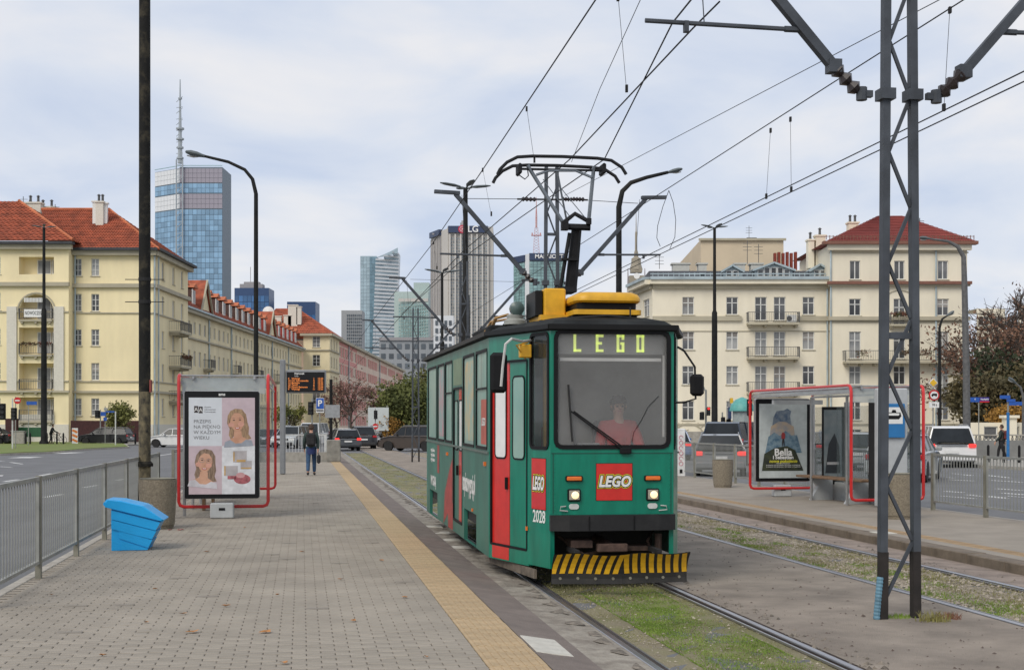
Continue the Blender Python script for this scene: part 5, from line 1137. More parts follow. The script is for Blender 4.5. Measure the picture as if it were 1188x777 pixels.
def wmesh(w, h, kind):
    k = (round(w, 2), round(h, 2), kind)
    if k in WM: return WM[k]
    f = .07; mb = MB()
    mb.box((-w / 2 + f / 2, 0, 0), (f, .08, h)); mb.box((w / 2 - f / 2, 0, 0), (f, .08, h)); mb.box((0, 0, h / 2 - f / 2), (w - 2 * f, .08, f)); mb.box((0, 0, -h / 2 + f / 2), (w - 2 * f, .08, f))
    if kind in ('two', 'cross'): mb.box((0, -.005, 0), (.09, .08, h - 2 * f))
    if kind == 'cross': mb.box((0, -.01, h * .17), (w - 2 * f, .07, .07))
    if kind == 'six': mb.box((0, -.005, 0), (.07, .08, h - 2 * f)); mb.box((0, -.01, h * .17), (w - 2 * f, .06, .05)); mb.box((0, -.01, -h * .17), (w - 2 * f, .06, .05))
    a = mb.mesh('window', wfr)
    mb = MB(); mb.quad((-w / 2 + f, .02, -h / 2 + f), (w / 2 - f, .02, -h / 2 + f), (w / 2 - f, .02, h / 2 - f), (-w / 2 + f, .02, h / 2 - f)); b = mb.mesh('pane', gl); c = mb.mesh('pane', glc)
    mb = MB(); mb.box((0, -.14, -h / 2 - .05), (w + .2, .22, .07)); d = mb.mesh('sill', trimc)
    WM[k] = (a, b, c, d); return WM[k]
def facade(parent, A, B, z0, z1, wins, m, name='wall', rec=.22, kind='cross', sill=True, extra=()):
    """wall from ground point A to B (outside on the right of A->B, i.e. towards -y when B is +x of A); wins = (u, zc, w, h[,kind]); extra = holes only"""
    A = Vector((A[0], A[1], 0)); B = Vector((B[0], B[1], 0)); d = B - A; W = d.length; d.normalize(); n = Vector((d.y, -d.x, 0)); rz = math.atan2(d.y, d.x)
    holes = [(w[0] - w[2] / 2, w[1] - w[3] / 2, w[0] + w[2] / 2, w[1] + w[3] / 2) for w in wins] + list(extra)
    us = sorted({0, W, *[h[0] for h in holes], *[h[2] for h in holes]}); zs = sorted({z0, z1, *[h[1] for h in holes], *[h[3] for h in holes]})
    mb = MB(); pt = lambda u, z, t=0: A + d * u - n * t + Vector((0, 0, z))
    hs = np.array(holes) if holes else np.zeros((0, 4))
    for j in range(len(zs) - 1):
        zc = (zs[j] + zs[j + 1]) / 2; run = None
        for i in range(len(us) - 1):
            uc = (us[i] + us[i + 1]) / 2
            inh = len(hs) and bool(((hs[:, 0] < uc) & (uc < hs[:, 2]) & (hs[:, 1] < zc) & (zc < hs[:, 3])).any())
            if not inh and run is None: run = us[i]
            if inh and run is not None: mb.quad(pt(run, zs[j]), pt(us[i], zs[j]), pt(us[i], zs[j + 1]), pt(run, zs[j + 1])); run = None
        if run is not None: mb.quad(pt(run, zs[j]), pt(W, zs[j]), pt(W, zs[j + 1]), pt(run, zs[j + 1]))
    for a, b, c, e in holes:
        for q0, q1 in (((a, b), (c, b)), ((c, b), (c, e)), ((c, e), (a, e)), ((a, e), (a, b))): mb.quad(pt(*q0), pt(*q1), pt(*q1, rec), pt(*q0, rec))
    M = wm(parent).inverted(); wall = mb.build(name, m, parent, world=True)
    for w in wins:
        k = w[4] if len(w) > 4 else kind; a, b, c, dd = wmesh(w[2], w[3], k); p = M @ pt(w[0], w[1], rec - .06)
        o = inst('window', a, parent, p, (0, 0, rz)); inst('pane', b if rng.random() < .55 else c, o, (0, 0, 0))
        if sill: inst('sill', dd, o, (0, 0, 0))
        r__ = rng.random()
        if r__ < .30 and w[3] > 1.2: inst('blind', BL_(w[2] - .16, w[3] * (.22 if r__ < .15 else .45)), o, (0, .0, w[3] / 2 - .07 - w[3] * (.11 if r__ < .15 else .225)))
    # closing sheet behind the openings so nothing is seen through
    return wall, pt, n, rz
def ledge(parent, A, B, z, h, out_, m, name='ledge', ends=.0):
    A = Vector((A[0], A[1], 0)); B = Vector((B[0], B[1], 0)); d = (B - A).normalized(); n = Vector((d.y, -d.x, 0)); M = wm(parent).inverted()
    mb = MB(); mb.bar(M @ (A - d * ends + n * (out_ / 2 - .01) + Vector((0, 0, z))), M @ (B + d * ends + n * (out_ / 2 - .01) + Vector((0, 0, z))), out_, h); return mb.build(name, m, parent)
def balcony(parent, A, B, u0, u1, z, dep=1.1, h=1.0, m=iron, slab=trimc, solid=False, plants=False, panels=True):
    A = Vector((A[0], A[1], 0)); B = Vector((B[0], B[1], 0)); d = (B - A).normalized(); n = Vector((d.y, -d.x, 0)); M = wm(parent).inverted()
    q = lambda u, t, zz: M @ (A + d * u + n * t + Vector((0, 0, zz)))
    mb = MB(); mb.bar(q(u0, dep / 2, z - .1), q(u1, dep / 2, z - .1), dep, .2)
    bo = mb.build('balcony', slab, parent)
    for k in range(max(2, int((u1 - u0) / 1.4) + 1)):
        t = k / (max(2, int((u1 - u0) / 1.4) + 1) - 1); u = u0 + .25 + (u1 - u0 - .5) * t; mb = MB(); mb.bar(q(u, .0, z - .32), q(u, dep * .8, z - .25), .22, .25); mb.build('corbel', slab, bo)
    mb = MB()
    for zz in (z + h, z + .12): mb.bar(q(u0, dep - .04, zz), q(u1, dep - .04, zz), .05, .05)
    for u in (u0, u1): mb.bar(q(u, 0, z + h), q(u, dep, z + h), .05, .05); mb.bar(q(u, dep - .04, z), q(u, dep - .04, z + h), .06, .06)
    n_ = int((u1 - u0) / .16)
    for k in range(n_): u = u0 + (u1 - u0) * (k + .5) / n_; mb.bar(q(u, dep - .04, z + .1), q(u, dep - .04, z + h), .022, .022)
    for u in (u0, u1):
        for k in range(6): mb.bar(q(u, dep * (k + .5) / 6, z + .1), q(u, dep * (k + .5) / 6, z + h), .02, .02)
    mb.build('railing', m, bo)
    if plants:
        mb = MB()
        for k in range(260):
            u = u0 + .1 + rng.random() * (u1 - u0 - .2); c = q(u, dep + .02 + rng.normal() * .06, z + h * .95 + rng.normal() * .12); r = .05 + .05 * rng.random(); v = [c + Vector(rng.normal(size=3)) * r for _ in range(3)]; mb.add(v, [(0, 1, 2)])
        o = mb.build('balcony_plants', mat('balcony_leaves', (.07, .10, .03), .9, col2=(.20, .05, .05), scale=1.5), bo); 
    return bo
def pdown(parent, p, z0, z1, r=.09, m=None):
    M = wm(parent).inverted(); mb = MB(); mb.tube([M @ Vector((p[0], p[1], z0)), M @ Vector((p[0], p[1], z1))], r, 6); mb.build('downpipe', m or zinc, parent)
def roofpoly(parent, pts_list, m, name='roof', th=None):
    mb = MB()
    for pl in pts_list: mb.add(pl, [tuple(range(len(pl)))])
    return mb.build(name, m, parent, world=True)
def tiled(parent, quad4, m, rows, cols, name='roof_tiles'):
    """rows of roof tiles on a four-sided slope (eave a,b; ridge d,c), laid as small overlapping ribs"""
    a, b, c, d = [Vector(p) for p in quad4]; mb = MB()
    for i in range(rows):
        t0, t1 = i / rows, (i + 1) / rows; p0, p1, q0, q1 = a.lerp(d, t0), b.lerp(c, t0), a.lerp(d, t1), b.lerp(c, t1)
        nrm = (b - a).cross(d - a).normalized(); nrm = nrm if nrm.z > 0 else -nrm
        L = cols
        vs = []
        for k in range(L * 2 + 1):
            s_ = k / (L * 2); hgt = .05 if k % 2 else .0
            vs += [p0.lerp(p1, s_) + nrm * (.09 + hgt), q0.lerp(q1, s_) + nrm * (.02 + hgt)]
        fs = [(2 * k, 2 * k + 2, 2 * k + 3, 2 * k + 1) for k in range(L * 2)]
        mb.add(vs, fs)
        mb.quad(p0 + nrm * .0, p1, p1 + nrm * .09, p0 + nrm * .09)
    o = mb.build(name, m, parent, world=True, kind='stuff'); return o
def chimney(parent, px, Y, py0, py1, w, m, name='chimney', pots=2, dep=1.0):
    M = wm(parent).inverted(); a = P(px, py1, Y); z0 = a.z - 1.0; z1 = P(px, py0, Y).z; mb = MB(); mb.box(M @ Vector((a.x, Y, (z0 + z1) / 2)), (w, dep, z1 - z0)); mb.box(M @ Vector((a.x, Y, z1)), (w + .2, dep + .2, .15)); c = mb.build(name, m, parent)
    for k in range(pots): mb = MB(); x = a.x + (k - (pots - 1) / 2) * w * .5; mb.tube([M @ Vector((x, Y, z1)), M @ Vector((x, Y, z1 + .7))], [.14, .12], 6); mb.tube([M @ Vector((x, Y, z1 + .7)), M @ Vector((x, Y, z1 + .85))], [.22, .05], 6); mb.build('cowl', iron, c)
    return c
def antenna(parent, px, Y, py0, py1, r=.04):
    M = wm(parent).inverted(); mb = MB(); a, b = M @ P(px, py1, Y), M @ P(px, py0, Y); mb.tube([a, b], r, 4); h = (b - a).length
    for k in range(3): mb.tube([b + Vector((-.45, 0, -.3 - k * .35)), b + Vector((.45, 0, -.3 - k * .35))], r * .7, 4)
    mb.build('antenna', iron, parent)
# ---------------- right cream building, main part
Yr = 133.3; sR = F / Yr
rz_ = lambda y: CH + (HY - y) / sR
rx = lambda x: (x - CX) / sR
RB = thing('apartment_building', 'cream four-storey building with blue-grey dormers right of the tram', 'building', (rx(850), Yr, 0))
A, B = (rx(757), Yr), (rx(963), Yr)
u = lambda x: (x - 757) / sR
rows = [(344.5, 365), (384.5, 405.5), (424.5, 446), (465, 487)]
wins = []
for i, (y0, y1) in enumerate(rows):
    for j, x in enumerate((798.5, 849.5, 882.8, 904.6, 938)):
        h = (y1 - y0) / sR; zc = (rz_(y0) + rz_(y1)) / 2
        if x in (882.8, 904.6) and i < 3: h += .55; zc -= .27
        wins.append((u(x), zc, 1.14, h))
for x in (770, 798.5, 849.5, 882, 905, 938): wins.append((u(x), rz_(509), 1.1, 1.1, 'six'))
facade(RB, A, B, 0, rz_(329), wins, cream)
A2 = (rx(757) - 2.1, Yr + 5.5)
A2 = (rx(738) * (Yr + 7) / Yr, Yr + 7)
L2 = math.hypot(A[0] - A2[0], A[1] - A2[1])
facade(RB, A2, A, 0, rz_(329), [(L2 * .62, (rz_(y0) + rz_(y1)) / 2, 2.6, (y1 - y0) / sR) for y0, y1 in rows], cream)
for Aa, Bb in ((A, B), (A2, A)):
    ledge(RB, Aa, Bb, rz_(332), .5, .35, trimc, 'cornice'); ledge(RB, Aa, Bb, rz_(327), .5, .85, cream, 'cornice', ends=.3); ledge(RB, Aa, Bb, rz_(323.5), .28, 1.05, zinc, 'gutter', ends=.3)
    ledge(RB, Aa, Bb, rz_(492), .15, .12, trimc)
    ledge(RB, Aa, Bb, .5, 1.0, .1, conc, 'plinth')
ledge(RB, A, (rx(860), Yr), rz_(369.5), .45, .28, trimc); ledge(RB, (rx(926), Yr), B, rz_(369.5), .45, .28, trimc)
ledge(RB, A, B, rz_(384), .08, .08, trimc)
for y, z in ((375, 0), (415, 0), (455.5, 0)): balcony(RB, A, B, u(866), u(925), rz_(y), dep=1.1)
M = wm(RB).inverted()
mb = MB(); mb.box(M @ Vector((rx(917), Yr - .5, rz_(370))), (.9, .35, .7)); ac_ = mb.build('air_conditioner', wfr, RB); mb = MB(); mb.lathe([(.25, -.02), (.25, 0)], M @ Vector((rx(914), Yr - .68, rz_(370))), 12, 'Y'); mb.build('fan', iron, ac_)
for x in (962,): pdown(RB, (rx(x) - .2, Yr - .12), 0, rz_(330))
# arched ground-floor mouldings
for x in (770, 798.5, 849.5, 905):
    mb = MB(); c = M @ Vector((rx(x), Yr - .06, rz_(509))); mb.tube([c + Vector((1.6 * math.cos(a), 0, 1.5 * math.sin(a))) for a in [PI * k / 12 for k in range(13)]], .07, 4)
    for k in range(1, 8): a = PI * k / 8; mb.bar(c + Vector((1.6 * math.cos(a), 0, 1.5 * math.sin(a))), c + Vector((2.6 * math.cos(a), 0, min(1.55, 2.4 * math.sin(a)))), .04, .04)
    mb.build('moulding', trimc, RB)
# roof: low dark mansard, dormers
zE = rz_(323); D0 = Yr + .2
roofpoly(RB, [[(rx(752), D0, zE), (rx(965), D0, zE), (rx(965), D0 + 3.2, zE + 1.1), (rx(757), D0 + 3.2, zE + 1.1)], [(rx(757), D0 + 3.2, zE + 1.1), (rx(965), D0 + 3.2, zE + 1.1), (rx(965), D0 + 12, zE + 1.5), (rx(762), D0 + 12, zE + 1.5)],
              [(rx(752), D0, zE), (rx(757), D0 + 3.2, zE + 1.1), (rx(762), D0 + 12, zE + 1.5), (A2[0], A2[1] + .2, zE)], [(A2[0], A2[1], zE - .1), (rx(752), D0, zE - .1), (rx(965), D0, zE - .1), (rx(965), D0 + 12, zE - .1), (rx(762), D0 + 12, zE - .1)]], slate)
mb = MB()
for k in range(34): x = rx(758 + k * 6.1); mb.box(M @ Vector((x, D0 + .3, zE + .35)), (.06, .06, .5))
mb.bar(M @ Vector((rx(755), D0 + .3, zE + .5)), M @ Vector((rx(963), D0 + .3, zE + .5)), .05, .12); mb.build('snow_guard', zinc, RB)
def dormer(parent, xc, w, y_top, y_bot, Yd, nwin, m=zinc, arch=True, wall=None, roof=None):
    M = wm(parent).inverted(); s = F / Yd; x0, x1 = (xc - w / 2 - CX) / s, (xc + w / 2 - CX) / s; zb = CH + (HY - y_bot) / s; zt = CH + (HY - y_top) / s; ze = zb + (zt - zb) * .55
    mb = MB(); pr_ = [(x0, zb), (x1, zb), (x1, ze), ((x0 + x1) / 2, zt - .15), (x0, ze)]
    mb.prism(pr_, Yd, Yd + 4); mb.v = [tuple(M @ Vector(v)) for v in mb.v]; d = mb.build('dormer', wall or m, parent)
    mb = MB()
    for a, b in (((x0 - .25, ze - .1), ((x0 + x1) / 2, zt)), (((x0 + x1) / 2, zt), (x1 + .25, ze - .1))): mb.bar(M @ Vector((a[0], Yd + 1.8, a[1])), M @ Vector((b[0], Yd + 1.8, b[1])), 4.4, .18, (0, 0, 1))
    mb.build('dormer_roof', roof or m, d)
    for k in range(nwin):
        ww = (x1 - x0 - .5) / nwin; x = x0 + .25 + ww * (k + .5); hh = (ze - zb) * (.92 if nwin < 3 or k in (0, nwin - 1) else 1.15); a, b, c, dd = wmesh(ww - .06, hh, 'plain'); o = inst('window', a, d, M @ Vector((x, Yd - .03, zb + .12 + hh / 2))); inst('pane', b, o, (0, 0, 0))
    return d
dormer(RB, 849.5, 21, 308, 322.5, Yr + 1.2, 2, wall=zinc); dormer(RB, 897.5, 44, 305, 322.5, Yr + 1.2, 5); dormer(RB, 951, 20, 307, 322.5, Yr + 1.2, 2)
mb = MB(); mb.bar(M @ Vector((rx(814), D0 + 1.4, zE + .62)), M @ Vector((rx(820), D0 + 1.4, zE + .62)), 1.0, .06); mb.build('skylight', zinc, RB)
for x, w_ in ((826, 10), (892, 14), (872, 12), (800, 20)):
    mb = MB(); mb.box(M @ Vector((rx(x), D0 + 7, zE + 1.7)), (w_ / sR, 1.2, .9)); mb.box(M @ Vector((rx(x), D0 + 7, zE + 2.2)), (w_ / sR + .3, 1.4, .15)); mb.build('roof_vent', wfr_g, RB)
for x, a, b in ((867, 279, 306), (880, 283, 306), (765, 295, 312)): antenna(RB, x, Yr + 8, a, b)
# ---------------- right wing with red roof
Yw = 132.0; sW = F / Yw; wz = lambda y: CH + (HY - y) / sW; wx = lambda x: (x - CX) / sW
RW = thing('apartment_building', 'taller cream building with dark red hipped roof, right end of the block', 'building', (wx(1042), Yw, 0))
A, B = (wx(963), Yw), (wx(1122), Yw); u = lambda x: (x - 963) / sW
wins = []
for i, (y0, y1) in enumerate(((302.5, 324), (346.5, 366), (384.5, 405), (424.5, 446), (465.5, 487))):
    for j, x in enumerate((992, 1043.5, 1094)):
        h = (y1 - y0) / sW; zc = (wz(y0) + wz(y1)) / 2
        if (i == 2) or (i == 1 and j == 1) or (i == 3 and j == 2): h += .9; zc -= .45
        wins.append((u(x), zc, 1.12 if i else 1.0, h, 'two' if i == 0 else 'cross'))
for x in (992, 1020, 1043, 1070): wins.append((u(x), wz(507), 1.2, 1.5, 'six'))
facade(RW, A, B, 0, wz(284), wins, cream)
facade(RW, B, (B[0] + .3, Yw + 14), 0, wz(284), [(4, wz(355), 1.1, 1.6), (9, wz(355), 1.1, 1.6), (4, wz(395), 1.1, 1.6), (9, wz(395), 1.1, 1.6)], cream)
facade(RW, (A[0], Yw + 14), A, wz(330), wz(284), [], cream)
E1, E2 = A, B
ledge(RW, A, B, wz(293), .12, .12, trimc, ends=.1); ledge(RW, A, B, wz(287), .6, .5, cream, 'cornice', ends=.3); ledge(RW, A, B, wz(282.6), .3, .9, trimb, 'gutter', ends=.8)
ledge(RW, A, B, wz(328.5), .28, .6, trimb, ends=.3); ledge(RW, A, B, wz(331), .2, .4, trimc, ends=.2); ledge(RW, A, B, wz(369.5), .35, .35, trimc, ends=.2); ledge(RW, A, B, wz(373.5), .1, .1, trimc); ledge(RW, A, B, wz(492), .15, .12, trimc); ledge(RW, A, B, .5, 1.0, .1, conc, 'plinth')
balcony(RW, A, B, u(977.5), u(1115), wz(419.5), dep=1.2, plants=False); balcony(RW, A, B, u(1030), u(1057), wz(376.5), dep=1.0, plants=True); balcony(RW, A, B, u(1087), u(1115), wz(458.5), dep=1.1)
M = wm(RW).inverted()
for x in (997, 1047, 1070, 1099):
    mb = MB(); c = M @ Vector((wx(x), Yw - 1.3, wz(410)))
    for k in range(90): v = c + Vector((rng.normal() * .35, rng.normal() * .1, rng.normal() * .16)); r = .09; mb.add([v + Vector(rng.normal(size=3)) * r for _ in range(3)], [(0, 1, 2)])
    mb.build('flower_box', mat('balcony_leaves', (.07, .10, .03), .9), RW)
for x in (963.6, 1085.5): pdown(RW, (wx(x), Yw - .12), 0, wz(286), .08)
# frieze arch over middle window
mb = MB(); c = M @ Vector((wx(1043.5), Yw - .05, wz(346))); mb.tube([c + Vector((1.1 * math.cos(a), 0, .25 + .5 * math.sin(a))) for a in [PI * k / 8 for k in range(9)]], .05, 4); mb.build('moulding', trimc, RW)
e0, e1 = Vector((wx(963) - .6, Yw - .7, wz(281.5))), Vector((wx(1122) + .7, Yw - .7, wz(281.5))); b0, b1 = Vector((e0.x, Yw + 15, e0.z)), Vector((e1.x, Yw + 15, e1.z))
zr = CH + (HY - 251) / (F / (Yw + 7)); r0, r1 = Vector(((1019 - CX) / (F / (Yw + 7)), Yw + 7, zr)), Vector(((1046 - CX) / (F / (Yw + 7)), Yw + 7, zr))
roofpoly(RW, [[e0, e1, r1, r0], [e1, b1, r1], [b0, e0, r0], [b1, b0, r0, r1], [e0, b0, b1, e1]], tile_rd)
tiled(RW, (e0, e1, r1, r0), tile_rd, 16, 60, 'roof_tiles')
mb = MB()
for k in range(44): mb.box(M @ (e0.lerp(e1, (k + .5) / 44) + Vector((0, .35, .45))), (.06, .06, .4))
mb.bar(M @ (e0 + Vector((.2, .35, .55))), M @ (e1 + Vector((-.2, .35, .55))), .05, .05); mb.build('snow_guard', trimb, RW)
for x in (1013.5, 1086): mb = MB(); mb.box(M @ Vector(((x - CX) / sW, Yw + 2.2, wz(268.5))), (.75, .06, .75), rot=Matrix.Rotation(R(-55), 3, 'X')); mb.build('skylight', wfr, RW)
chimney(RW, 989, Yw + 8, 259, 270, 1.0, cream, pots=2)
for x, y0, y1, w_ in ((951, 274, 300, .95), (940, 279, 300, .6)): chimney(RW, x, Yw + 6, y0, y1, w_, cream, pots=1)
antenna(RW, 1067, Yw + 7, 253, 265, .05)
# brick chimney stacks between
CS = thing('chimney_stack', 'row of dark red brick chimney pots on a cream base between the two roofs', 'chimney', (rx(934), Yr + 9, rz_(308)))
mb = MB(); mb.box((0, 0, -1.2), (2.9, 1.0, 3.4)); mb.build('base', cream, CS)
for k in range(6): mb = MB(); mb.box((-1.2 + k * .42, rng.normal() * .05, 1.35), (.26, .5, 1.9 + .2 * (k % 2))); mb.build('pot', mat('brick_red', (.26, .055, .035), .9, var=.2), CS)
# beige block behind
sB = F / 190; BB = thing('apartment_building', 'plain beige block rising behind the cream building roof', 'building', ((848 - CX) / sB, 190, 0))
A, B = ((813 - CX) / sB, 190), ((909 - CX) / sB, 190); C_ = ((783 - CX) / (F / 225), 225)
facade(BB, A, B, 0, CH + (HY - 278) / sB, [], mat('plaster_beige', (.60, .50, .36), .9, var=.05, scale=.3))
l_ = math.hypot(A[0] - C_[0], A[1] - C_[1]); zt = CH + (HY - 278) / sB
facade(BB, C_, A, 0, zt, [(l_ * f, zt - 3.2 - 3.3 * k, 1.5, 1.3, 'two') for f in (.15, .4, .6, .85) for k in range(2)], MATS['plaster_beige'])
ledge(BB, A, B, zt, .3, .4, trimc, 'parapet', ends=.3)
roofpoly(BB, [[(A[0], A[1], zt), (B[0], B[1], zt), (B[0], B[1] + 35, zt), (C_[0], C_[1], zt)]], slate)
mb = MB(); M = wm(BB).inverted(); mb.box(M @ Vector(((880 - CX) / sB, 196, zt + .5)), (1.4, 1.4, 1.0)); mb.build('roof_vent', iron, BB); antenna(BB, 869, 194, 262, 278)
# ---------------- left corner building
Yl = 135.0; sL = F / Yl; lx = lambda x: (x - CX) / sL; lz = lambda y: CH + (HY - y) / sL
LB_ = thing('apartment_building', 'yellow corner building with orange tiled roof and arched loggias at the left', 'building', (lx(120), Yl, 0))
A, B = (lx(84), Yl), (lx(178), Yl); u = lambda x: (x - 84) / sL
rowsL = [(300, 320), (341, 361), (382, 401), (421, 441), (462, 482)]
wins = [(u(x), (lz(a) + lz(b)) / 2, .78, (b - a) / sL, 'six') for a, b in rowsL for x in (90, 110.5)]
facade(LB_, A, B, 0, lz(293), wins, yellow)
S1_ = ((218 - CX) / (F / 149.5), 149.5); u2 = 14.5; Ls = math.hypot(B[0] - S1_[0], B[1] - S1_[1])
ws2 = []
for a, b in rowsL:
    for f in (.26, .56, .82): ws2.append((Ls * f, (lz(a) + lz(b)) / 2, .95, (b - a) / sL * 1.05, 'two'))
facade(LB_, B, S1_, 0, lz(293), ws2, yellow)
balcony(LB_, B, S1_, Ls * .42, Ls * .74, lz(379), dep=1.3); balcony(LB_, B, S1_, Ls * .42, Ls * .74, lz(421), dep=1.3, plants=True); balcony(LB_, B, S1_, Ls * .42, Ls * .74, lz(461) - .2, dep=1.0)
# projecting left part with loggia
Yp = Yl - 1.4; A0, B0 = ((-70 - CX) / sL, Yp), (lx(85), Yp); up = lambda x: (x + 70) / sL
ex = [(up(28), lz(320), up(68), lz(300)), (up(28), lz(372), up(68), lz(343)), (up(28), lz(412), up(68), lz(381)), (up(28), lz(453), up(68), lz(422)), (up(28), lz(488), up(68), lz(461))]
wv = [(up(x), (lz(a) + lz(b)) / 2, .8, (b - a) / sL, 'six') for a, b in rowsL for x in (2, -18, -40)]
facade(LB_, A0, B0, 0, lz(286), wv, yellow, extra=ex, rec=.25)
facade(LB_, B0, (B0[0], Yl + .05), 0, lz(286), [], yellow)
M = wm(LB_).inverted()
# loggia niches: back walls with glazed doors, floors, side walls
for i, (u0, z0, u1, z1) in enumerate(ex):
    mb = MB(); x0, x1 = A0[0] + u0, A0[0] + u1; yb = Yp + 1.35
    for q in (((x0, Yp + .2, z0), (x0, yb, z0), (x0, yb, z1), (x0, Yp + .2, z1)), ((x1, Yp + .2, z0), (x1, yb, z0), (x1, yb, z1), (x1, Yp + .2, z1)), ((x0, yb, z0), (x1, yb, z0), (x1, yb, z1), (x0, yb, z1)), ((x0, Yp + .2, z0), (x1, Yp + .2, z0), (x1, yb, z0), (x0, yb, z0)), ((x0, Yp + .2, z1), (x1, Yp + .2, z1), (x1, yb, z1), (x0, yb, z1))): mb.quad(*[M @ Vector(p) for p in q])
    lg_ = mb.build('loggia', yellow, LB_)
    for x in ((43, 60) if i else (43, 60)):
        a, b, c, dd = wmesh(1.35, min(2.1, z1 - z0 - .3), 'two'); o = inst('window', a, lg_, M @ Vector((lx(x) * .99 + .3, yb - .08, z0 + .15 + min(2.1, z1 - z0 - .3) / 2))); inst('pane', c, o, (0, 0, 0))
    if i: balcony(LB_, A0, B0, u0 + .1, u1 - .1, z0, dep=.35, h=1.05, plants=(i == 2))
# arch over second loggia: filled corners
mb = MB(); x0, x1 = A0[0] + ex[1][0], A0[0] + ex[1][2]; zc = ex[1][3] - 1.7; cx_ = (x0 + x1) / 2; rw = (x1 - x0) / 2
for k in range(12):
    a0, a1 = PI * k / 12, PI * (k + 1) / 12; p = lambda a: (cx_ + rw * math.cos(a), zc + 1.7 * math.sin(a))
    (xa, za), (xb, zb) = p(a0), p(a1); mb.quad(*[M @ Vector(v) for v in ((xa, Yp - .004, za), (xb, Yp - .004, zb), (xb, Yp - .004, ex[1][3] + .01), (xa, Yp - .004, ex[1][3] + .01))]); mb.quad(*[M @ Vector(v) for v in ((xa, Yp - .004, za), (xb, Yp - .004, zb), (xb, Yp + .3, zb), (xa, Yp + .3, za))])
mb.build('arch', yellow, LB_)
mb = MB(); mb.tube([M @ Vector((cx_ + (rw + .15) * math.cos(a), Yp - .03, zc + 1.85 * math.sin(a))) for a in [PI * k / 14 for k in range(15)]], .09, 4); mb.build('arch_moulding', trimc, LB_)
pale = mat('plaster_white', (.66, .63, .55), .9, var=.05)
for x in (20, 74): mb = MB(); mb.box(M @ Vector((lx(x), Yp - .08, (lz(357) + lz(454)) / 2)), (.95, .16, lz(357) - lz(454))); mb.build('pilaster', pale, LB_)
mb = MB(); mb.box(M @ Vector((lx(48), Yp - .06, lz(486))), (3.5, .12, .9)); mb.build('panel', pale, LB_)
for Aa, Bb, k in ((A0, B0, 0), (A, B, 1), (B, S1_, 1)):
    dz = 0
    ledge(LB_, Aa, Bb, lz(331.5), .38, .35, pale if 0 else trimc, ends=.1); ledge(LB_, Aa, Bb, lz(442.5), .12, .14, trimc); ledge(LB_, Aa, Bb, lz(454.5), .22, .3, trimc, ends=.1); ledge(LB_, Aa, Bb, lz(363), .12, .14, trimc)
    zc_ = lz(289) if k == 0 else lz(294); ledge(LB_, Aa, Bb, zc_, .45, .55, trimc, 'cornice', ends=.4); ledge(LB_, Aa, Bb, zc_ + .35, .25, .9, slate, 'gutter', ends=.6)
    ledge(LB_, Aa, Bb, .85, 1.7, .12, pale, 'plinth', ends=.02)
# balcony-side details
for p in ((lx(84) + .3, Yl - .12), (lx(178) + .15, Yl - .12), (lx(178) + .25, Yl + 1)): pdown(LB_, p, 0, lz(294), .08)
mb = MB(); mb.box(M @ Vector((lx(134), Yl - 2.2, 1.0)), (7.2, .5, 2.1)); mb.build('hoarding', mat('wall_maroon', (.055, .015, .015), .8, var=.2), LB_)
mb = MB(); mb.box(M @ Vector((lx(25), Yp - 1.2, 1.1)), (1.1, .5, 2.3)); mb.build('dark_door', MATS['wall_maroon'], LB_)
mb = MB(); mb.box(M @ Vector((lx(40), Yp - .1, .95)), (2.6, .1, .9)); mb.build('shop_window', mat('shop_green', (.02, .10, .04), .4), LB_)
mb = MB()
for k in range(14): mb.box(M @ Vector((lx(47) - .9 + k * .14, Yp - .45, lz(350))), (.09, .02, .42))
mb.box(M @ Vector((lx(48), Yp - .42, lz(365))), (2.1, .03, .75)); mb.build('banner', twhite, LB_)
mb = MB(); text('NOWOCZESNE', .5, frameM(M @ Vector((lx(48), Yp - .45, lz(365))), (1, 0, 0), (0, -1, 0)), mb, xscale=.55); mb.build('banner_text', tblk, LB_)
# roofs
zr = CH + (HY - 245) / (F / (Yl + 8)); e = lambda x, y, z: Vector((x, y, z))
f0, f1, f2 = e(lx(84) - 2, Yl - .6, lz(291)), e(B[0] + .7, Yl - .7, lz(291)), e(S1_[0] + .7, S1_[1] + .6, lz(291)); g0, g1 = e((48 - CX) / (F / (Yl + 7.3)), Yl + 7.3, zr), e((127 - CX) / (F / (Yl + 7.3)), Yl + 7.3, zr)
bk_ = e(f0.x, Yl + 16, lz(291))
roofpoly(LB_, [[f0, f1, g1, g0], [f1, f2, g1], [f2, bk_, g0, g1], [f0, f1, f2, bk_]], tile_or); tiled(LB_, (f0, f1, g1, g0), tile_or, 26, 34); tiled(LB_, (f1, f2, g1, g1 + Vector((-.01, 0, 0))), tile_or, 24, 30)
zr2 = CH + (HY - 234) / (F / (Yp + 7)); h0, h1 = e(-75, Yp - .6, lz(286) + .3), e(lx(85) + .6, Yp - .6, lz(286) + .3); k0, k1 = e(-75, Yp + 7, zr2), e((22 - CX) / (F / (Yp + 7)), Yp + 7, zr2); k2 = e(lx(85) + .6, Yp + 14, lz(286) + .3)
roofpoly(LB_, [[h0, h1, k1, k0], [h1, k2, k1]], tile_or); tiled(LB_, (h0, h1, k1, k0), tile_or, 26, 60); tiled(LB_, (h1, k2, k1, k1 + Vector((.01, 0, 0))), tile_or, 24, 24)
mb = MB(); mb.tube([h1 + Vector((0, 0, .1)), k1 + Vector((0, 0, .1))], .16, 6); mb.v = [tuple(M @ Vector(v)) for v in mb.v]; mb.build('hip_tiles', tile_or2, LB_)
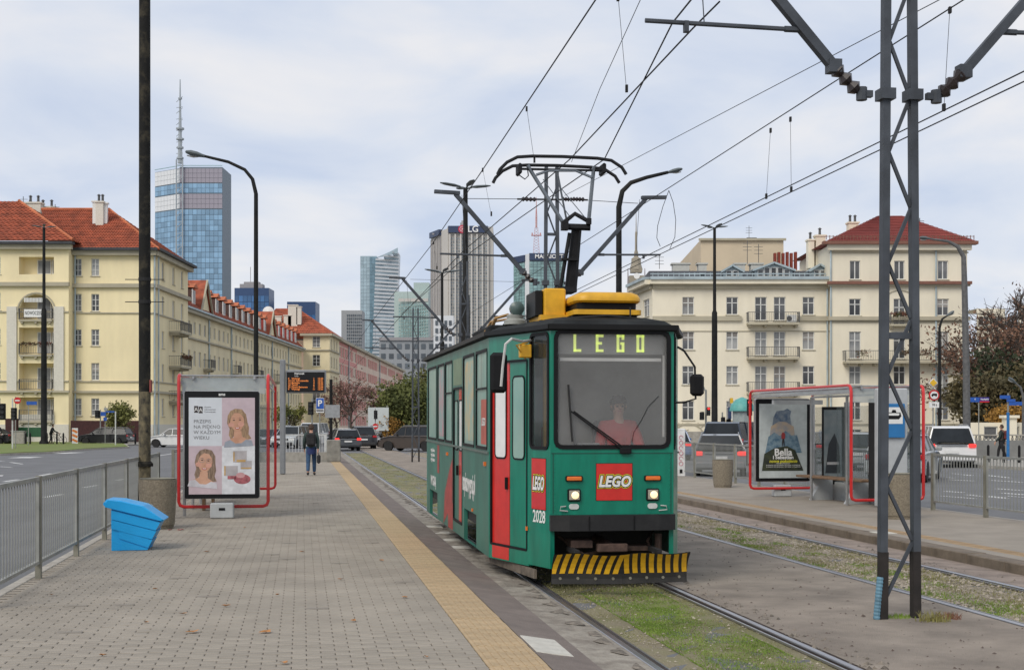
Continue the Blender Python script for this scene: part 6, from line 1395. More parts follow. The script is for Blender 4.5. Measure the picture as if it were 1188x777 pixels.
mb = MB(); mb.tube([f1 + Vector((0, 0, .1)), g1 + Vector((0, 0, .1)), g0 + Vector((0, 0, .1))], .14, 6); mb.v = [tuple(M @ Vector(v)) for v in mb.v]; mb.build('hip_tiles', tile_or2, LB_)
chimney(LB_, 117, Yl + 4.5, 235, 256, .75, pale, pots=2); chimney(LB_, 110, Yl + 4.5, 234, 250, .35, wfr, pots=0, dep=.4); chimney(LB_, 123, Yl + 4.5, 236, 250, .3, wfr, pots=0, dep=.4)
chimney(LB_, 40, Yl + 8, 236, 250, 1.6, pale, pots=2); chimney(LB_, 55, Yl + 9, 241, 248, 1.8, pale, pots=2)
for x, a, b in ((27, 228, 236), (34, 232, 240), (64, 237, 246)): antenna(LB_, x, Yl + 8, a, b)
# ---------------- long row with dormers
X0 = -35.9
ROW = thing('terraced_row', 'long yellow row with orange roof and dormers going away behind the left shelter', 'building', (X0, 190, 0))
A, B = (X0, 149.6), (X0, 235.2); zE = 14.2; wins = []; L = 85.6
pitch = 2.62; n = int(L / pitch)
for i in range(n):
    for zc, h, kd in ((12.55, 1.35, 'two'), (9.1, 1.7, 'two'), (5.8, 1.7, 'two'), (2.6, 1.6, 'two')):
        wins.append((1.2 + i * pitch, zc, 1.0, h, kd))
facade(ROW, A, B, 0, zE, wins, yellow2, sill=False)
for z, h, o_ in ((zE, .35, .6), (11.3, .2, .25), (4.1, .15, .2)): ledge(ROW, A, B, z, h, o_, trimc, 'cornice')
ledge(ROW, A, B, zE + .3, .2, .8, zinc, 'gutter')
M = wm(ROW).inverted()
for y in (163, 176, 192, 206, 221): pdown(ROW, (X0 + .12, y), 0, zE, .1)
for i in range(n):
    if False: # arched heads with pediments
        y = A[1] + 1.2 + i * pitch; mb = MB(); mb.tube([M @ Vector((X0 + .1, y + .75 * math.cos(a), 10.0 + .8 * math.sin(a))) for a in [PI * k / 8 for k in range(9)]], .13, 5); mb.build('arch_head', trimc, ROW)
    if i % 6 == 4: balcony(ROW, A, B, .3 + i * pitch, 2.4 + i * pitch, 8.2, dep=1.0); 
rd = [e(X0 + .5, A[1], zE + .3), e(X0 + .5, B[1], zE + .3), e(X0 - 3.0, B[1], 18.0), e(X0 - 3.0, A[1], 18.0)]
roofpoly(ROW, [rd, [rd[3], rd[2], e(X0 - 10, B[1], 15.5), e(X0 - 10, A[1], 15.5)]], tile_or); tiled(ROW, rd, tile_or, 14, 90)
redw = mat('dormer_side', (.10, .055, .045), .8, var=.2)
for k in range(20):
    y = A[1] + 3 + k * 4.1
    if k in (2, 13): continue
    mb = MB(); mb.box(M @ Vector((X0 - 1.6, y, 16.0)), (2.6, 1.9, 2.0)); d = mb.build('dormer', redw if k < 12 else mat('dormer_red', (.33, .05, .04), .8), ROW)
    mb = MB(); c = M @ Vector((X0 - .2, y, 17.15)); mb.prism([(-1.15, 0), (1.15, 0), (0, .55)], -3.2, .2, 'X'); mb.v = [tuple(Vector(v) + c) for v in mb.v]; mb.build('dormer_roof', tile_or2, d)
    a, b, c_, dd = wmesh(1.25, 1.5, 'two'); o = inst('window', a, d, M @ Vector((X0 - .24, y, 16.1)), (0, 0, R(90))); inst('pane', c_, o, (0, 0, 0))
    mb = MB(); mb.box(M @ Vector((X0 - .22, y - .85, 16.0)), (.1, .18, 2.0)); mb.build('dormer_post', wfr, d)
for y in (160.5, 205):
    mb = MB(); mb.prism([(y - 3.0, 14.3), (y + 3.0, 14.3), (y, 18.1)], X0 - 4, X0 + .15, 'X'); mb.v = [tuple(M @ Vector(v)) for v in mb.v]; g_ = mb.build('gable', yellow2, ROW)
    mb = MB()
    for sgn in (-1, 1): mb.bar(M @ Vector((X0 - 1.8, y + sgn * 3.3, 14.2)), M @ Vector((X0 - 1.8, y, 18.4)), 4.6, .22, (0, 0, 1)) if False else mb.add([M @ Vector(p) for p in ((X0 + .5, y + sgn * 3.4, 14.1), (X0 + .5, y, 18.45), (X0 - 4.5, y, 18.45), (X0 - 4.5, y + sgn * 3.4, 14.1))], [(0, 1, 2, 3)])
    mb.build('gable_roof', tile_or, g_)
    mb = MB(); mb.tube([M @ Vector((X0 + .45, y - 3.4, 14.1)), M @ Vector((X0 + .45, y, 18.4)), M @ Vector((X0 + .45, y + 3.4, 14.1))], .14, 4); mb.build('gable_moulding', trimc, g_)
# far block of the row
sF = F / 236; Xf = -31.2
FB = thing('apartment_building', 'yellow block with hipped orange roof and white chimneys closing the long row', 'building', (Xf, 236, 0))
A, B = ((352 - CX) / sF, 236), (Xf, 236); zE = CH + (HY - 389) / sF; L = B[0] - A[0]
facade(FB, A, B, 0, zE, [((367 - 352) / sF, CH + (HY - y) / sF, 1.3, 1.9, 'six') for y in (396.5, 418, 440, 462)], yellow2)
facade(FB, B, (Xf, 249), 0, zE, [(v, CH + (HY - y) / sF, 1.3, 1.7, 'two') for v in (2.5, 6, 9.5) for y in (398, 419, 441, 462)], yellow2)
for Aa, Bb in ((A, B), (B, (Xf, 249))):
    for y in (406, 430): ledge(FB, Aa, Bb, CH + (HY - y) / sF, .25, .25, trimc)
    ledge(FB, Aa, Bb, zE + .1, .4, .7, trimc, 'cornice', ends=.5)
f0, f1, f2, bk_ = e(A[0] - 8, 235.4, zE + .3), e(Xf + .7, 235.4, zE + .3), e(Xf + .7, 249.6, zE + .3), e(A[0] - 8, 252, zE + .3); g0, g1 = e((320 - CX) / (F / 243), 243, CH + (HY - 358) / (F / 243)), e((346 - CX) / (F / 243), 243, CH + (HY - 358) / (F / 243))
roofpoly(FB, [[f0, f1, g1, g0], [f1, f2, g1], [f2, bk_, g0, g1]], tile_or); tiled(FB, (f0, f1, g1, g0), tile_or, 14, 30)
for x, a, b, w_ in ((340, 354, 374, 1.6), (334, 366, 378, 1.3), (347, 356, 370, .8), (318, 367, 374, 2.6)): chimney(FB, x, 238, a, b, w_, pale, pots=0)
mb = MB(); M = wm(FB).inverted(); mb.lathe([(.05, 0), (1.0, .25)], M @ P(311, 362, 232), 14, 'Y'); mb.build('satellite_dish', wfr, FB)
# ---------------- pink building
PBm = mat('plaster_pink', (.68, .31, .27), .9, var=.08, scale=.15, dirt=.2, dirtcol=(.55, .3, .25)); PC = mat('plaster_pinkish_cream', (.74, .58, .46), .9, var=.06, scale=.2)
Xp = -31.5; PB = thing('apartment_building', 'long pink and cream building under the glass towers', 'building', (Xp, 300, 0))
A, B = (Xp, 250), (Xp, 400); zt = 16.9; wins = []
for k in range(36):
    for r_ in range(5): wins.append((2.5 + k * 4.1, 2.4 + r_ * 3.15, 1.7, 1.75, 'two'))
facade(PB, A, B, 0, zt, wins, PC, sill=False)
M = wm(PB).inverted()
for k in range(36):
    if k % 6 == 5: continue
    mb = MB(); y = 250 + 2.5 + k * 4.1 + 2.05
    for r_ in range(5):
        mb = MB(); mb.box(M @ Vector((Xp + .03, y, 2.4 + r_ * 3.15)), (.08, 2.1, 1.85)); mb.build('pink_panel', PBm, PB)
for r_ in (0, 1, 3, 4): ledge(PB, A, (Xp, 280), 4.0 + r_ * 3.15 if r_ < 5 else 0, .9, .05, PBm, 'pink_band'); 
ledge(PB, A, B, zt + .1, .5, .7, trimc, 'cornice')
sP = F / 250; facade(PB, ((330 - CX) / sP, 250), A, 0, zt, [], PC)
roofpoly(PB, [[(Xp, 250, zt), (Xp, 400, zt), (Xp - 12, 400, zt + 1.5), (Xp - 12, 250, zt + 1.5)]], slate)
for x in (404, 440): pdown(PB, (Xp + .15, -Xp * F / (CX - x) if False else 31.5 * F / (CX - x)), 0, zt, .12)
# ---------------- towers
bglass = mat('glass_blue', (.16, .29, .43), .15, var=.1, scale=.04, col2=(.22, .37, .52), spec=.8, objrand=.25)
bpale = mat('tower_pale', (.55, .58, .60), .6, var=.05, scale=.05); bgrey = mat('tower_grey', (.30, .29, .30), .7, var=.05, scale=.05); bgrn = mat('glass_green', (.24, .38, .37), .2, col2=(.15, .27, .28), scale=.06, spec=.8, objrand=.25)
bbeige = mat('tower_beige', (.52, .50, .47), .8, var=.05, scale=.05); bmauve = mat('tower_mauve', (.30, .28, .33), .6, var=.05, scale=.05); nvy = mat('sign_navy', (.03, .05, .11), .4); mull = mat('mullion_dark', (.13, .17, .21), .5); bwh = mat('tower_white', (.66, .68, .70), .5, var=.04)
def tower(name, label, Y, xa, xb, ytop, ybot=470, core=bgrey, dep=25, skew=0.0):
    s = F / Y; t = thing(name, label, 'tower', ((xa + xb) / 2 / s - CX / s, Y, 0)); M = wm(t).inverted(); W = (xb - xa) / s; z1 = CH + (HY - ytop) / s
    return t, s, M, W, z1
def grid(parent, A, B, z0, z1, nu, nv, m, gap=.12, mg=None, name='window', out=.12, gv=None):
    """individual panes on a tower face, nu columns by nv storeys"""
    A = Vector((A[0], A[1], 0)); B = Vector((B[0], B[1], 0)); d = B - A; W = d.length; d.normalize(); n = Vector((d.y, -d.x, 0)); rz = math.atan2(d.y, d.x); M = wm(parent).inverted()
    du, dv = W / nu, (z1 - z0) / nv; gv = gap if gv is None else gv
    mb = MB(); mb.box((0, 0, 0), (du * (1 - gap), .2, dv * (1 - gv))); me = mb.mesh(name, m)
    for j in range(nv):
        for i in range(nu): inst(name, me, parent, M @ (A + d * du * (i + .5) + n * .1 + Vector((0, 0, z0 + dv * (j + .5)))), (0, 0, rz))
def block(parent, M, A, B, dep, z0, z1, m, name='core'):
    A = Vector((A[0], A[1], 0)); B = Vector((B[0], B[1], 0)); d = (B - A).normalized(); n = Vector((-d.y, d.x, 0)) * dep
    mb = MB(); mb.prism([(p.x, p.y) for p in (A, B, B + n, A + n)], z0, z1, 'Z'); mb.v = [tuple(M @ Vector(v)) for v in mb.v]; return mb.build(name, m, parent)
# left tall glass tower with mast
t, s, M, W, z1 = tower('office_tower', 'tall blue glass tower with a thin lattice mast, left', 700, 180, 258, 194)
x = lambda p, Y=700: (p - CX) / (F / Y); z = lambda p, Y=700: CH + (HY - p) / (F / Y)
A, B = (x(209), 700), (x(258), 700); C2 = (x(180, 712), 712)
block(t, M, A, B, 22, 0, z(194), mull); mb = MB(); mb.prism([C2, A, (A[0], 722), (C2[0] + 3, 724)], 0, z(195), 'Z'); mb.v = [tuple(M @ Vector(v)) for v in mb.v]; mb.build('core', mull, t)
for (P0, P1, nu) in ((A, B, 5), (C2, A, 4)):
    grid(t, P0, P1, z(212), z(195.5), nu * 2, 3, bmauve if nu == 5 else bwh, .05); grid(t, P0, P1, z(224), z(213), nu * 2, 2, bglass, .06); grid(t, P0, P1, z(242), z(225), nu * 2, 3, bmauve if nu == 5 else bwh, .05)
    grid(t, P0, P1, 40, z(243), nu * 2, 26, bglass, .07)
    ledge(t, P0, P1, z(195) + 1.2, .3, .3, bgrn, 'parapet')
mb = MB()
for dx_ in (-1.6, 1.6): mb.tube([M @ Vector((x(209) + dx_, 698.5, 40)), M @ Vector((x(209) + dx_, 698.5, z(186)))], .35, 5)
for k in range(44): z0_ = 40 + k * 2.9; mb.bar(M @ Vector((x(209) - 1.6, 698.5, z0_)), M @ Vector((x(209) + 1.6, 698.5, z0_ + 2.9 * (1 if k % 2 else .2))), .25, .25)
mb.tube([M @ Vector((x(209.5), 699, z(190))), M @ Vector((x(209.5), 699, z(130))), M @ Vector((x(209.5), 699, z(93)))], [1.3, .6, .25], 6)
for yy, r_ in ((150, 2.1), (162, 2.0), (172, 1.8), (184, 1.8), (115, 1.0)): mb.lathe([(r_, -.4), (r_, .4)], M @ Vector((x(209.5), 699, z(yy))), 8)
mb.build('mast', mat('mast_pale', (.36, .40, .43), .5), t)
# two small blue blocks
for Y, xa, xb, yt, lb in ((900, 272, 312, 334, 'small dark blue glass block with rooftop mast above the row of dormers'), (950, 333, 366, 350, 'small dark blue glass block behind the white chimneys')):
    t, s, M, W, z1 = tower('office_tower', lb, Y, xa, xb, yt); A, B = (x(xa, Y), Y), (x(xb, Y), Y); block(t, M, A, B, 20, 0, z1, mat('tower_navy', (.03, .07, .17), .4)); grid(t, A, B, z1 - 34, z1 - 9 if xa == 333 else z1 - 5, 8, 7, mat('glass_deep_blue', (.04, .13, .30), .2, objrand=.3, spec=.8, var=.1, scale=.05), .08)
    if xa == 272:
        mb = MB(); mb.box(M @ Vector((x(290, Y), Y + 8, z1 + 1.5)), (15, 8, 3)); mb.box(M @ Vector((x(290, Y), Y + 8, z1 + 3.5)), (10, 6, 2)); mb.tube([M @ Vector((x(288, Y), Y + 8, z1 + 3)), M @ Vector((x(288, Y), Y + 8, z(308, Y)))], .25, 4); mb.build('rooftop', bgrey, t)
# grey grid slab
Y = 800; t, s, M, W, z1 = tower('office_tower', 'low grey concrete slab with window grid left of the pointed glass tower', Y, 396, 420, 360); A, B = (x(396, Y), Y), (x(420, Y), Y); block(t, M, A, B, 15, 0, z1, mat('slab_grey', (.36, .37, .38), .8)); grid(t, (x(402, Y), Y), B, z(440, Y), z(364, Y), 8, 20, mat('glass_grey', (.10, .12, .14), .3, objrand=.3), .35)
# pointed glass tower
Y = 850; t, s, M, W, z1 = tower('office_tower', 'pale glass tower rising to a sharp slanted point', Y, 418, 461, 288)
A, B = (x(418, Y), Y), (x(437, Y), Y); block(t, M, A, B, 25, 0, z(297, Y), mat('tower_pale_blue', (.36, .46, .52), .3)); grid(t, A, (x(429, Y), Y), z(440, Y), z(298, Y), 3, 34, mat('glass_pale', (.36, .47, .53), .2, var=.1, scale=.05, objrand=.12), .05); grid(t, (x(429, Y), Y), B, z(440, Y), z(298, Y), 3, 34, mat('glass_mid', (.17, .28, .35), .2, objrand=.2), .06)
def edge(yy): # right edge of the sail at pixel row
    f = (yy - 288) / 150; return 461.5 - 6.5 * min(1, f * 1.1) ** 1.3
nf = 34; 
for k in range(nf):
    ya, yb = 292 + k * 4.3, 292 + (k + 1) * 4.3; xl = 437 - k * .15 if ya > 300 else 437 + (300 - ya) * 2.4; xl = max(xl, 431.5); xr = edge(ya)
    mb = MB(); xa_, xb_ = x(xl, Y), x(xr, Y); mb.prism([(xa_, Y - 3), (xb_, Y + 6), (xb_, Y + 20), (xa_, Y + 20)], z(yb, Y), z(ya, Y) - 1.05, 'Z'); mb.v = [tuple(M @ Vector(v)) for v in mb.v]; f_ = mb.build('storey', mat('glass_mid2', (.13, .20, .25), .25, col2=(.42, .50, .54), scale=.12, objrand=.25), t)
    mb = MB(); mb.prism([(xa_ - .2, Y - 3.4), (xb_ + .2, Y + 5.5), (xb_, Y + 20), (xa_, Y + 20)], z(ya, Y) - 1.05, z(ya, Y), 'Z'); mb.v = [tuple(M @ Vector(v)) for v in mb.v]; mb.build('floor_band', bwh, f_)
mb = MB(); mb.prism([(x(437, Y), z(299, Y)), (x(461.5, Y), z(294, Y)), (x(461.5, Y), z(287.5, Y)), (x(452, Y), z(292.5, Y))], Y - 1, Y + 1.0); mb.v = [tuple(M @ Vector(v)) for v in mb.v]; mb.build('sail_tip', MATS['tower_pale_blue'], t)
# greenish hotel tower
Y = 700; t, s, M, W, z1 = tower('hotel_tower', 'pale green window-grid tower right of the pointed one', Y, 457, 498, 338); A, B = (x(462, Y), Y), (x(497, Y), Y); block(t, M, (x(457, Y), Y + 2), B, 18, 0, z(338, Y), mat('tower_mint', (.42, .52, .50), .6)); grid(t, A, B, z(440, Y), z(352, Y), 12, 24, bgrn, .38); grid(t, A, B, z(350, Y), z(346, Y), 5, 1, bbeige, .1)
mb = MB(); mb.box(M @ Vector((x(488.5, Y), Y + 9, z(334, Y))), (8, 12, 6)); mb.build('plant_room', MATS['tower_mint'], t)
# big grey tower with sign
Y = 620; t, s, M, W, z1 = tower('office_tower', 'grey ribbed tower with a round red emblem and two white letters on top', Y, 500, 572, 262); A, B = (x(519, Y), Y), (x(572, Y), Y); C3 = (x(500, 640), 640)
zz = lambda p: z(p, Y)
block(t, M, A, B, 22, 0, zz(263), bbeige); mb = MB(); mb.prism([C3, (x(511, 628), 628), (x(511, 628) + 3, 645), (C3[0] + 3, 650)], 0, zz(265), 'Z'); mb.prism([(x(511, 628), 628.2), (x(520, Y), Y - .2), (x(520, Y), Y + 20), (x(511, 628), 645)], 0, zz(265), 'Z'); mb.v = [tuple(M @ Vector(v)) for v in mb.v]; mb.build('side_core', bbeige, t)
grid(t, (x(522, Y), Y), (x(566, Y), Y), zz(450), zz(275), 14, 48, mat('glass_slate', (.26, .30, .33), .3, objrand=.35, var=.15, scale=.1), .30, gv=.38)
for k in range(8): mb = MB(); xx = x(522 + k * 6.3, Y); mb.box(M @ Vector((xx, Y - .7, (zz(450) + zz(272)) / 2)), (.7, 1.3, zz(272) - zz(450))); mb.build('rib', bbeige, t)
for k in range(7): mb = MB(); p0 = Vector(C3).lerp(Vector((x(511, 628), 628)), k / 6) if False else (C3[0] + (x(511, 628) - C3[0]) * k / 6, 640 - 12 * k / 6); mb.box(M @ Vector((p0[0], p0[1] - .4, (zz(450) + zz(272)) / 2)), (.35, .8, zz(272) - zz(450))); mb.build('rib', bgrey, t)
mb = MB(); mb.box(M @ Vector(((x(520, Y) + x(566, Y)) / 2, Y - .9, zz(266.5))), (x(566, Y) - x(520, Y), 1.6, 3.0)); mb.build('sign_band', nvy, t)
mb = MB(); mb.bar(M @ Vector((C3[0], 639, zz(267))), M @ Vector((x(511, 628), 627, zz(267))), 1.6, 2.6); mb.build('sign_band', nvy, t)
mb = MB(); mb.lathe([(1.85, -.3), (1.85, 0)], M @ Vector((x(536.5, Y), Y - 1.7, zz(266.5))), 20, 'Y'); em = mb.build('emblem', mat('emblem_red', (.50, .02, .07), .4), t)
mb = MB(); c = M @ Vector((x(536.5, Y), Y - 2.1, zz(266.5))); mb.tube([c + Vector((1.1 * math.cos(a), 0, 1.1 * math.sin(a))) for a in [R(-5 - k * 30) for k in range(11)]], .12, 4); mb.bar(c, c + Vector((1.1, 0, 0)), .2, .2); mb.bar(c + Vector((-.1, 0, .5)), c + Vector((-.1, 0, -.5)), .2, .2); mb.build('emblem_marks', twhite, em)
mb = MB(); text('LG', 4.0, frameM(M @ Vector((x(549, Y), Y - 1.9, zz(266.7))), (1, 0, 0), (0, -1, 0)), mb, offset=.06, extrude=.1); mb.build('sign_letters', twhite, t)
mb = MB(); text('POLMOS', 2.2, frameM(M @ Vector((x(505.5, 635), 632.5, zz(267))), (x(511, 628) - C3[0], -12, 0), (-12, -(x(511, 628) - C3[0]), 0)), mb) if False else mb.box(M @ Vector((x(505.5, 635), 632.3, zz(267))), (3, .2, .7)); mb.build('sign_line', bgrey, t)
mb = MB(); mb.tube([M @ Vector((x(536, Y), Y + 8, zz(263))), M @ Vector((x(536, Y), Y + 8, zz(253)))], .7, 5); mb.box(M @ Vector((x(536, Y), Y + 8, zz(257))), (2.2, .5, 1.2)); mb.build('antenna', bgrey, t)
# green glass hotel with sign
Y = 600; t, s, M, W, z1 = tower('hotel_tower', 'green glass tower with white lettering on a navy top band, behind the pantograph', Y, 596, 652, 294); A, B = (x(614, Y), Y), (x(655, Y), Y); C4 = (x(596, 612), 612)
block(t, M, (x(614, Y), Y), B, 22, 0, z(294, Y), mull); mb = MB(); mb.prism([C4, (x(609, 604), 604), (x(609, 604) + 2, 620), (C4[0] + 3, 622)], 0, z(295, Y), 'Z'); mb.v = [tuple(M @ Vector(v)) for v in mb.v]; mb.build('side_core', mull, t)
mb = MB(); mb.prism([(x(609, 604), 603.8), (x(615, Y), Y - .3), (x(615, Y), Y + 15), (x(609, 604), 618)], 0, z(294, Y), 'Z'); mb.v = [tuple(M @ Vector(v)) for v in mb.v]; mb.build('corner_shaft', bwh, t)
grid(t, A, B, z(450, Y), z(303, Y), 9, 42, bgrn, .12, gv=.12); grid(t, C4, (x(609, 604), 604), z(450, Y), z(303, Y), 4, 42, bgrn, .12, gv=.12)
mb = MB(); mb.box(M @ Vector(((A[0] + B[0]) / 2, Y - .6, z(298, Y))), (B[0] - A[0], 1, 3.0)); mb.bar(M @ Vector((C4[0], 611.5, z(298.5, Y))), M @ Vector((x(609, 604), 603.5, z(298.5, Y))), 1.0, 2.8); mb.build('sign_band', nvy, t)
mb = MB(); text('MARRIOTT', 2.4, frameM(M @ Vector((x(637, Y), Y - 1.25, z(298, Y))), (1, 0, 0), (0, -1, 0)), mb, offset=.05, extrude=.05, xscale=1.05); mb.build('sign_letters', twhite, t)
mb = MB(); p = lambda yy, dx_=0: M @ Vector((x(622.5, Y) + dx_, Y + 6, z(yy, Y)))
for dx_ in (-.7, .7): mb.tube([p(294, dx_ * 2), p(262, dx_)], .12, 4)
for k in range(10): a_, b_ = 294 - k * 3.2, 294 - (k + 1) * 3.2; w0, w1 = 1.4 - k * .07, 1.4 - (k + 1) * .07; mb.bar(p(a_, -w0), p(b_, w1), .12, .12); mb.bar(p(a_, w0), p(b_, -w1), .12, .12)
mb.tube([p(262), p(250), p(243), p(226)], [.5, .5, .35, .1], 6); mb.box(p(271), (4.5, 1, .4)); mb.box(p(271) + Vector((-1.8, 0, .6)), (.6, .6, 1.1)); mb.box(p(271) + Vector((1.8, 0, .6)), (.6, .6, 1.1)); mb.build('mast', mat('mast_red_white', (.42, .09, .09), .6, col2=(.55, .5, .5), scale=.25, stretch=(.01, .01, 1)), t)
# spire of the palace behind
Y = 1000; t, s, M, W, z1 = tower('spire_tower', 'ornate stone tower top with a needle spire right of the pantograph', Y, 727, 747, 325); q = lambda px, py: M @ P(px, py, Y)
st = mat('stone_palace', (.38, .35, .36), .8, var=.1, scale=.1); c = q(738, 325)
mb = MB(); mb.box((c.x, 0, 45), (13, 13, 105 + (c.z - 105) * 1.0 - 20 if False else 90)); mb.build('shaft', st, t)
mb = MB(); mb.box((c.x, 0, q(738, 322).z - 7), (10.5, 10.5, 16)); mb.box((c.x, 0, q(738, 314).z), (8.2, 8.2, 3)); mb.lathe([(4.8, q(738, 313).z), (3.6, q(738, 306).z), (3.4, q(738, 300).z), (1.6, q(738, 298).z), (1.5, q(738, 293).z), (.9, q(738, 290).z), (.8, q(738, 270).z), (.4, q(738, 268).z), (.12, q(738, 246).z)], (c.x, 0, 0), 10); mb.build('spire', mat('spire_gold', (.33, .29, .22), .5, var=.2), t)
for dx_ in (-6.3, 5.9): mb = MB(); mb.tube([(c.x + dx_, -4, q(738, 330).z - 6), (c.x + dx_, -4, q(738, 312).z)], [.9, .3], 5); mb.build('pinnacle', st, t)
mb = MB(); mb.lathe([(2.2, -.1), (2.2, 0)], (c.x, -5.4, q(738, 321).z), 16, 'Y'); mb.build('clock_face', twhite, t)
# low grey building under the towers, hospital slab right of the tram's rear
Y = 440; t, s, M, W, z1 = tower('office_block', 'low grey block with balconies over the green tree', Y, 447, 500, 392); A, B = (x(440, Y), Y), (x(505, Y), Y); block(t, M, A, B, 10, 0, z(393, Y), mat('block_grey', (.28, .30, .32), .8, var=.06)); grid(t, A, B, z(430, Y), z(396, Y), 7, 3, mat('glass_grey', (.10, .12, .14), .3, objrand=.3), .45, gv=.5); ledge(t, A, B, z(393, Y), 1.0, .6, bgrey, 'parapet')
# white box block behind the tram roof
Y = 420; t, s, M, W, z1 = tower('office_block', 'small white block over the tram rear, below the grey ribbed tower', Y, 500, 522, 366); block(t, M, (x(503, Y), Y), (x(526, Y), Y), 8, 0, z(366, Y), bwh); grid(t, (x(504, Y), Y), (x(525, Y), Y), z(415, Y), z(370, Y), 4, 5, MATS['glass_grey'], .4)
# ================================================================ CARS
def paint(nm, c, rough=.3): return mat('car_paint_' + nm, c, rough, var=.05, scale=2, coat=.6, spec=.5)
cglass = mat('car_glass', (.025, .03, .035), .15, var=.2, scale=1.5, spec=.22)
tyre = mat('tyre', (.018, .018, .018), .85, var=.2); rimm = mat('rim', (.32, .33, .34), .35, metal=.7, var=.1)
tail = mat('tail_lamp', (.45, .012, .015), .25, var=.05, coat=.5); tail_on = mat('tail_lamp_lit', (.6, .02, .02), .3, var=0, emit=(1, .05, .04, 1.1))
hl = mat('headlamp_clear', (.6, .62, .64), .15, var=.1); plate = mat('number_plate', (.7, .7, .68), .5, var=.03); plastic = mat('car_plastic', (.03, .03, .032), .6, var=.15)
SH = { # length, width, height, hood height, belt, greenhouse points (fraction from rear, z fraction), wheel radius
 'wagon': dict(L=4.75, W=1.82, H=1.50, hood=.95, belt=.98, rear=.93, g=[(.015, 0), (.06, .92), (.14, 1.0), (.52, 1.0), (.60, .96), (.745, 0)], w=.33),
 'hatch': dict(L=4.2, W=1.75, H=1.52, hood=.95, belt=.98, rear=.95, g=[(.02, 0), (.09, .9), (.17, 1.0), (.50, 1.0), (.60, .94), (.77, 0)], w=.31),
 'suv': dict(L=4.6, W=1.88, H=1.70, hood=1.05, belt=1.08, rear=1.05, g=[(.02, 0), (.09, .9), (.15, 1.0), (.54, 1.0), (.61, .95), (.735, 0)], w=.36),
 'van': dict(L=4.95, W=1.92, H=1.95, hood=1.1, belt=1.12, rear=1.12, g=[(.0, 0), (.03, .93), (.07, 1.0), (.66, 1.0), (.72, .95), (.86, 0)], w=.34),
 'minivan': dict(L=5.1, W=1.98, H=1.77, hood=1.05, belt=1.08, rear=1.05, g=[(.01, 0), (.055, .88), (.10, 1.0), (.58, 1.0), (.66, .95), (.83, 0)], w=.34),
 'sedan': dict(L=4.6, W=1.80, H=1.45, hood=.92, belt=.95, rear=1.0, g=[(.12, 0), (.25, .95), (.32, 1.0), (.52, 1.0), (.60, .95), (.735, 0)], w=.32)}
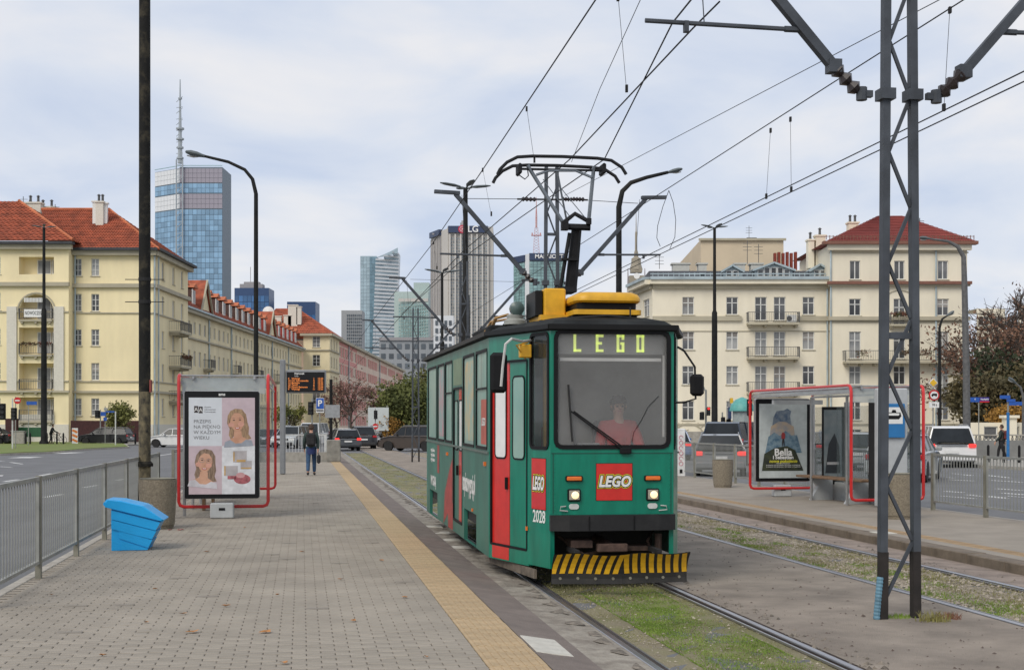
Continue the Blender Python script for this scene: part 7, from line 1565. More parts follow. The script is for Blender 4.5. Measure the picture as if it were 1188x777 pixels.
def car(name, label, loc, rz, kind, pm, lit=False, plate_txt=None, cat='car', blue=None, k=1.0):
    S = SH[kind]; L, W, H, hd, bt, r = S['L'], S['W'], S['H'], S['hood'], S['belt'], S['w']; hw = W / 2
    t = thing(name, label, cat, loc, rz); t.scale = (k, k, k)
    wy = (.19 * L, .81 * L)
    y_ = lambda f: f * L - L / 2
    # body side profile with wheel arches (y from the rear, z)
    pr_ = [(0.01, .32), (0, .55), (.012 * L, S['rear'] - .05), (.03 * L, S['rear'])]
    pr_ += [(.2 * L, bt), (.72 * L, hd + .03), (.80 * L, hd), (.93 * L, hd - .13), (.985 * L, hd - .28), (L, .55), (L - .02, .30)]
    def arch(cy): return [(cy + (r + .07) * math.cos(a), .30 + max(0, (r + .09) * math.sin(a))) for a in [PI * q / 10 for q in range(11)]]
    pr_ += [(wy[1] + r + .12, .22)] + arch(wy[1]) + [(wy[1] - r - .12, .20), (wy[0] + r + .12, .20)] + arch(wy[0]) + [(wy[0] - r - .10, .24)]
    pr_ = [(p[0] - L / 2, p[1]) for p in pr_]
    mb = MB(); n = len(pr_)
    lay = [(-hw + .0, .955, .0), (-hw, 1.0, 0)]
    def layer(x, inz, iny):
        return [Vector((x, y * iny, .2 + (z - .2) * inz)) for y, z in pr_]
    rings = [layer(-hw + .10, 1.0, .985), layer(-hw + .025, .985, .992), layer(-hw, .93, .995), layer(hw, .93, .995), layer(hw - .025, .985, .992), layer(hw - .10, 1.0, .985)]
    # keep arches fixed: only shrink upper outline
    mb.loft(rings); body = mb.build('body', pm, t, smooth=True)
    g = S['g']; gh = H - bt
    def gp_(f, z, side, inset=0): # greenhouse point
        tz = z; x = side * (hw - .07 - (.20) * tz - inset); return Vector((x, y_(f), bt - .03 + gh * tz))
    ring_l = [gp_(f, z, -1) for f, z in g]; ring_r = [gp_(f, z, 1) for f, z in g]
    mb = MB(); mb.loft([ring_l, ring_r]); gh_o = mb.build('windows', cglass, t)
    # roof skin and pillars
    mb = MB(); top = [i for i, (f, z) in enumerate(g) if z > .85]
    for a, b in zip(top[:-1], top[1:]):
        p = [gp_(*g[a], -1), gp_(*g[b], -1), gp_(*g[b], 1), gp_(*g[a], 1)]; o_ = Vector((0, 0, .012)); mb.loft([[v - o_ * 3 for v in p], [v + o_ for v in p]])
    for sd_ in (-1, 1):
        P_ = [gp_(f, z, sd_) + Vector((sd_ * .004, 0, 0)) for f, z in g]
        mb.tube(P_, .035, 5)
        for fm in ((.30, .53) if kind != 'sedan' else (.36, .54)): mb.bar(gp_(fm, 0, sd_), gp_(fm, .98, sd_), .03, .08)
        if kind in ('wagon', 'suv', 'minivan'): pass
    mb.build('roof', pm, t, smooth=False)
    if kind in ('wagon', 'suv', 'minivan'):
        for sd_ in (-1, 1): mb = MB(); mb.tube([gp_(g[top[0]][0] + .03, .97, sd_) + Vector((0, 0, .02)), gp_(g[top[0]][0] + .06, 1, sd_) + Vector((0, 0, .07)), gp_(g[top[-1]][0] - .05, 1, sd_) + Vector((0, 0, .07)), gp_(g[top[-1]][0] - .02, .97, sd_) + Vector((0, 0, .02))], .018, 5); mb.build('roof_rail', rimm, t)
    for cy in wy:
        for sd_ in (-1, 1):
            mb = MB(); mb.lathe([(r * .62, -.10), (r * .96, -.10), (r, -.06), (r, .06), (r * .96, .10), (r * .62, .10)], (0, 0, 0), 18, 'X'); w_ = mb.build('wheel', tyre, t, smooth=True); w_.location = (sd_ * (hw - .11), cy - L / 2, r)
            mb = MB(); mb.lathe([(r * .64, .02), (r * .6, .085), (r * .15, .07), (.01, .08)], (0, 0, 0), 14, 'X')
            mb.v = [(v[0] * sd_, v[1], v[2]) for v in mb.v]; mb.build('rim', rimm, w_)
    # bumpers, lamps, plates
    mb = MB(); mb.box((0, -L / 2 + .03, .40), (W - .12, .16, .24), bev=.05); mb.build('rear_bumper', plastic if kind in ('suv',) else pm, t)
    mb = MB(); mb.box((0, L / 2 - .04, .38), (W - .16, .14, .22), bev=.05); mb.build('front_bumper', plastic, t)
    zt = S['rear'] - .12
    for sd_ in (-1, 1):
        mb = MB(); mb.box((sd_ * (hw - .16), -L / 2 + .035, zt), (.30, .12, .16 if kind != 'van' else .4), bev=.03); mb.build('tail_lamp', tail_on if lit else tail, t)
        mb = MB(); mb.box((sd_ * (hw - .20), L / 2 - .15, hd - .25), (.34, .20, .13), bev=.03); mb.build('headlamp', hl, t)
        mb = MB(); mb.box((sd_ * (hw + .08), y_(.66), bt + .06), (.18, .12, .14), bev=.03); mb.build('mirror', pm, t)
        for f_ in (.35, .56): mb = MB(); mb.box((sd_ * (hw + .005), y_(f_), bt - .12), (.02, .16, .03)); mb.build('handle', pm, t)
    mb = MB(); mb.box((0, -L / 2 - .035, .66 if kind != 'suv' else .72), (.52, .02, .11)); pl = mb.build('number_plate', plate, t)
    mb = MB(); mb.box((0, L / 2 + .03, .45), (.52, .02, .11)); mb.build('number_plate', plate, t)
    mb = MB(); mb.box((0, L / 2 - .035, hd - .35), (.9, .06, .14)); mb.build('grille', plastic, t)
    # rear window
    p = [gp_(*g[0], -1, .10), gp_(*g[0], 1, .10), gp_(*g[1], 1, .06), gp_(*g[1], -1, .06)]
    if kind != 'sedan':
        mb = MB(); mb.bar((-.55, y_(g[0][0]) - .02, bt + .03), (.3, y_(g[0][0]) - .0, bt + .04), .015, .015); mb.build('wiper', plastic, t)
        mb = MB(); mb.box((0, -L / 2 + .02, zt + .02), (W - .75, .05, .05)); mb.build('trim', rimm, t)
    return t
def cx_at(px, Y): return (px - CX) / F * Y
pb, pg_, ps, pwh, pbr, pdg, pnv = paint('black', (.012, .012, .014)), paint('grey', (.10, .11, .12)), paint('silver', (.36, .38, .38), .35), paint('white', (.70, .70, .69)), paint('brown', (.055, .04, .03)), paint('dark_grey', (.045, .05, .055)), paint('navy', (.02, .035, .06))
G0 = -.13
car('parked_car', 'black hatchback waiting beyond the grass verge, before the yellow corner building', (cx_at(122, 123.5), 123.5, G0), R(84), 'wagon', pb)
car('parked_car', 'white estate car partly hidden behind the left shelter', (cx_at(206, 110), 110, G0), R(84), 'wagon', pwh)
car('parked_car', 'dark car cut off by the left edge beyond the traffic lights', (cx_at(-14, 121), 121, G0), R(86), 'sedan', pb)
car('parked_car', 'dark car seen through the glass of the left shelter', (cx_at(313, 112), 112, G0), R(160), 'sedan', pdg)
car('moving_car', 'silver car facing the camera, left of the walking man', (cx_at(339, 106), 106, G0), R(170), 'suv', ps)
car('moving_car', 'white van roof showing behind the walking man', (cx_at(363, 118), 118, G0), R(175), 'van', pwh)
car('moving_car', 'dark grey estate seen from behind, nearest car past the platform end', (cx_at(399, 96.5), 96.5, G0), R(14), 'wagon', pdg, lit=True)
car('moving_car', 'black off-roader seen from behind, right of the dark grey estate', (cx_at(420, 103), 103, G0), R(10), 'suv', pb)
car('moving_car', 'pale car far off above the roof of the grey estate', (cx_at(392, 128), 128, G0), R(80), 'sedan', ps)
car('moving_car', 'brown off-roader crossing the tracks behind the tram', (cx_at(479, 94.5), 94.5, G0), R(66), 'suv', pbr, lit=True)
car('moving_car', 'small blue-grey car far beyond the crossing', (cx_at(456, 190), 190, G0), R(120), 'sedan', pg_)
car('moving_car', 'white van far beyond the crossing, above the brown off-roader', (cx_at(487, 165), 165, G0), R(80), 'van', pwh)
car('moving_car', 'grey car between the silver car and the platform post', (cx_at(352, 130), 130, G0), R(95), 'wagon', pg_)
car('moving_car', 'dark grey estate queueing behind the railing, left of the right bin', (cx_at(836, 50.5), 50.5, G0), R(-9), 'wagon', paint('mid_grey', (.17, .18, .19)), lit=True)
car('moving_car', 'tall navy van ahead of the grey estate in the queue', (cx_at(852, 63), 63, G0), R(-22), 'van', pnv)
car('moving_car', 'pale blue estate with red lamp just right of the tram front', (cx_at(779, 72), 72, G0), R(-4), 'wagon', paint('blue', (.08, .16, .34)), lit=True)
car('moving_car', 'white minivan braking beyond the right railing', (cx_at(1095, 60.5), 60.5, G0), R(-10), 'minivan', pwh, lit=True)
car('moving_car', 'silver car behind the right shelter glass, its tail right of the mast', (cx_at(1050, 45.2), 45.2, G0), R(-24), 'wagon', ps)
car('moving_car', 'silver hatchback seen through the middle of the right shelter', (cx_at(1005, 56), 56, G0), R(-25), 'hatch', ps)
car('moving_car', 'dark car seen through the left half of the right shelter', (cx_at(945, 66), 66, G0), R(-25), 'wagon', pg_)
# ================================================================ PEOPLE
def skinmesh(name, verts, edges, radii, m, parent, sub=2):
    me = bpy.data.meshes.new(name); me.from_pydata(verts, edges, []); o = bpy.data.objects.new(name, me); COL.objects.link(o)
    sk = o.modifiers.new('s', 'SKIN'); sk.use_smooth_shade = True
    for i, r in enumerate(radii):
        v = me.skin_vertices[0].data[i]; v.radius = (r if isinstance(r, tuple) else (r, r)); v.use_root = (i == 0)
    ss = o.modifiers.new('b', 'SUBSURF'); ss.levels = sub; ss.render_levels = sub
    dg = bpy.context.evaluated_depsgraph_get(); me2 = bpy.data.meshes.new_from_object(o.evaluated_get(dg)); me2.name = name
    me2.materials.clear(); me2.materials.append(m); bpy.data.objects.remove(o); bpy.data.meshes.remove(me)
    me2.polygons.foreach_set('use_smooth', [True] * len(me2.polygons))
    o = bpy.data.objects.new(name, me2); COL.objects.link(o); o.parent = parent; return o
skinc = mat('skin', (.55, .30, .21), .6, var=.06, scale=8)
def person(label, loc, rz, h, jacket, trousers, hair, stride=.22, arm=.15, lean=0.0, bag=None, pack=None, cap=None, seated=False, reach=0.0):
    t = thing('person', label, 'person', loc, rz); k = h / 1.75; S = lambda *p: tuple(c * k for c in p)
    V, E, RD = [], [], []
    def v(p, r): V.append(S(*p)); RD.append(r * k); return len(V) - 1
    def e(a, b): E.append((a, b))
    ly = lean
    pel = v((0, 0, .95), .11); sp = v((0, ly * .3, 1.12), .105); ch = v((0, ly * .7, 1.33), .13); nk = v((0, ly, 1.48), .05); hb = v((0, ly + .01, 1.56), .062); hc = v((0, ly + .02, 1.64), .092); ht = v((0, ly + .015, 1.71), .065)
    e(pel, sp); e(sp, ch); e(ch, nk); e(nk, hb); e(hb, hc); e(hc, ht)
    legs = []; arms = []
    for sd_ in (-1, 1):
        st = stride * sd_
        if seated: hp = v((sd_ * .09, .02, .93), .09); kn = v((sd_ * .12, .42, .93), .062); an = v((sd_ * .12, .45, .50), .042); toe = v((sd_ * .12, .60, .46), .035)
        else:
            hp = v((sd_ * .09, 0, .90), .088); kn = v((sd_ * .10, st * .6 + .04, .50), .058); an = v((sd_ * .10, st + (-.05 if st < 0 else 0), .09 + (.03 if st < 0 else 0)), .040); toe = v((sd_ * .11, st + .15 - (.03 if st < 0 else 0), .035), .034)
        e(pel, hp); e(hp, kn); e(kn, an); e(an, toe); legs.append((hp, kn, an, toe))
        at = -arm * sd_ + reach
        sh = v((sd_ * .185, ly * .8, 1.41), .058); el = v((sd_ * .235, ly * .7 + at * .4 - .02, 1.14), .043); wr = v((sd_ * .235, ly * .5 + at * 1.2 + .06, .90 + reach * .35), .028); pa = v((sd_ * .232, ly * .5 + at * 1.35 + .075, .83 + reach * .38), .033)
        e(ch, sh); e(sh, el); e(el, wr); e(wr, pa); arms.append((sh, el, wr, pa))
        pw_ = V[pa]
        for f_ in range(4):
            dy_ = (-.024 + .016 * f_); ln = (.070, .080, .076, .058)[3 - f_]
            a = v((pw_[0] / k - sd_ * .002, pw_[1] / k + dy_, pw_[2] / k - .04), .0085); b = v((pw_[0] / k - sd_ * .010, pw_[1] / k + dy_ + .006, pw_[2] / k - .04 - ln * .55), .0078); c = v((pw_[0] / k - sd_ * .024, pw_[1] / k + dy_ + .008, pw_[2] / k - .04 - ln * .9), .006); e(pa, a); e(a, b); e(b, c)
        a = v((pw_[0] / k - sd_ * .012, pw_[1] / k + .040, pw_[2] / k + .005), .010); b = v((pw_[0] / k - sd_ * .022, pw_[1] / k + .052, pw_[2] / k - .035), .008); e(pa, a); e(a, b)
    skinmesh('body', V, E, RD, skinc, t)
    # trousers, jacket: thicker skins over the same joints
    q = lambda i: V[i]
    vs = [q(pel)]; rr = [.125 * k]; es = []
    for hp, kn, an, toe in legs:
        b0 = len(vs); vs += [q(hp), q(kn), q(an)]; rr += [.105 * k, .078 * k, .062 * k]; es += [(0, b0), (b0, b0 + 1), (b0 + 1, b0 + 2)]
    skinmesh('trousers', vs, es, rr, trousers, t)
    for hp, kn, an, toe in legs:
        a, b = Vector(q(an)), Vector(q(toe)); skinmesh('shoe', [tuple(a + Vector((0, -.03 * k, -.03 * k))), tuple(a.lerp(b, .5) + Vector((0, 0, -.015 * k))), tuple(b + Vector((0, .05 * k, 0)))], [(0, 1), (1, 2)], [.052 * k, .050 * k, .040 * k], mat('shoe_black', (.03, .028, .026), .6), t, 1)
    vs = [q(sp), tuple(Vector(q(pel)) + Vector((0, 0, -.06 * k))), q(ch), tuple(Vector(q(nk)) + Vector((0, 0, -.02 * k)))]; rr = [.145 * k, .150 * k, .165 * k, .075 * k]; es = [(0, 1), (0, 2), (2, 3)]
    for sh, el, wr, pa in arms:
        b0 = len(vs); vs += [q(sh), q(el), q(wr)]; rr += [.082 * k, .066 * k, .050 * k]; es += [(2, b0), (b0, b0 + 1), (b0 + 1, b0 + 2)]
    skinmesh('jacket', vs, es, rr, jacket, t)
    hcv = Vector(q(hc))
    mb = MB(); mb.lathe([(.01, .118), (.05, .108), (.088, .065), (.103, .01), (.098, -.05), (.06, -.085)], (0, 0, 0), 14); mb.v = [(x * k * .95, y * k - .022 * k + (-.012 * k if z < 0 else 0), z * k + .012 * k) for x, y, z in mb.v]
    mb.v = [tuple(Vector(p) + hcv) for p in mb.v]
    mb.v = [(p[0], min(p[1], hcv.y + (.045 + .2 * max(0, (p[2] - hcv.z - .05 * k) / k)) * k), p[2]) for p in mb.v]; mb.build('hair', hair, t, smooth=True)
    fc = MB()
    for sd_ in (-1, 1): fc.lathe([(.001, .010), (.012, .004), (.012, -.004)], hcv + Vector((sd_ * .034 * k, .083 * k, .0)), 8, 'Y')
    fc.build('eyes', mat('eye_dark', (.03, .025, .02), .3), t)
    fc = MB(); fc.loft([[hcv + Vector((x * k, y * k, z * k)) for x, y, z in rg] for rg in ([(-.008, .08, .01), (.008, .08, .01), (.010, .082, .0), (-.010, .082, .0)], [(-.012, .102, -.025), (.012, .102, -.025), (.016, .085, -.035), (-.016, .085, -.035)])]); fc.build('nose', skinc, t)
    fc = MB(); fc.box(hcv + Vector((0, .078 * k, -.058 * k)), (.045 * k, .012 * k, .010 * k)); fc.build('mouth', mat('lips', (.38, .12, .10), .5), t)
    for sd_ in (-1, 1): fc = MB(); fc.lathe([(.008, -.012), (.022, -.006), (.024, .004), (.010, .010)], hcv + Vector((sd_ * .088 * k, .0, -.005 * k)), 8, 'X'); fc.build('ear', skinc, t, smooth=True)
    if cap: mb = MB(); mb.lathe([(.01, .135), (.07, .12), (.105, .07), (.110, .035)], (0, 0, 0), 14); mb.v = [tuple(Vector((x * k, y * k, z * k)) + hcv) for x, y, z in mb.v]; mb.box(hcv + Vector((0, .12 * k, .045 * k)), (.14 * k, .10 * k, .015 * k), bev=.006); mb.build('cap', cap, t, smooth=True)
    if pack:
        b = thing('backpack', pack[1], 'backpack', loc, rz); mb = MB(); c = Vector(q(ch)) + Vector((0, -.22 * k, -.10 * k)); mb.box(c, (.32 * k, .18 * k, .46 * k), bev=.06 * k); mb.build('bag', pack[0], b); mb = MB(); mb.box(c + Vector((0, -.10 * k, -.07 * k)), (.24 * k, .06 * k, .22 * k), bev=.02 * k); mb.build('pocket', pack[0], b)
        for sd_ in (-1, 1): mb = MB(); mb.tube([c + Vector((sd_ * .10 * k, .08 * k, .2 * k)), Vector(q(ch)) + Vector((sd_ * .11 * k, 0, .17 * k)), Vector(q(ch)) + Vector((sd_ * .12 * k, .165 * k, 0)), c + Vector((sd_ * .13 * k, .1 * k, -.18 * k))], .016 * k, 5); mb.build('strap', pack[0], b)
    if bag:
        pw_ = Vector(q(arms[1][3])); b = thing('hand_bag', bag[1], 'bag', loc, rz); mb = MB(); mb.box(pw_ + Vector((.03, 0, -.27 * k)), (.12 * k, .32 * k, .30 * k), bev=.04 * k); mb.build('bag', bag[0], b)
        mb = MB(); mb.tube([pw_ + Vector((.03, -.08 * k, -.12 * k)), pw_ + Vector((.01, -.02 * k, -.05 * k)), pw_ + Vector((.01, .02 * k, -.05 * k)), pw_ + Vector((.03, .08 * k, -.12 * k))], .010 * k, 5); mb.build('handle', bag[0], b)
    return t
hairb = mat('hair_brown', (.07, .04, .025), .8, var=.3, scale=20); blk = mat('cloth_black', (.02, .02, .022), .85, var=.3, scale=12)
wm_ = person('person walking away in a dark green jacket and jeans', (cx_at(361, 46), 46, 0), R(6), 1.70, mat('jacket_green', (.035, .06, .055), .8, var=.2, scale=8, bump=.3), mat('jeans', (.04, .095, .19), .85, var=.25, scale=10, bump=.2), hairb, stride=.17,
       bag=(blk, 'black bag in the right hand of the person walking away on the left platform'), pack=(blk, 'black backpack on the person walking away on the left platform'))
# hem of blue shirt and hood
mb = MB(); mb.lathe([(.155, .70), (.165, .80), (.15, .92)], (0, 0, 0), 14); mb.build('shirt_hem', mat('shirt_blue', (.02, .035, .12), .85), wm_, smooth=True)
mb = MB(); mb.lathe([(.02, 1.40), (.11, 1.36), (.12, 1.30), (.06, 1.27)], (0, -.05, .02), 12); mb.build('hood', mat('hood_green', (.10, .15, .125), .85, var=.2), wm_, smooth=True)
person('person in a dark coat with a rucksack walking past the right wall', (cx_at(1162, 66.5), 66.5, 0), R(60), 1.68, mat('coat_dark', (.03, .04, .035), .85, var=.2), blk, hairb, stride=.20, pack=(mat('pack_red', (.16, .035, .03), .8, var=.4, scale=5), 'dark red rucksack worn by the person at the right wall'))
person('person in black bending over a bicycle before the yellow corner building', (cx_at(59, 119), 119, 0), R(-80), 1.70, blk, blk, hairb, stride=.1, lean=.18, reach=.25)
dr = person('person driving the tram in a red jacket and dark cap, behind the windscreen', wm(tram) @ Vector((.30, 1.0, .38)), TH + R(180), 1.72, mat('jacket_red', (.50, .03, .035), .8, var=.1), blk, hairb, seated=True, cap=mat('cap_dark', (.02, .02, .025), .8), reach=.30)
person('person standing far off at the left edge beside the grey traffic cabinet', (cx_at(-2, 119.5), 119.5, 0), R(30), 1.7, blk, blk, hairb)
# bicycle
bk = thing('bicycle', 'dark bicycle held by the person at the yellow building', 'bicycle', (cx_at(66, 119), 119, 0), R(90)); 
for y in (-.52, .52): mb = MB(); mb.tube([(0, y + .33 * math.cos(a), .34 + .33 * math.sin(a)) for a in [2 * PI * q / 16 for q in range(17)]], .02, 5, cap=False); mb.build('wheel', tyre, bk)
mb = MB()
for a, b in (((0, -.52, .34), (0, -.1, .34)), ((0, -.1, .34), (0, -.22, .85)), ((0, -.52, .34), (0, -.2, .78)), ((0, -.2, .78), (0, .38, .85)), ((0, -.1, .34), (0, .38, .8)), ((0, .52, .34), (0, .36, 1.0))): mb.tube([a, b], .02, 5)
mb.tube([(-.28, .3, 1.03), (0, .36, 1.0), (.28, .3, 1.03)], .015, 5); mb.box((0, -.24, .9), (.14, .26, .05), bev=.02); mb.build('frame', blackp, bk)
# ================================================================ TREES
def tree(name, label, loc, H, rad, leafm, n, kind='round', trunk=None, nb=9, lsz=.25, base_z=.35, seed=1, cat='tree', barkc=None, sh=(1, 1)):
    rg = np.random.default_rng(seed); t = thing(name, label, cat, loc); bark = barkc or mat('bark', (.11, .085, .07), .95, var=.3, scale=4, bump=.5)
    tr_ = trunk or H * .025; mb = MB(); z1 = H * (.62 if kind != 'bare' else .8)
    pts = [(0, 0, 0), (rg.normal() * .02 * H, rg.normal() * .02 * H, z1 * .4), (rg.normal() * .03 * H, rg.normal() * .03 * H, z1)]; mb.tube(pts, [tr_, tr_ * .75, tr_ * .3], 7); tr_o = mb.build('trunk', bark, t, smooth=True)
    mb = MB(); tips = []
    for k in range(nb):
        f = base_z + (1 - base_z) * (k + .5) / nb * .9; p0 = Vector(pts[1]).lerp(Vector(pts[2]), min(1, f)) * 1.0; p0.z = z1 * f
        a = k * 2.4 + rg.random(); ln = rad * (.6 + .5 * rg.random()) * (1.1 - .5 * f); d = Vector((math.cos(a), math.sin(a), .55 + .7 * rg.random()))
        p1 = p0 + d * ln * .5 + Vector(rg.normal(size=3)) * .06 * rad; p2 = p0 + d * ln + Vector((0, 0, .15 * rad)) + Vector(rg.normal(size=3)) * .1 * rad
        mb.tube([p0, p1, p2], [tr_ * .4, tr_ * .25, tr_ * .08], 5, cap=False); tips += [p1, p2]
        for q in range(7 if kind == 'bare' else 4):
            b0 = p0.lerp(p2, .35 + .6 * rg.random()); dd = (d + Vector(rg.normal(size=3)) * .7).normalized(); b1 = b0 + dd * ln * (.3 + .4 * rg.random()); b2 = b1 + (dd + Vector(rg.normal(size=3)) * .4) * ln * .25
            mb.tube([b0, b1, b2], [tr_ * .17, tr_ * .11, tr_ * .06], 4, cap=False); tips += [b1, b2]
            if kind in ('bare', 'sparse'):
                for s_ in range(9): c0 = b0.lerp(b1, .3 + .7 * rg.random()); c1 = c0 + (dd + Vector(rg.normal(size=3)) * .9) * ln * .22; mb.tube([c0, c1], [tr_ * .08, tr_ * .045], 3, cap=False); tips.append(c1)
    mb.build('limbs', bark, t, kind='stuff')
    if n:
        tp = np.array([tuple(p) for p in tips]); 
        if kind == 'round':
            cl = rg.normal(size=(70, 3)); cl /= np.linalg.norm(cl, axis=1)[:, None]; cl *= (rad * (.45 + .5 * rg.random(70)))[:, None]; cl[:, 2] = cl[:, 2] * sh[1] * .8; cl[:, 0] *= sh[0]; cl += np.array([0, 0, H - rad * sh[1] * .85]); tp = np.concatenate([cl, tp]); sp_ = rad * .17
        else: sp_ = rad * .10
        idx = rg.integers(0, len(tp), n); c = tp[idx] + rg.normal(size=(n, 3)) * sp_
        c = c[c[:, 2] > .4]; n = len(c)
        u_ = rg.normal(size=(n, 3)); u_ /= np.linalg.norm(u_, axis=1)[:, None]; v_ = np.cross(u_, rg.normal(size=(n, 3))); v_ /= np.linalg.norm(v_, axis=1)[:, None]; s_ = (lsz * (.5 + .8 * rg.random(n)))[:, None]
        Vv = np.stack([c - u_ * s_, c + v_ * s_ * .6, c + u_ * s_, c - v_ * s_ * .6], 1).reshape(-1, 3); Fc = np.arange(4 * n).reshape(-1, 4)
        me = bpy.data.meshes.new('crown'); me.from_pydata(Vv.tolist(), [], Fc.tolist()); me.materials.append(leafm); o = bpy.data.objects.new('crown', me); COL.objects.link(o); o.parent = t; o['kind'] = 'stuff'
    return t
def leaf(nm, c, c2, sc=1.2): return mat('leaf_' + nm, c, .8, col2=c2, scale=sc, detail=3)
lgreen = leaf('green', (.15, .165, .04), (.06, .075, .022), .6); lyel = leaf('yellowish', (.22, .19, .03), (.08, .10, .02), .5); lrust = leaf('rust', (.22, .11, .065), (.10, .055, .035), .5); lpink = leaf('pink', (.30, .17, .13), (.16, .08, .06), 1); ldark = leaf('dark', (.045, .06, .02), (.02, .028, .012), .4); lor = leaf('orange', (.38, .20, .03), (.20, .10, .02), .8)
tree('street_tree', 'bushy green tree under the glass towers, left of the tram rear', (cx_at(470, 150), 150, 0), 6.1, 3.4, lgreen, 14000, lsz=.17, seed=3, sh=(1.2, 1))
tree('street_tree', 'green-brown tree half hidden by the tram rear', (cx_at(500, 158), 158, 0), 6.4, 3.2, leaf('olive', (.13, .13, .03), (.06, .05, .015), .5), 9000, lsz=.2, seed=4)
tree('street_tree', 'bare tree with few pinkish leaves before the pink building, right one', (cx_at(408, 150), 150, 0), 7.2, 2.7, lpink, 2200, kind='sparse', lsz=.12, seed=5, nb=11)
tree('street_tree', 'bare tree with few pinkish leaves before the pink building, left one', (cx_at(389, 156), 156, 0), 6.4, 2.2, lpink, 1500, kind='sparse', lsz=.12, seed=6, nb=10)
tree('shrub', 'small orange shrub right of the no-entry sign', (cx_at(452, 146), 146, 0), 1.9, 1.1, lor, 1500, lsz=.12, seed=7, cat='shrub')
tree('street_tree', 'small yellowish tree before the far block, right of the left shelter', (cx_at(338, 140), 140, 0), 4.3, 1.5, lyel, 1400, kind='sparse', lsz=.13, seed=8)
tree('street_tree', 'small round yellow-green tree by the yellow corner building', (cx_at(139, 128), 128, 0), 3.9, 1.15, leaf('ygreen', (.20, .20, .05), (.09, .10, .03), 1), 2600, lsz=.13, seed=9)
tree('street_tree', 'tree with ochre leaves rising behind the cream building roof', (cx_at(902, 160), 160, 0), 21.8, 3.0, lyel, 2600, kind='sparse', lsz=.22, seed=10, nb=12)
tree('street_tree', 'rust-leaved tree right of the cream building', (cx_at(1142, 118), 118, 0), 12.4, 4.2, lrust, 1900, kind='sparse', lsz=.17, seed=11, nb=15)
tree('street_tree', 'tall bare tree at the right, behind the rust-leaved one', (cx_at(1168, 126), 126, 0), 14.2, 4.4, lrust, 0, kind='bare', seed=12, nb=16)
tree('street_tree', 'bare tree at the right edge of the picture', (cx_at(1196, 122), 122, 0), 13.0, 4.0, lrust, 1200, kind='bare', seed=13, nb=14, lsz=.15)
tree('street_tree', 'dark green tree low at the right edge', (cx_at(1186, 112), 112, 0), 7.0, 3.0, ldark, 6000, lsz=.2, seed=14)
tree('street_tree', 'dark leafy tree under the rust-leaved one, above the cream gate wall', (cx_at(1146, 110), 110, 0), 5.6, 2.9, leaf('darkmix', (.13, .10, .04), (.05, .045, .02), .5), 6500, lsz=.2, seed=15)
tree('shrub', 'yellow-orange shrub above the gate wall at the right', (cx_at(1171, 104), 104, 0), 3.2, 1.4, lor, 2600, lsz=.14, seed=16, cat='shrub')
tree('street_tree', 'rust-coloured crown beside the right wing wall', (cx_at(1128, 124), 124, 0), 11.0, 3.0, leaf('brownred', (.18, .09, .055), (.09, .045, .03), .5), 1500, kind='sparse', lsz=.16, seed=17)
# buildings behind the right trees
hb_ = thing('apartment_building', 'cream flats half hidden by the bare trees at the right', 'building', (cx_at(1150, 210), 210, 0)); sx_ = F / 210
A, B = (cx_at(1133, 210), 210), (cx_at(1166, 210), 210); zt_ = CH + (HY - 358) / sx_
facade(hb_, A, B, 0, zt_, [(u_, zt_ - 1.9 - 3 * k, 1.6, 1.4, 'two') for u_ in (1.1, 3.3) for k in range(5)], cream); roofpoly(hb_, [[(A[0], 210, zt_), (B[0], 210, zt_), (B[0], 220, zt_), (A[0], 220, zt_)], [(B[0], 210, 0), (B[0], 220, 0), (B[0], 220, zt_), (B[0], 210, zt_)]], cream)
hb_ = thing('apartment_building', 'pale flats at the right edge behind the trees', 'building', (cx_at(1190, 200), 200, 0)); A, B = (cx_at(1181, 200), 200), (cx_at(1240, 200), 200); zt_ = CH + (HY - 355) / 8
facade(hb_, A, B, 0, zt_, [(1.2 + 2.6 * u_, zt_ - 1.9 - 3 * k, 1.5, 1.4, 'two') for u_ in range(3) for k in range(5)], cream)
dk = thing('house', 'low dark-roofed house behind the trees at the right', 'house', (cx_at(1160, 150), 150, 0)); mb = MB(); mb.box((0, 0, 2.5), (9, 6, 5)); mb.build('wall', mat('wall_grey', (.28, .25, .2), .9), dk); mb = MB(); mb.prism([(-5.5, 5), (5.5, 5), (4, 8.6), (-4, 8.6)], -3.5, 3.5); mb.build('roof', mat('roof_brown_dark', (.05, .045, .04), .9), dk)
# gate wall + grey balustrade
gw = thing('gate_wall', 'cream wall with dark openings and a pillar, right of the building', 'wall', (cx_at(1157, 100), 100, 0)); mb = MB(); 
fw_ = facade(gw, (cx_at(1124, 100), 100), (cx_at(1192, 100), 100), 0, CH + 1 / 16. * 2, [(1.6, 1.05, 1.0, 1.0, 'plain'), (3.2, 1.05, .9, 1.0, 'plain')], cream, sill=False)
M = wm(gw).inverted(); mb = MB(); mb.box(M @ Vector((cx_at(1171, 99.6), 99.6, 1.0)), (.8, .8, 2.4)); mb.box(M @ Vector((cx_at(1171, 99.6), 99.6, 2.25)), (1.1, 1.1, .2)); mb.build('pillar', cream, gw)
bw = thing('balustrade_wall', 'grey concrete wall with balustrade top behind the person at the right', 'wall', (cx_at(1160, 72), 72, 0)); mb = MB(); x0, x1 = cx_at(1121, 72) - cx_at(1160, 72), 9; mb.box(((x0 + x1) / 2, 0, .42), (x1 - x0, .25, .9)); mb.build('wall', mat('old_concrete2', (.23, .23, .22), .95, var=.15, scale=1, dirt=.5, dirtcol=(.14, .14, .13)), bw)
mb = MB(); mb.box(((x0 + x1) / 2, 0, 1.14), (x1 - x0, .28, .07)); mb.build('coping', conc, bw)
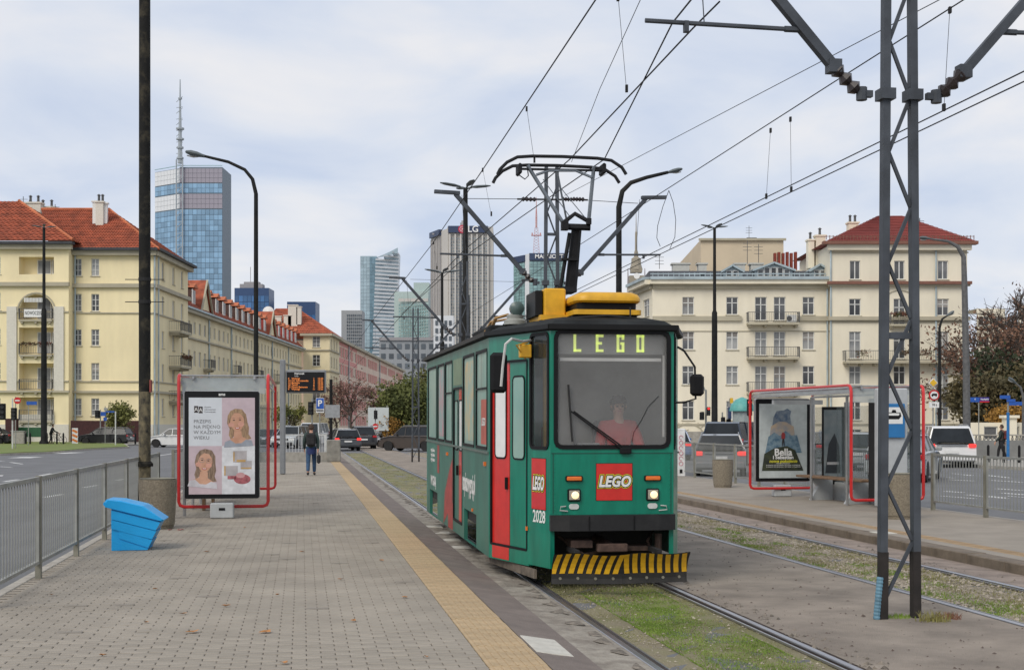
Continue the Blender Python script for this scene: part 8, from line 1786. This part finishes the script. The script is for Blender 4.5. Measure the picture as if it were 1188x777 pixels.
mb = MB(); mb.lathe([(.05, .87), (.075, .95), (.035, 1.03), (.05, 1.1)], (0, 0, 0), 6); bm_ = mb.mesh('baluster', conc); k = x0 + .1
while k < x1: inst('baluster', bm_, bw, (k, 0, 0)); k += .21
# ================================================================ SIGNS, SIGNALS, POSTS
def sign(name, label, px, Y, py_base_z, plates, post_top, r=.035, cat='sign', postm=None, face=0.0):
    s = F / Y; x = cx_at(px, Y); t = thing(name, label, cat, (x, Y, py_base_z), face); mb = MB(); mb.tube([(0, 0, 0), (0, 0, CH + (HY - post_top) / s - py_base_z)], r, 8); mb.build('post', postm or galv, t)
    for ip_, (kd, px_, py_, w_, h_, m_) in enumerate(plates):
        c = Vector(((px_ - px) / s, -r - .02 - .022 * ip_, CH + (HY - py_) / s - py_base_z)); w2, h2 = w_ / s / 2, h_ / s / 2; mb = MB()
        if kd == 'rect': mb.box(c, (2 * w2, .03, 2 * h2))
        if kd == 'diamond': mb.prism([(c.x - w2, c.z), (c.x, c.z - h2), (c.x + w2, c.z), (c.x, c.z + h2)], c.y - .01, c.y + .01)
        if kd == 'round': mb.lathe([(w2, -.012), (w2, .012)], c, 20, 'Y')
        if kd == 'tri': mb.prism([(c.x - w2, c.z - h2), (c.x + w2, c.z - h2), (c.x, c.z + h2)], c.y - .01, c.y + .01)
        if kd == 'txt': pass
        mb.build('plate', m_, t)
    return t
sb2, sred2, swh, syel = mat('sign_blue2', (.015, .09, .40), .4), mat('sign_red', (.55, .02, .02), .4), mat('sign_white', (.75, .75, .74), .4), mat('sign_yellow', (.75, .45, .02), .4)
gback = mat('sign_back_grey', (.30, .31, .32), .5)
s_ = sign('parking_sign', 'blue parking sign with a white letter, right of the walking man', 371, 82, G0, [('rect', 371.5, 470, 9.5, 17, swh), ('rect', 371.5, 468, 8.6, 12, sb2)], 460)
mb = MB(); text('P', .52, frameM((.02, -.115, CH + (HY - 468) / (F / 82) - G0), (1, 0, 0), (0, -1, 0)), mb, offset=.012); mb.build('lettering', twhite, s_)
mb = MB(); mb.box((.02, -.09, CH + (HY - 476) / (F / 82) - G0), (.42, .03, .06)); mb.build('small_text', blackp, s_)
sign('sign_back', 'grey back of a wide sign behind the parking sign', 384, 84, G0, [('rect', 386, 477, 17, 15, gback)], 440, r=.10, postm=postdk)
def signal(label, px, Y, z, heads, top, side=0, r=.05, arm=None, postm=None):
    s = F / Y; t = thing('traffic_light', label, 'traffic light', (cx_at(px, Y), Y, z)); mb = MB(); zz = lambda y: CH + (HY - y) / s - z; mb.tube([(0, 0, 0), (0, 0, zz(top))], r, 8); mb.build('post', postm or galv, t)
    if arm: mb = MB(); mb.tube([((x - px) / s, 0, zz(y)) for x, y in arm], r * .7, 6); mb.build('arm', postm or galv, t)
    for px_, y0, y1, w_, lit in heads:
        mb = MB(); c = Vector(((px_ - px) / s, -.12, (zz(y0) + zz(y1)) / 2)); hh = zz(y0) - zz(y1); mb.box(c, (w_ / s, .25, hh), bev=.02); hd = mb.build('signal_head', blackp, t)
        for k in range(3):
            mb = MB(); cc = c + Vector((0, -.14, hh * (.31 - .31 * k))); mb.lathe([(w_ / s * .36, -.02), (w_ / s * .38, .02)], cc, 12, 'Y'); mb.build('lens', (tail_on if (lit and k == 0) else mat('lens_dark', (.03, .03, .03), .3)), hd)
            mb = MB(); mb.box(cc + Vector((0, -.08, w_ / s * .40)), (w_ / s * .8, .16, .02)); mb.build('visor', blackp, hd)
    return t
signal('traffic light on a white post at the left edge, before the yellow building', 14.5, 95, G0, [(4, 468, 487, 6, 0), (17, 473, 487, 6, 0)], 462, postm=mat('post_white', (.6, .6, .58), .5))
sign('no_entry_sign', 'red and white no-entry sign above the left traffic light', 18, 97, G0, [('round', 20.5, 464.5, 8, 8, sred2), ('rect', 20.5, 464.5, 5.5, 1.4, swh)], 460)
sign('street_sign', 'blue street name plate on a post before the loggia', 33, 108, 0, [('rect', 37, 467.5, 12, 4, sb2)], 465, r=.03)
for x in (30, 35, 54.5, 66, 73.5, 157): 
    o = thing('bollard', {30: 'left one of two bollards right of the grey cabinet', 35: 'right one of two bollards beside the twin lamp base', 54.5: 'bollard left of the person with the bicycle', 66: 'bollard at the wheel of the bicycle', 73.5: 'bollard right of the bicycle', 157: 'bollard between the black hatchback and the big pole'}[x], 'bollard', (cx_at(x, 117.8), 117.8, 0), 0, 'black bollards along the left pavement'); mb = MB(); mb.lathe([(.08, 0), (.08, .85), (.05, .95), (.02, .98)], (0, 0, 0), 8); mb.build('post', blackp, o)
o = thing('traffic_cabinet', 'grey concrete box on the pavement left of the twin lamp', 'cabinet', (cx_at(22, 118.4), 118.4, 0)); mb = MB(); mb.box((0, 0, .55), (1.1, .6, 1.1), bev=.04); mb.build('body', conc, o); mb = MB(); mb.box((0, 0, 1.12), (1.2, .7, .06)); mb.build('lid', galv, o)
signal('traffic light beside the blue direction signs, above the black hatchback', 116.5, 124, G0, [(113.5, 476, 485, 5, 0)], 475)
sign('direction_sign', 'cluster of small blue signs on a post above the black hatchback', 122, 122, G0, [('rect', 120, 480, 6, 5, sb2), ('rect', 128, 477.5, 10, 1.6, sb2), ('rect', 123, 474.5, 4, 3, gback), ('rect', 122.5, 486, 4, 4, sb2)], 471)
sign('white_post', 'plain white post before the black hatchback', 134, 112, G0, [], 477, r=.05, postm=MATS['post_white'], cat='post')
o = thing('chevron_barrier', 'orange and white striped barrier board by the maroon hoarding', 'barrier', (cx_at(87, 120), 120, 0)); mb = MB(); mb.box((0, 0, .7), (.5, .08, 1.35)); mb.build('board', swh, o)
for k in range(3): mb = MB(); mb.box((0, -.05, .3 + k * .4), (.48, .02, .18), rot=Matrix.Rotation(R(25), 3, 'Y')); mb.build('stripe', mat('barrier_orange', (.7, .2, .03), .5), o)
signal('dark signal post standing behind the departure board', 362, 80, G0, [(361, 466, 481, 6, 0)], 462)
bbd = thing('billboard', 'blank white board on legs beyond the crossing, behind the no-entry sign', 'billboard', (cx_at(439, 145), 145, 0)); s = F / 145; mb = MB(); mb.box((0, 0, CH + (HY - 486) / s), (24 / s, .15, 27 / s)); mb.build('panel', mat('billboard_white', (.52, .56, .55), .5, var=.05), bbd)
for x in (-1, .9): mb = MB(); mb.tube([(x, .2, 0), (x, .2, CH + 2)], .06, 6); mb.build('leg', galv, bbd)
signal('traffic light over the no-entry sign beyond the crossing', 435.5, 118, G0, [(436, 476, 486, 4, 0)], 474)
sign('no_entry_sign', 'red and white no-entry sign beyond the crossing, left of the brown off-roader', 435.5, 116, G0, [('round', 435.5, 494.5, 7, 7, sred2), ('rect', 435.5, 494.5, 5, 1.3, swh)], 489)
# right side
sg_ = sign('traffic_sign', 'yellow diamond over a round lorry ban and white plate, right of the shelter', 1082.5, 70, 0, [('diamond', 1082, 444, 11.5, 11.5, swh), ('round', 1083, 458.3, 12.5, 12.5, sred2), ('rect', 1083, 469.5, 11.5, 6.5, swh)], 437)
s = F / 70; mb = MB(); c = Vector((-.5 / s, -.135, CH + (HY - 444) / s)); mb.prism([(c.x - .19, c.z), (c.x, c.z - .19), (c.x + .19, c.z), (c.x, c.z + .19)], c.y - .005, c.y + .005); mb.build('plate', syel, sg_)
mb = MB(); c = Vector((.5 / s, -.12, CH + (HY - 458.3) / s)); mb.lathe([(.20, -.005), (.20, .005)], c, 20, 'Y'); mb.build('plate', swh, sg_); mb = MB(); mb.box(c + Vector((.02, -.012, .03)), (.24, .006, .10)); mb.box(c + Vector((-.10, -.012, .0)), (.08, .006, .07)); mb.lathe([(.03, -.003), (.03, .003)], c + Vector((-.08, -.012, -.05)), 8, 'Y'); mb.lathe([(.03, -.003), (.03, .003)], c + Vector((.09, -.012, -.05)), 8, 'Y'); mb.build('lorry_symbol', blackp, sg_)
mb = MB(); text('10 t', .16, frameM((.5 / s, -.125, CH + (HY - 469.5) / s), (1, 0, 0), (0, -1, 0)), mb, offset=.004); mb.build('lettering', blackp, sg_)
st_ = sign('street_sign', 'blue and red street name plates on a post left of the rust tree', 1135.5, 84, 0, [('rect', 1131, 463.5, 11, 5.5, sb2), ('rect', 1141.5, 463.5, 11, 5.5, mat('plate_blue_red', (.05, .03, .25), .4)), ('rect', 1141.5, 466, 11, 1.4, sred2)], 461, r=.03)
s = F / 84; mb = MB()
for xx, tx in ((1130.5, 'Al.'), (1141.5, 'Niepodległości')): text(tx, .13, frameM(((xx - 1135.5) / s, -.14, CH + (HY - 463) / s), (1, 0, 0), (0, -1, 0)), mb, xscale=.62, offset=.003)
mb.build('lettering', twhite, st_)
sp_ = sign('street_sign', 'blue street plates on a blue-footed post beside the walking person, right', 1169.5, 66, 0, [('rect', 1165.5, 460.5, 12, 4, sb2), ('rect', 1177.5, 468, 15, 4.2, sb2), ('rect', 1172, 464.5, 10, 3.2, sb2)], 456, r=.04); mb = MB(); mb.tube([(0, 0, 0), (0, 0, CH + (HY - 500) / (F / 66) + .9)], .07, 8); mb.build('blue_sleeve', mat('pole_blue', (.02, .16, .42), .5), sp_)
for x, Y in ((1146.5, 62), (1164.5, 61.5), (1182.5, 61)):
    o = thing('bollard', {1146.5: 'left of three black bollards on the right pavement', 1164.5: 'middle black bollard near the feet of the walking person', 1182.5: 'right of three black bollards, nearest the picture edge'}[x], 'bollard', (cx_at(x, Y), Y, 0), 0, 'black bollards on the right pavement'); mb = MB(); mb.lathe([(.06, 0), (.06, .72), (.03, .78)], (0, 0, 0), 8); mb.build('post', blackp, o)
signal('grey curved signal arm with a small red light between tram and shelter', 819, 78, 0, [(814, 478, 487, 5, 0), (821.5, 472, 482, 4, 1)], 452, arm=[(819, 455), (816, 448), (808, 445), (798, 445)], postm=galv, r=.06)
signal('dark signal pair right of the twin lamp post, before the cream building', 838, 86, 0, [(838.5, 484, 492, 4.5, 0), (845, 486, 492, 5, 0)], 478)
sign('direction_sign', 'narrow dark vertical sign with an orange tip left of the green dome', 846.5, 88, 0, [('rect', 846.5, 479, 4, 14, mat('sign_dark_blue', (.03, .05, .12), .4)), ('rect', 848.5, 464.5, 3.5, 6, syel)], 462)
ki = thing('kiosk', 'round teal kiosk with domed roof behind the right shelter', 'kiosk', (cx_at(861, 84), 84, 0)); teal = mat('kiosk_teal', (.10, .36, .33), .5, var=.1)
mb = MB(); mb.lathe([(.62, 0), (.62, .5), (.60, .55)], (0, 0, 0), 12); mb.build('base', teal, ki); mb = MB(); mb.lathe([(.58, .55), (.58, 2.5)], (0, 0, 0), 12); mb.build('poster_drum', mat('drum_grey', (.35, .37, .36), .6, col2=(.18, .24, .24), scale=3), ki); mb = MB(); mb.lathe([(.78, 2.5), (.78, 2.58), (.68, 2.9), (.4, 3.2), (.05, 3.35)], (0, 0, 0), 16); mb.build('dome', teal, ki, smooth=True)
signal('red signal light above the left corner of the right shelter', 869, 60, 0, [(869, 463, 482, 5.5, 1)], 462)
# white totem with pink ornament right of tram
to = thing('totem', 'white totem with pink ornament beside the tram front', 'totem', (cx_at(789.5, 45.0), 45.0, 0), TH); s = F / 45; mb = MB(); mb.box((0, 0, .78), (10.5 / s, .12, 1.56), bev=.02); mb.build('body', swh, to)
pkm = mat('ornament_pink', (.60, .10, .17), .5)
for k in range(6): mb = MB(); mb.tube([(.065 * math.cos(a) + .0, -.068, .42 + k * .17 + .065 * math.sin(a)) for a in [2 * PI * q / 10 for q in range(9 if k % 2 else 11)]], .008, 4); mb.build('ornament', pkm, to)
mb = MB(); mb.box((0, -.066, .17), (.09, .01, .12)); mb.build('logo', blackp, to)
# fallen leaves on the left platform
lm = mat('fallen_leaf', (.45, .20, .06), .8, var=.3, scale=30)
k = 0
for px, py in ((308, 733), (223, 733), (262, 703), (170, 722), (322, 690), (470, 693), (212, 712), (395, 672), (350, 640), (180, 683), (284, 612), (410, 720), (330, 769), (120, 760), (495, 762), (240, 640), (60, 690), (442, 650)):
    p = G(px, py, .004); k += 1; sz = .05 if k < 3 else .018 + .02 * rng.random(); mb = MB(); pts = [Vector((sz * (1 + .5 * math.cos(a * 2.5)) * math.cos(a), sz * .7 * (1 + .4 * math.sin(a * 3)) * math.sin(a), .006 + .012 * rng.random())) for a in [2 * PI * q / 9 for q in range(9)]]
    mb.add(pts + [Vector((0, 0, .004))], [(q, (q + 1) % 9, 9) for q in range(9)]); o = mb.build('fallen_leaf', lm); o.location = p; o.rotation_euler = (0, 0, rng.random() * 6)
    tag(o, 'large orange fallen leaf, right one near the bottom edge' if k == 1 else ('large orange fallen leaf, left one near the bottom edge' if k == 2 else 'small brown fallen leaf or scrap lying on the platform paving'), 'leaf', None if k < 3 else 'small fallen leaves on the platform')
p = G(205, 614.5, .0); mb = MB()
for q in range(6): mb.box((rng.normal() * .07, rng.normal() * .03, .01), (.06, .03, .012), rot=Matrix.Rotation(rng.random() * 3, 3, 'Z'))
o = mb.build('litter', mat('litter_pink', (.5, .22, .2), .8, var=.3)); o.location = p; tag(o, 'pinkish scraps of litter at the foot of the concrete bin', 'litter')
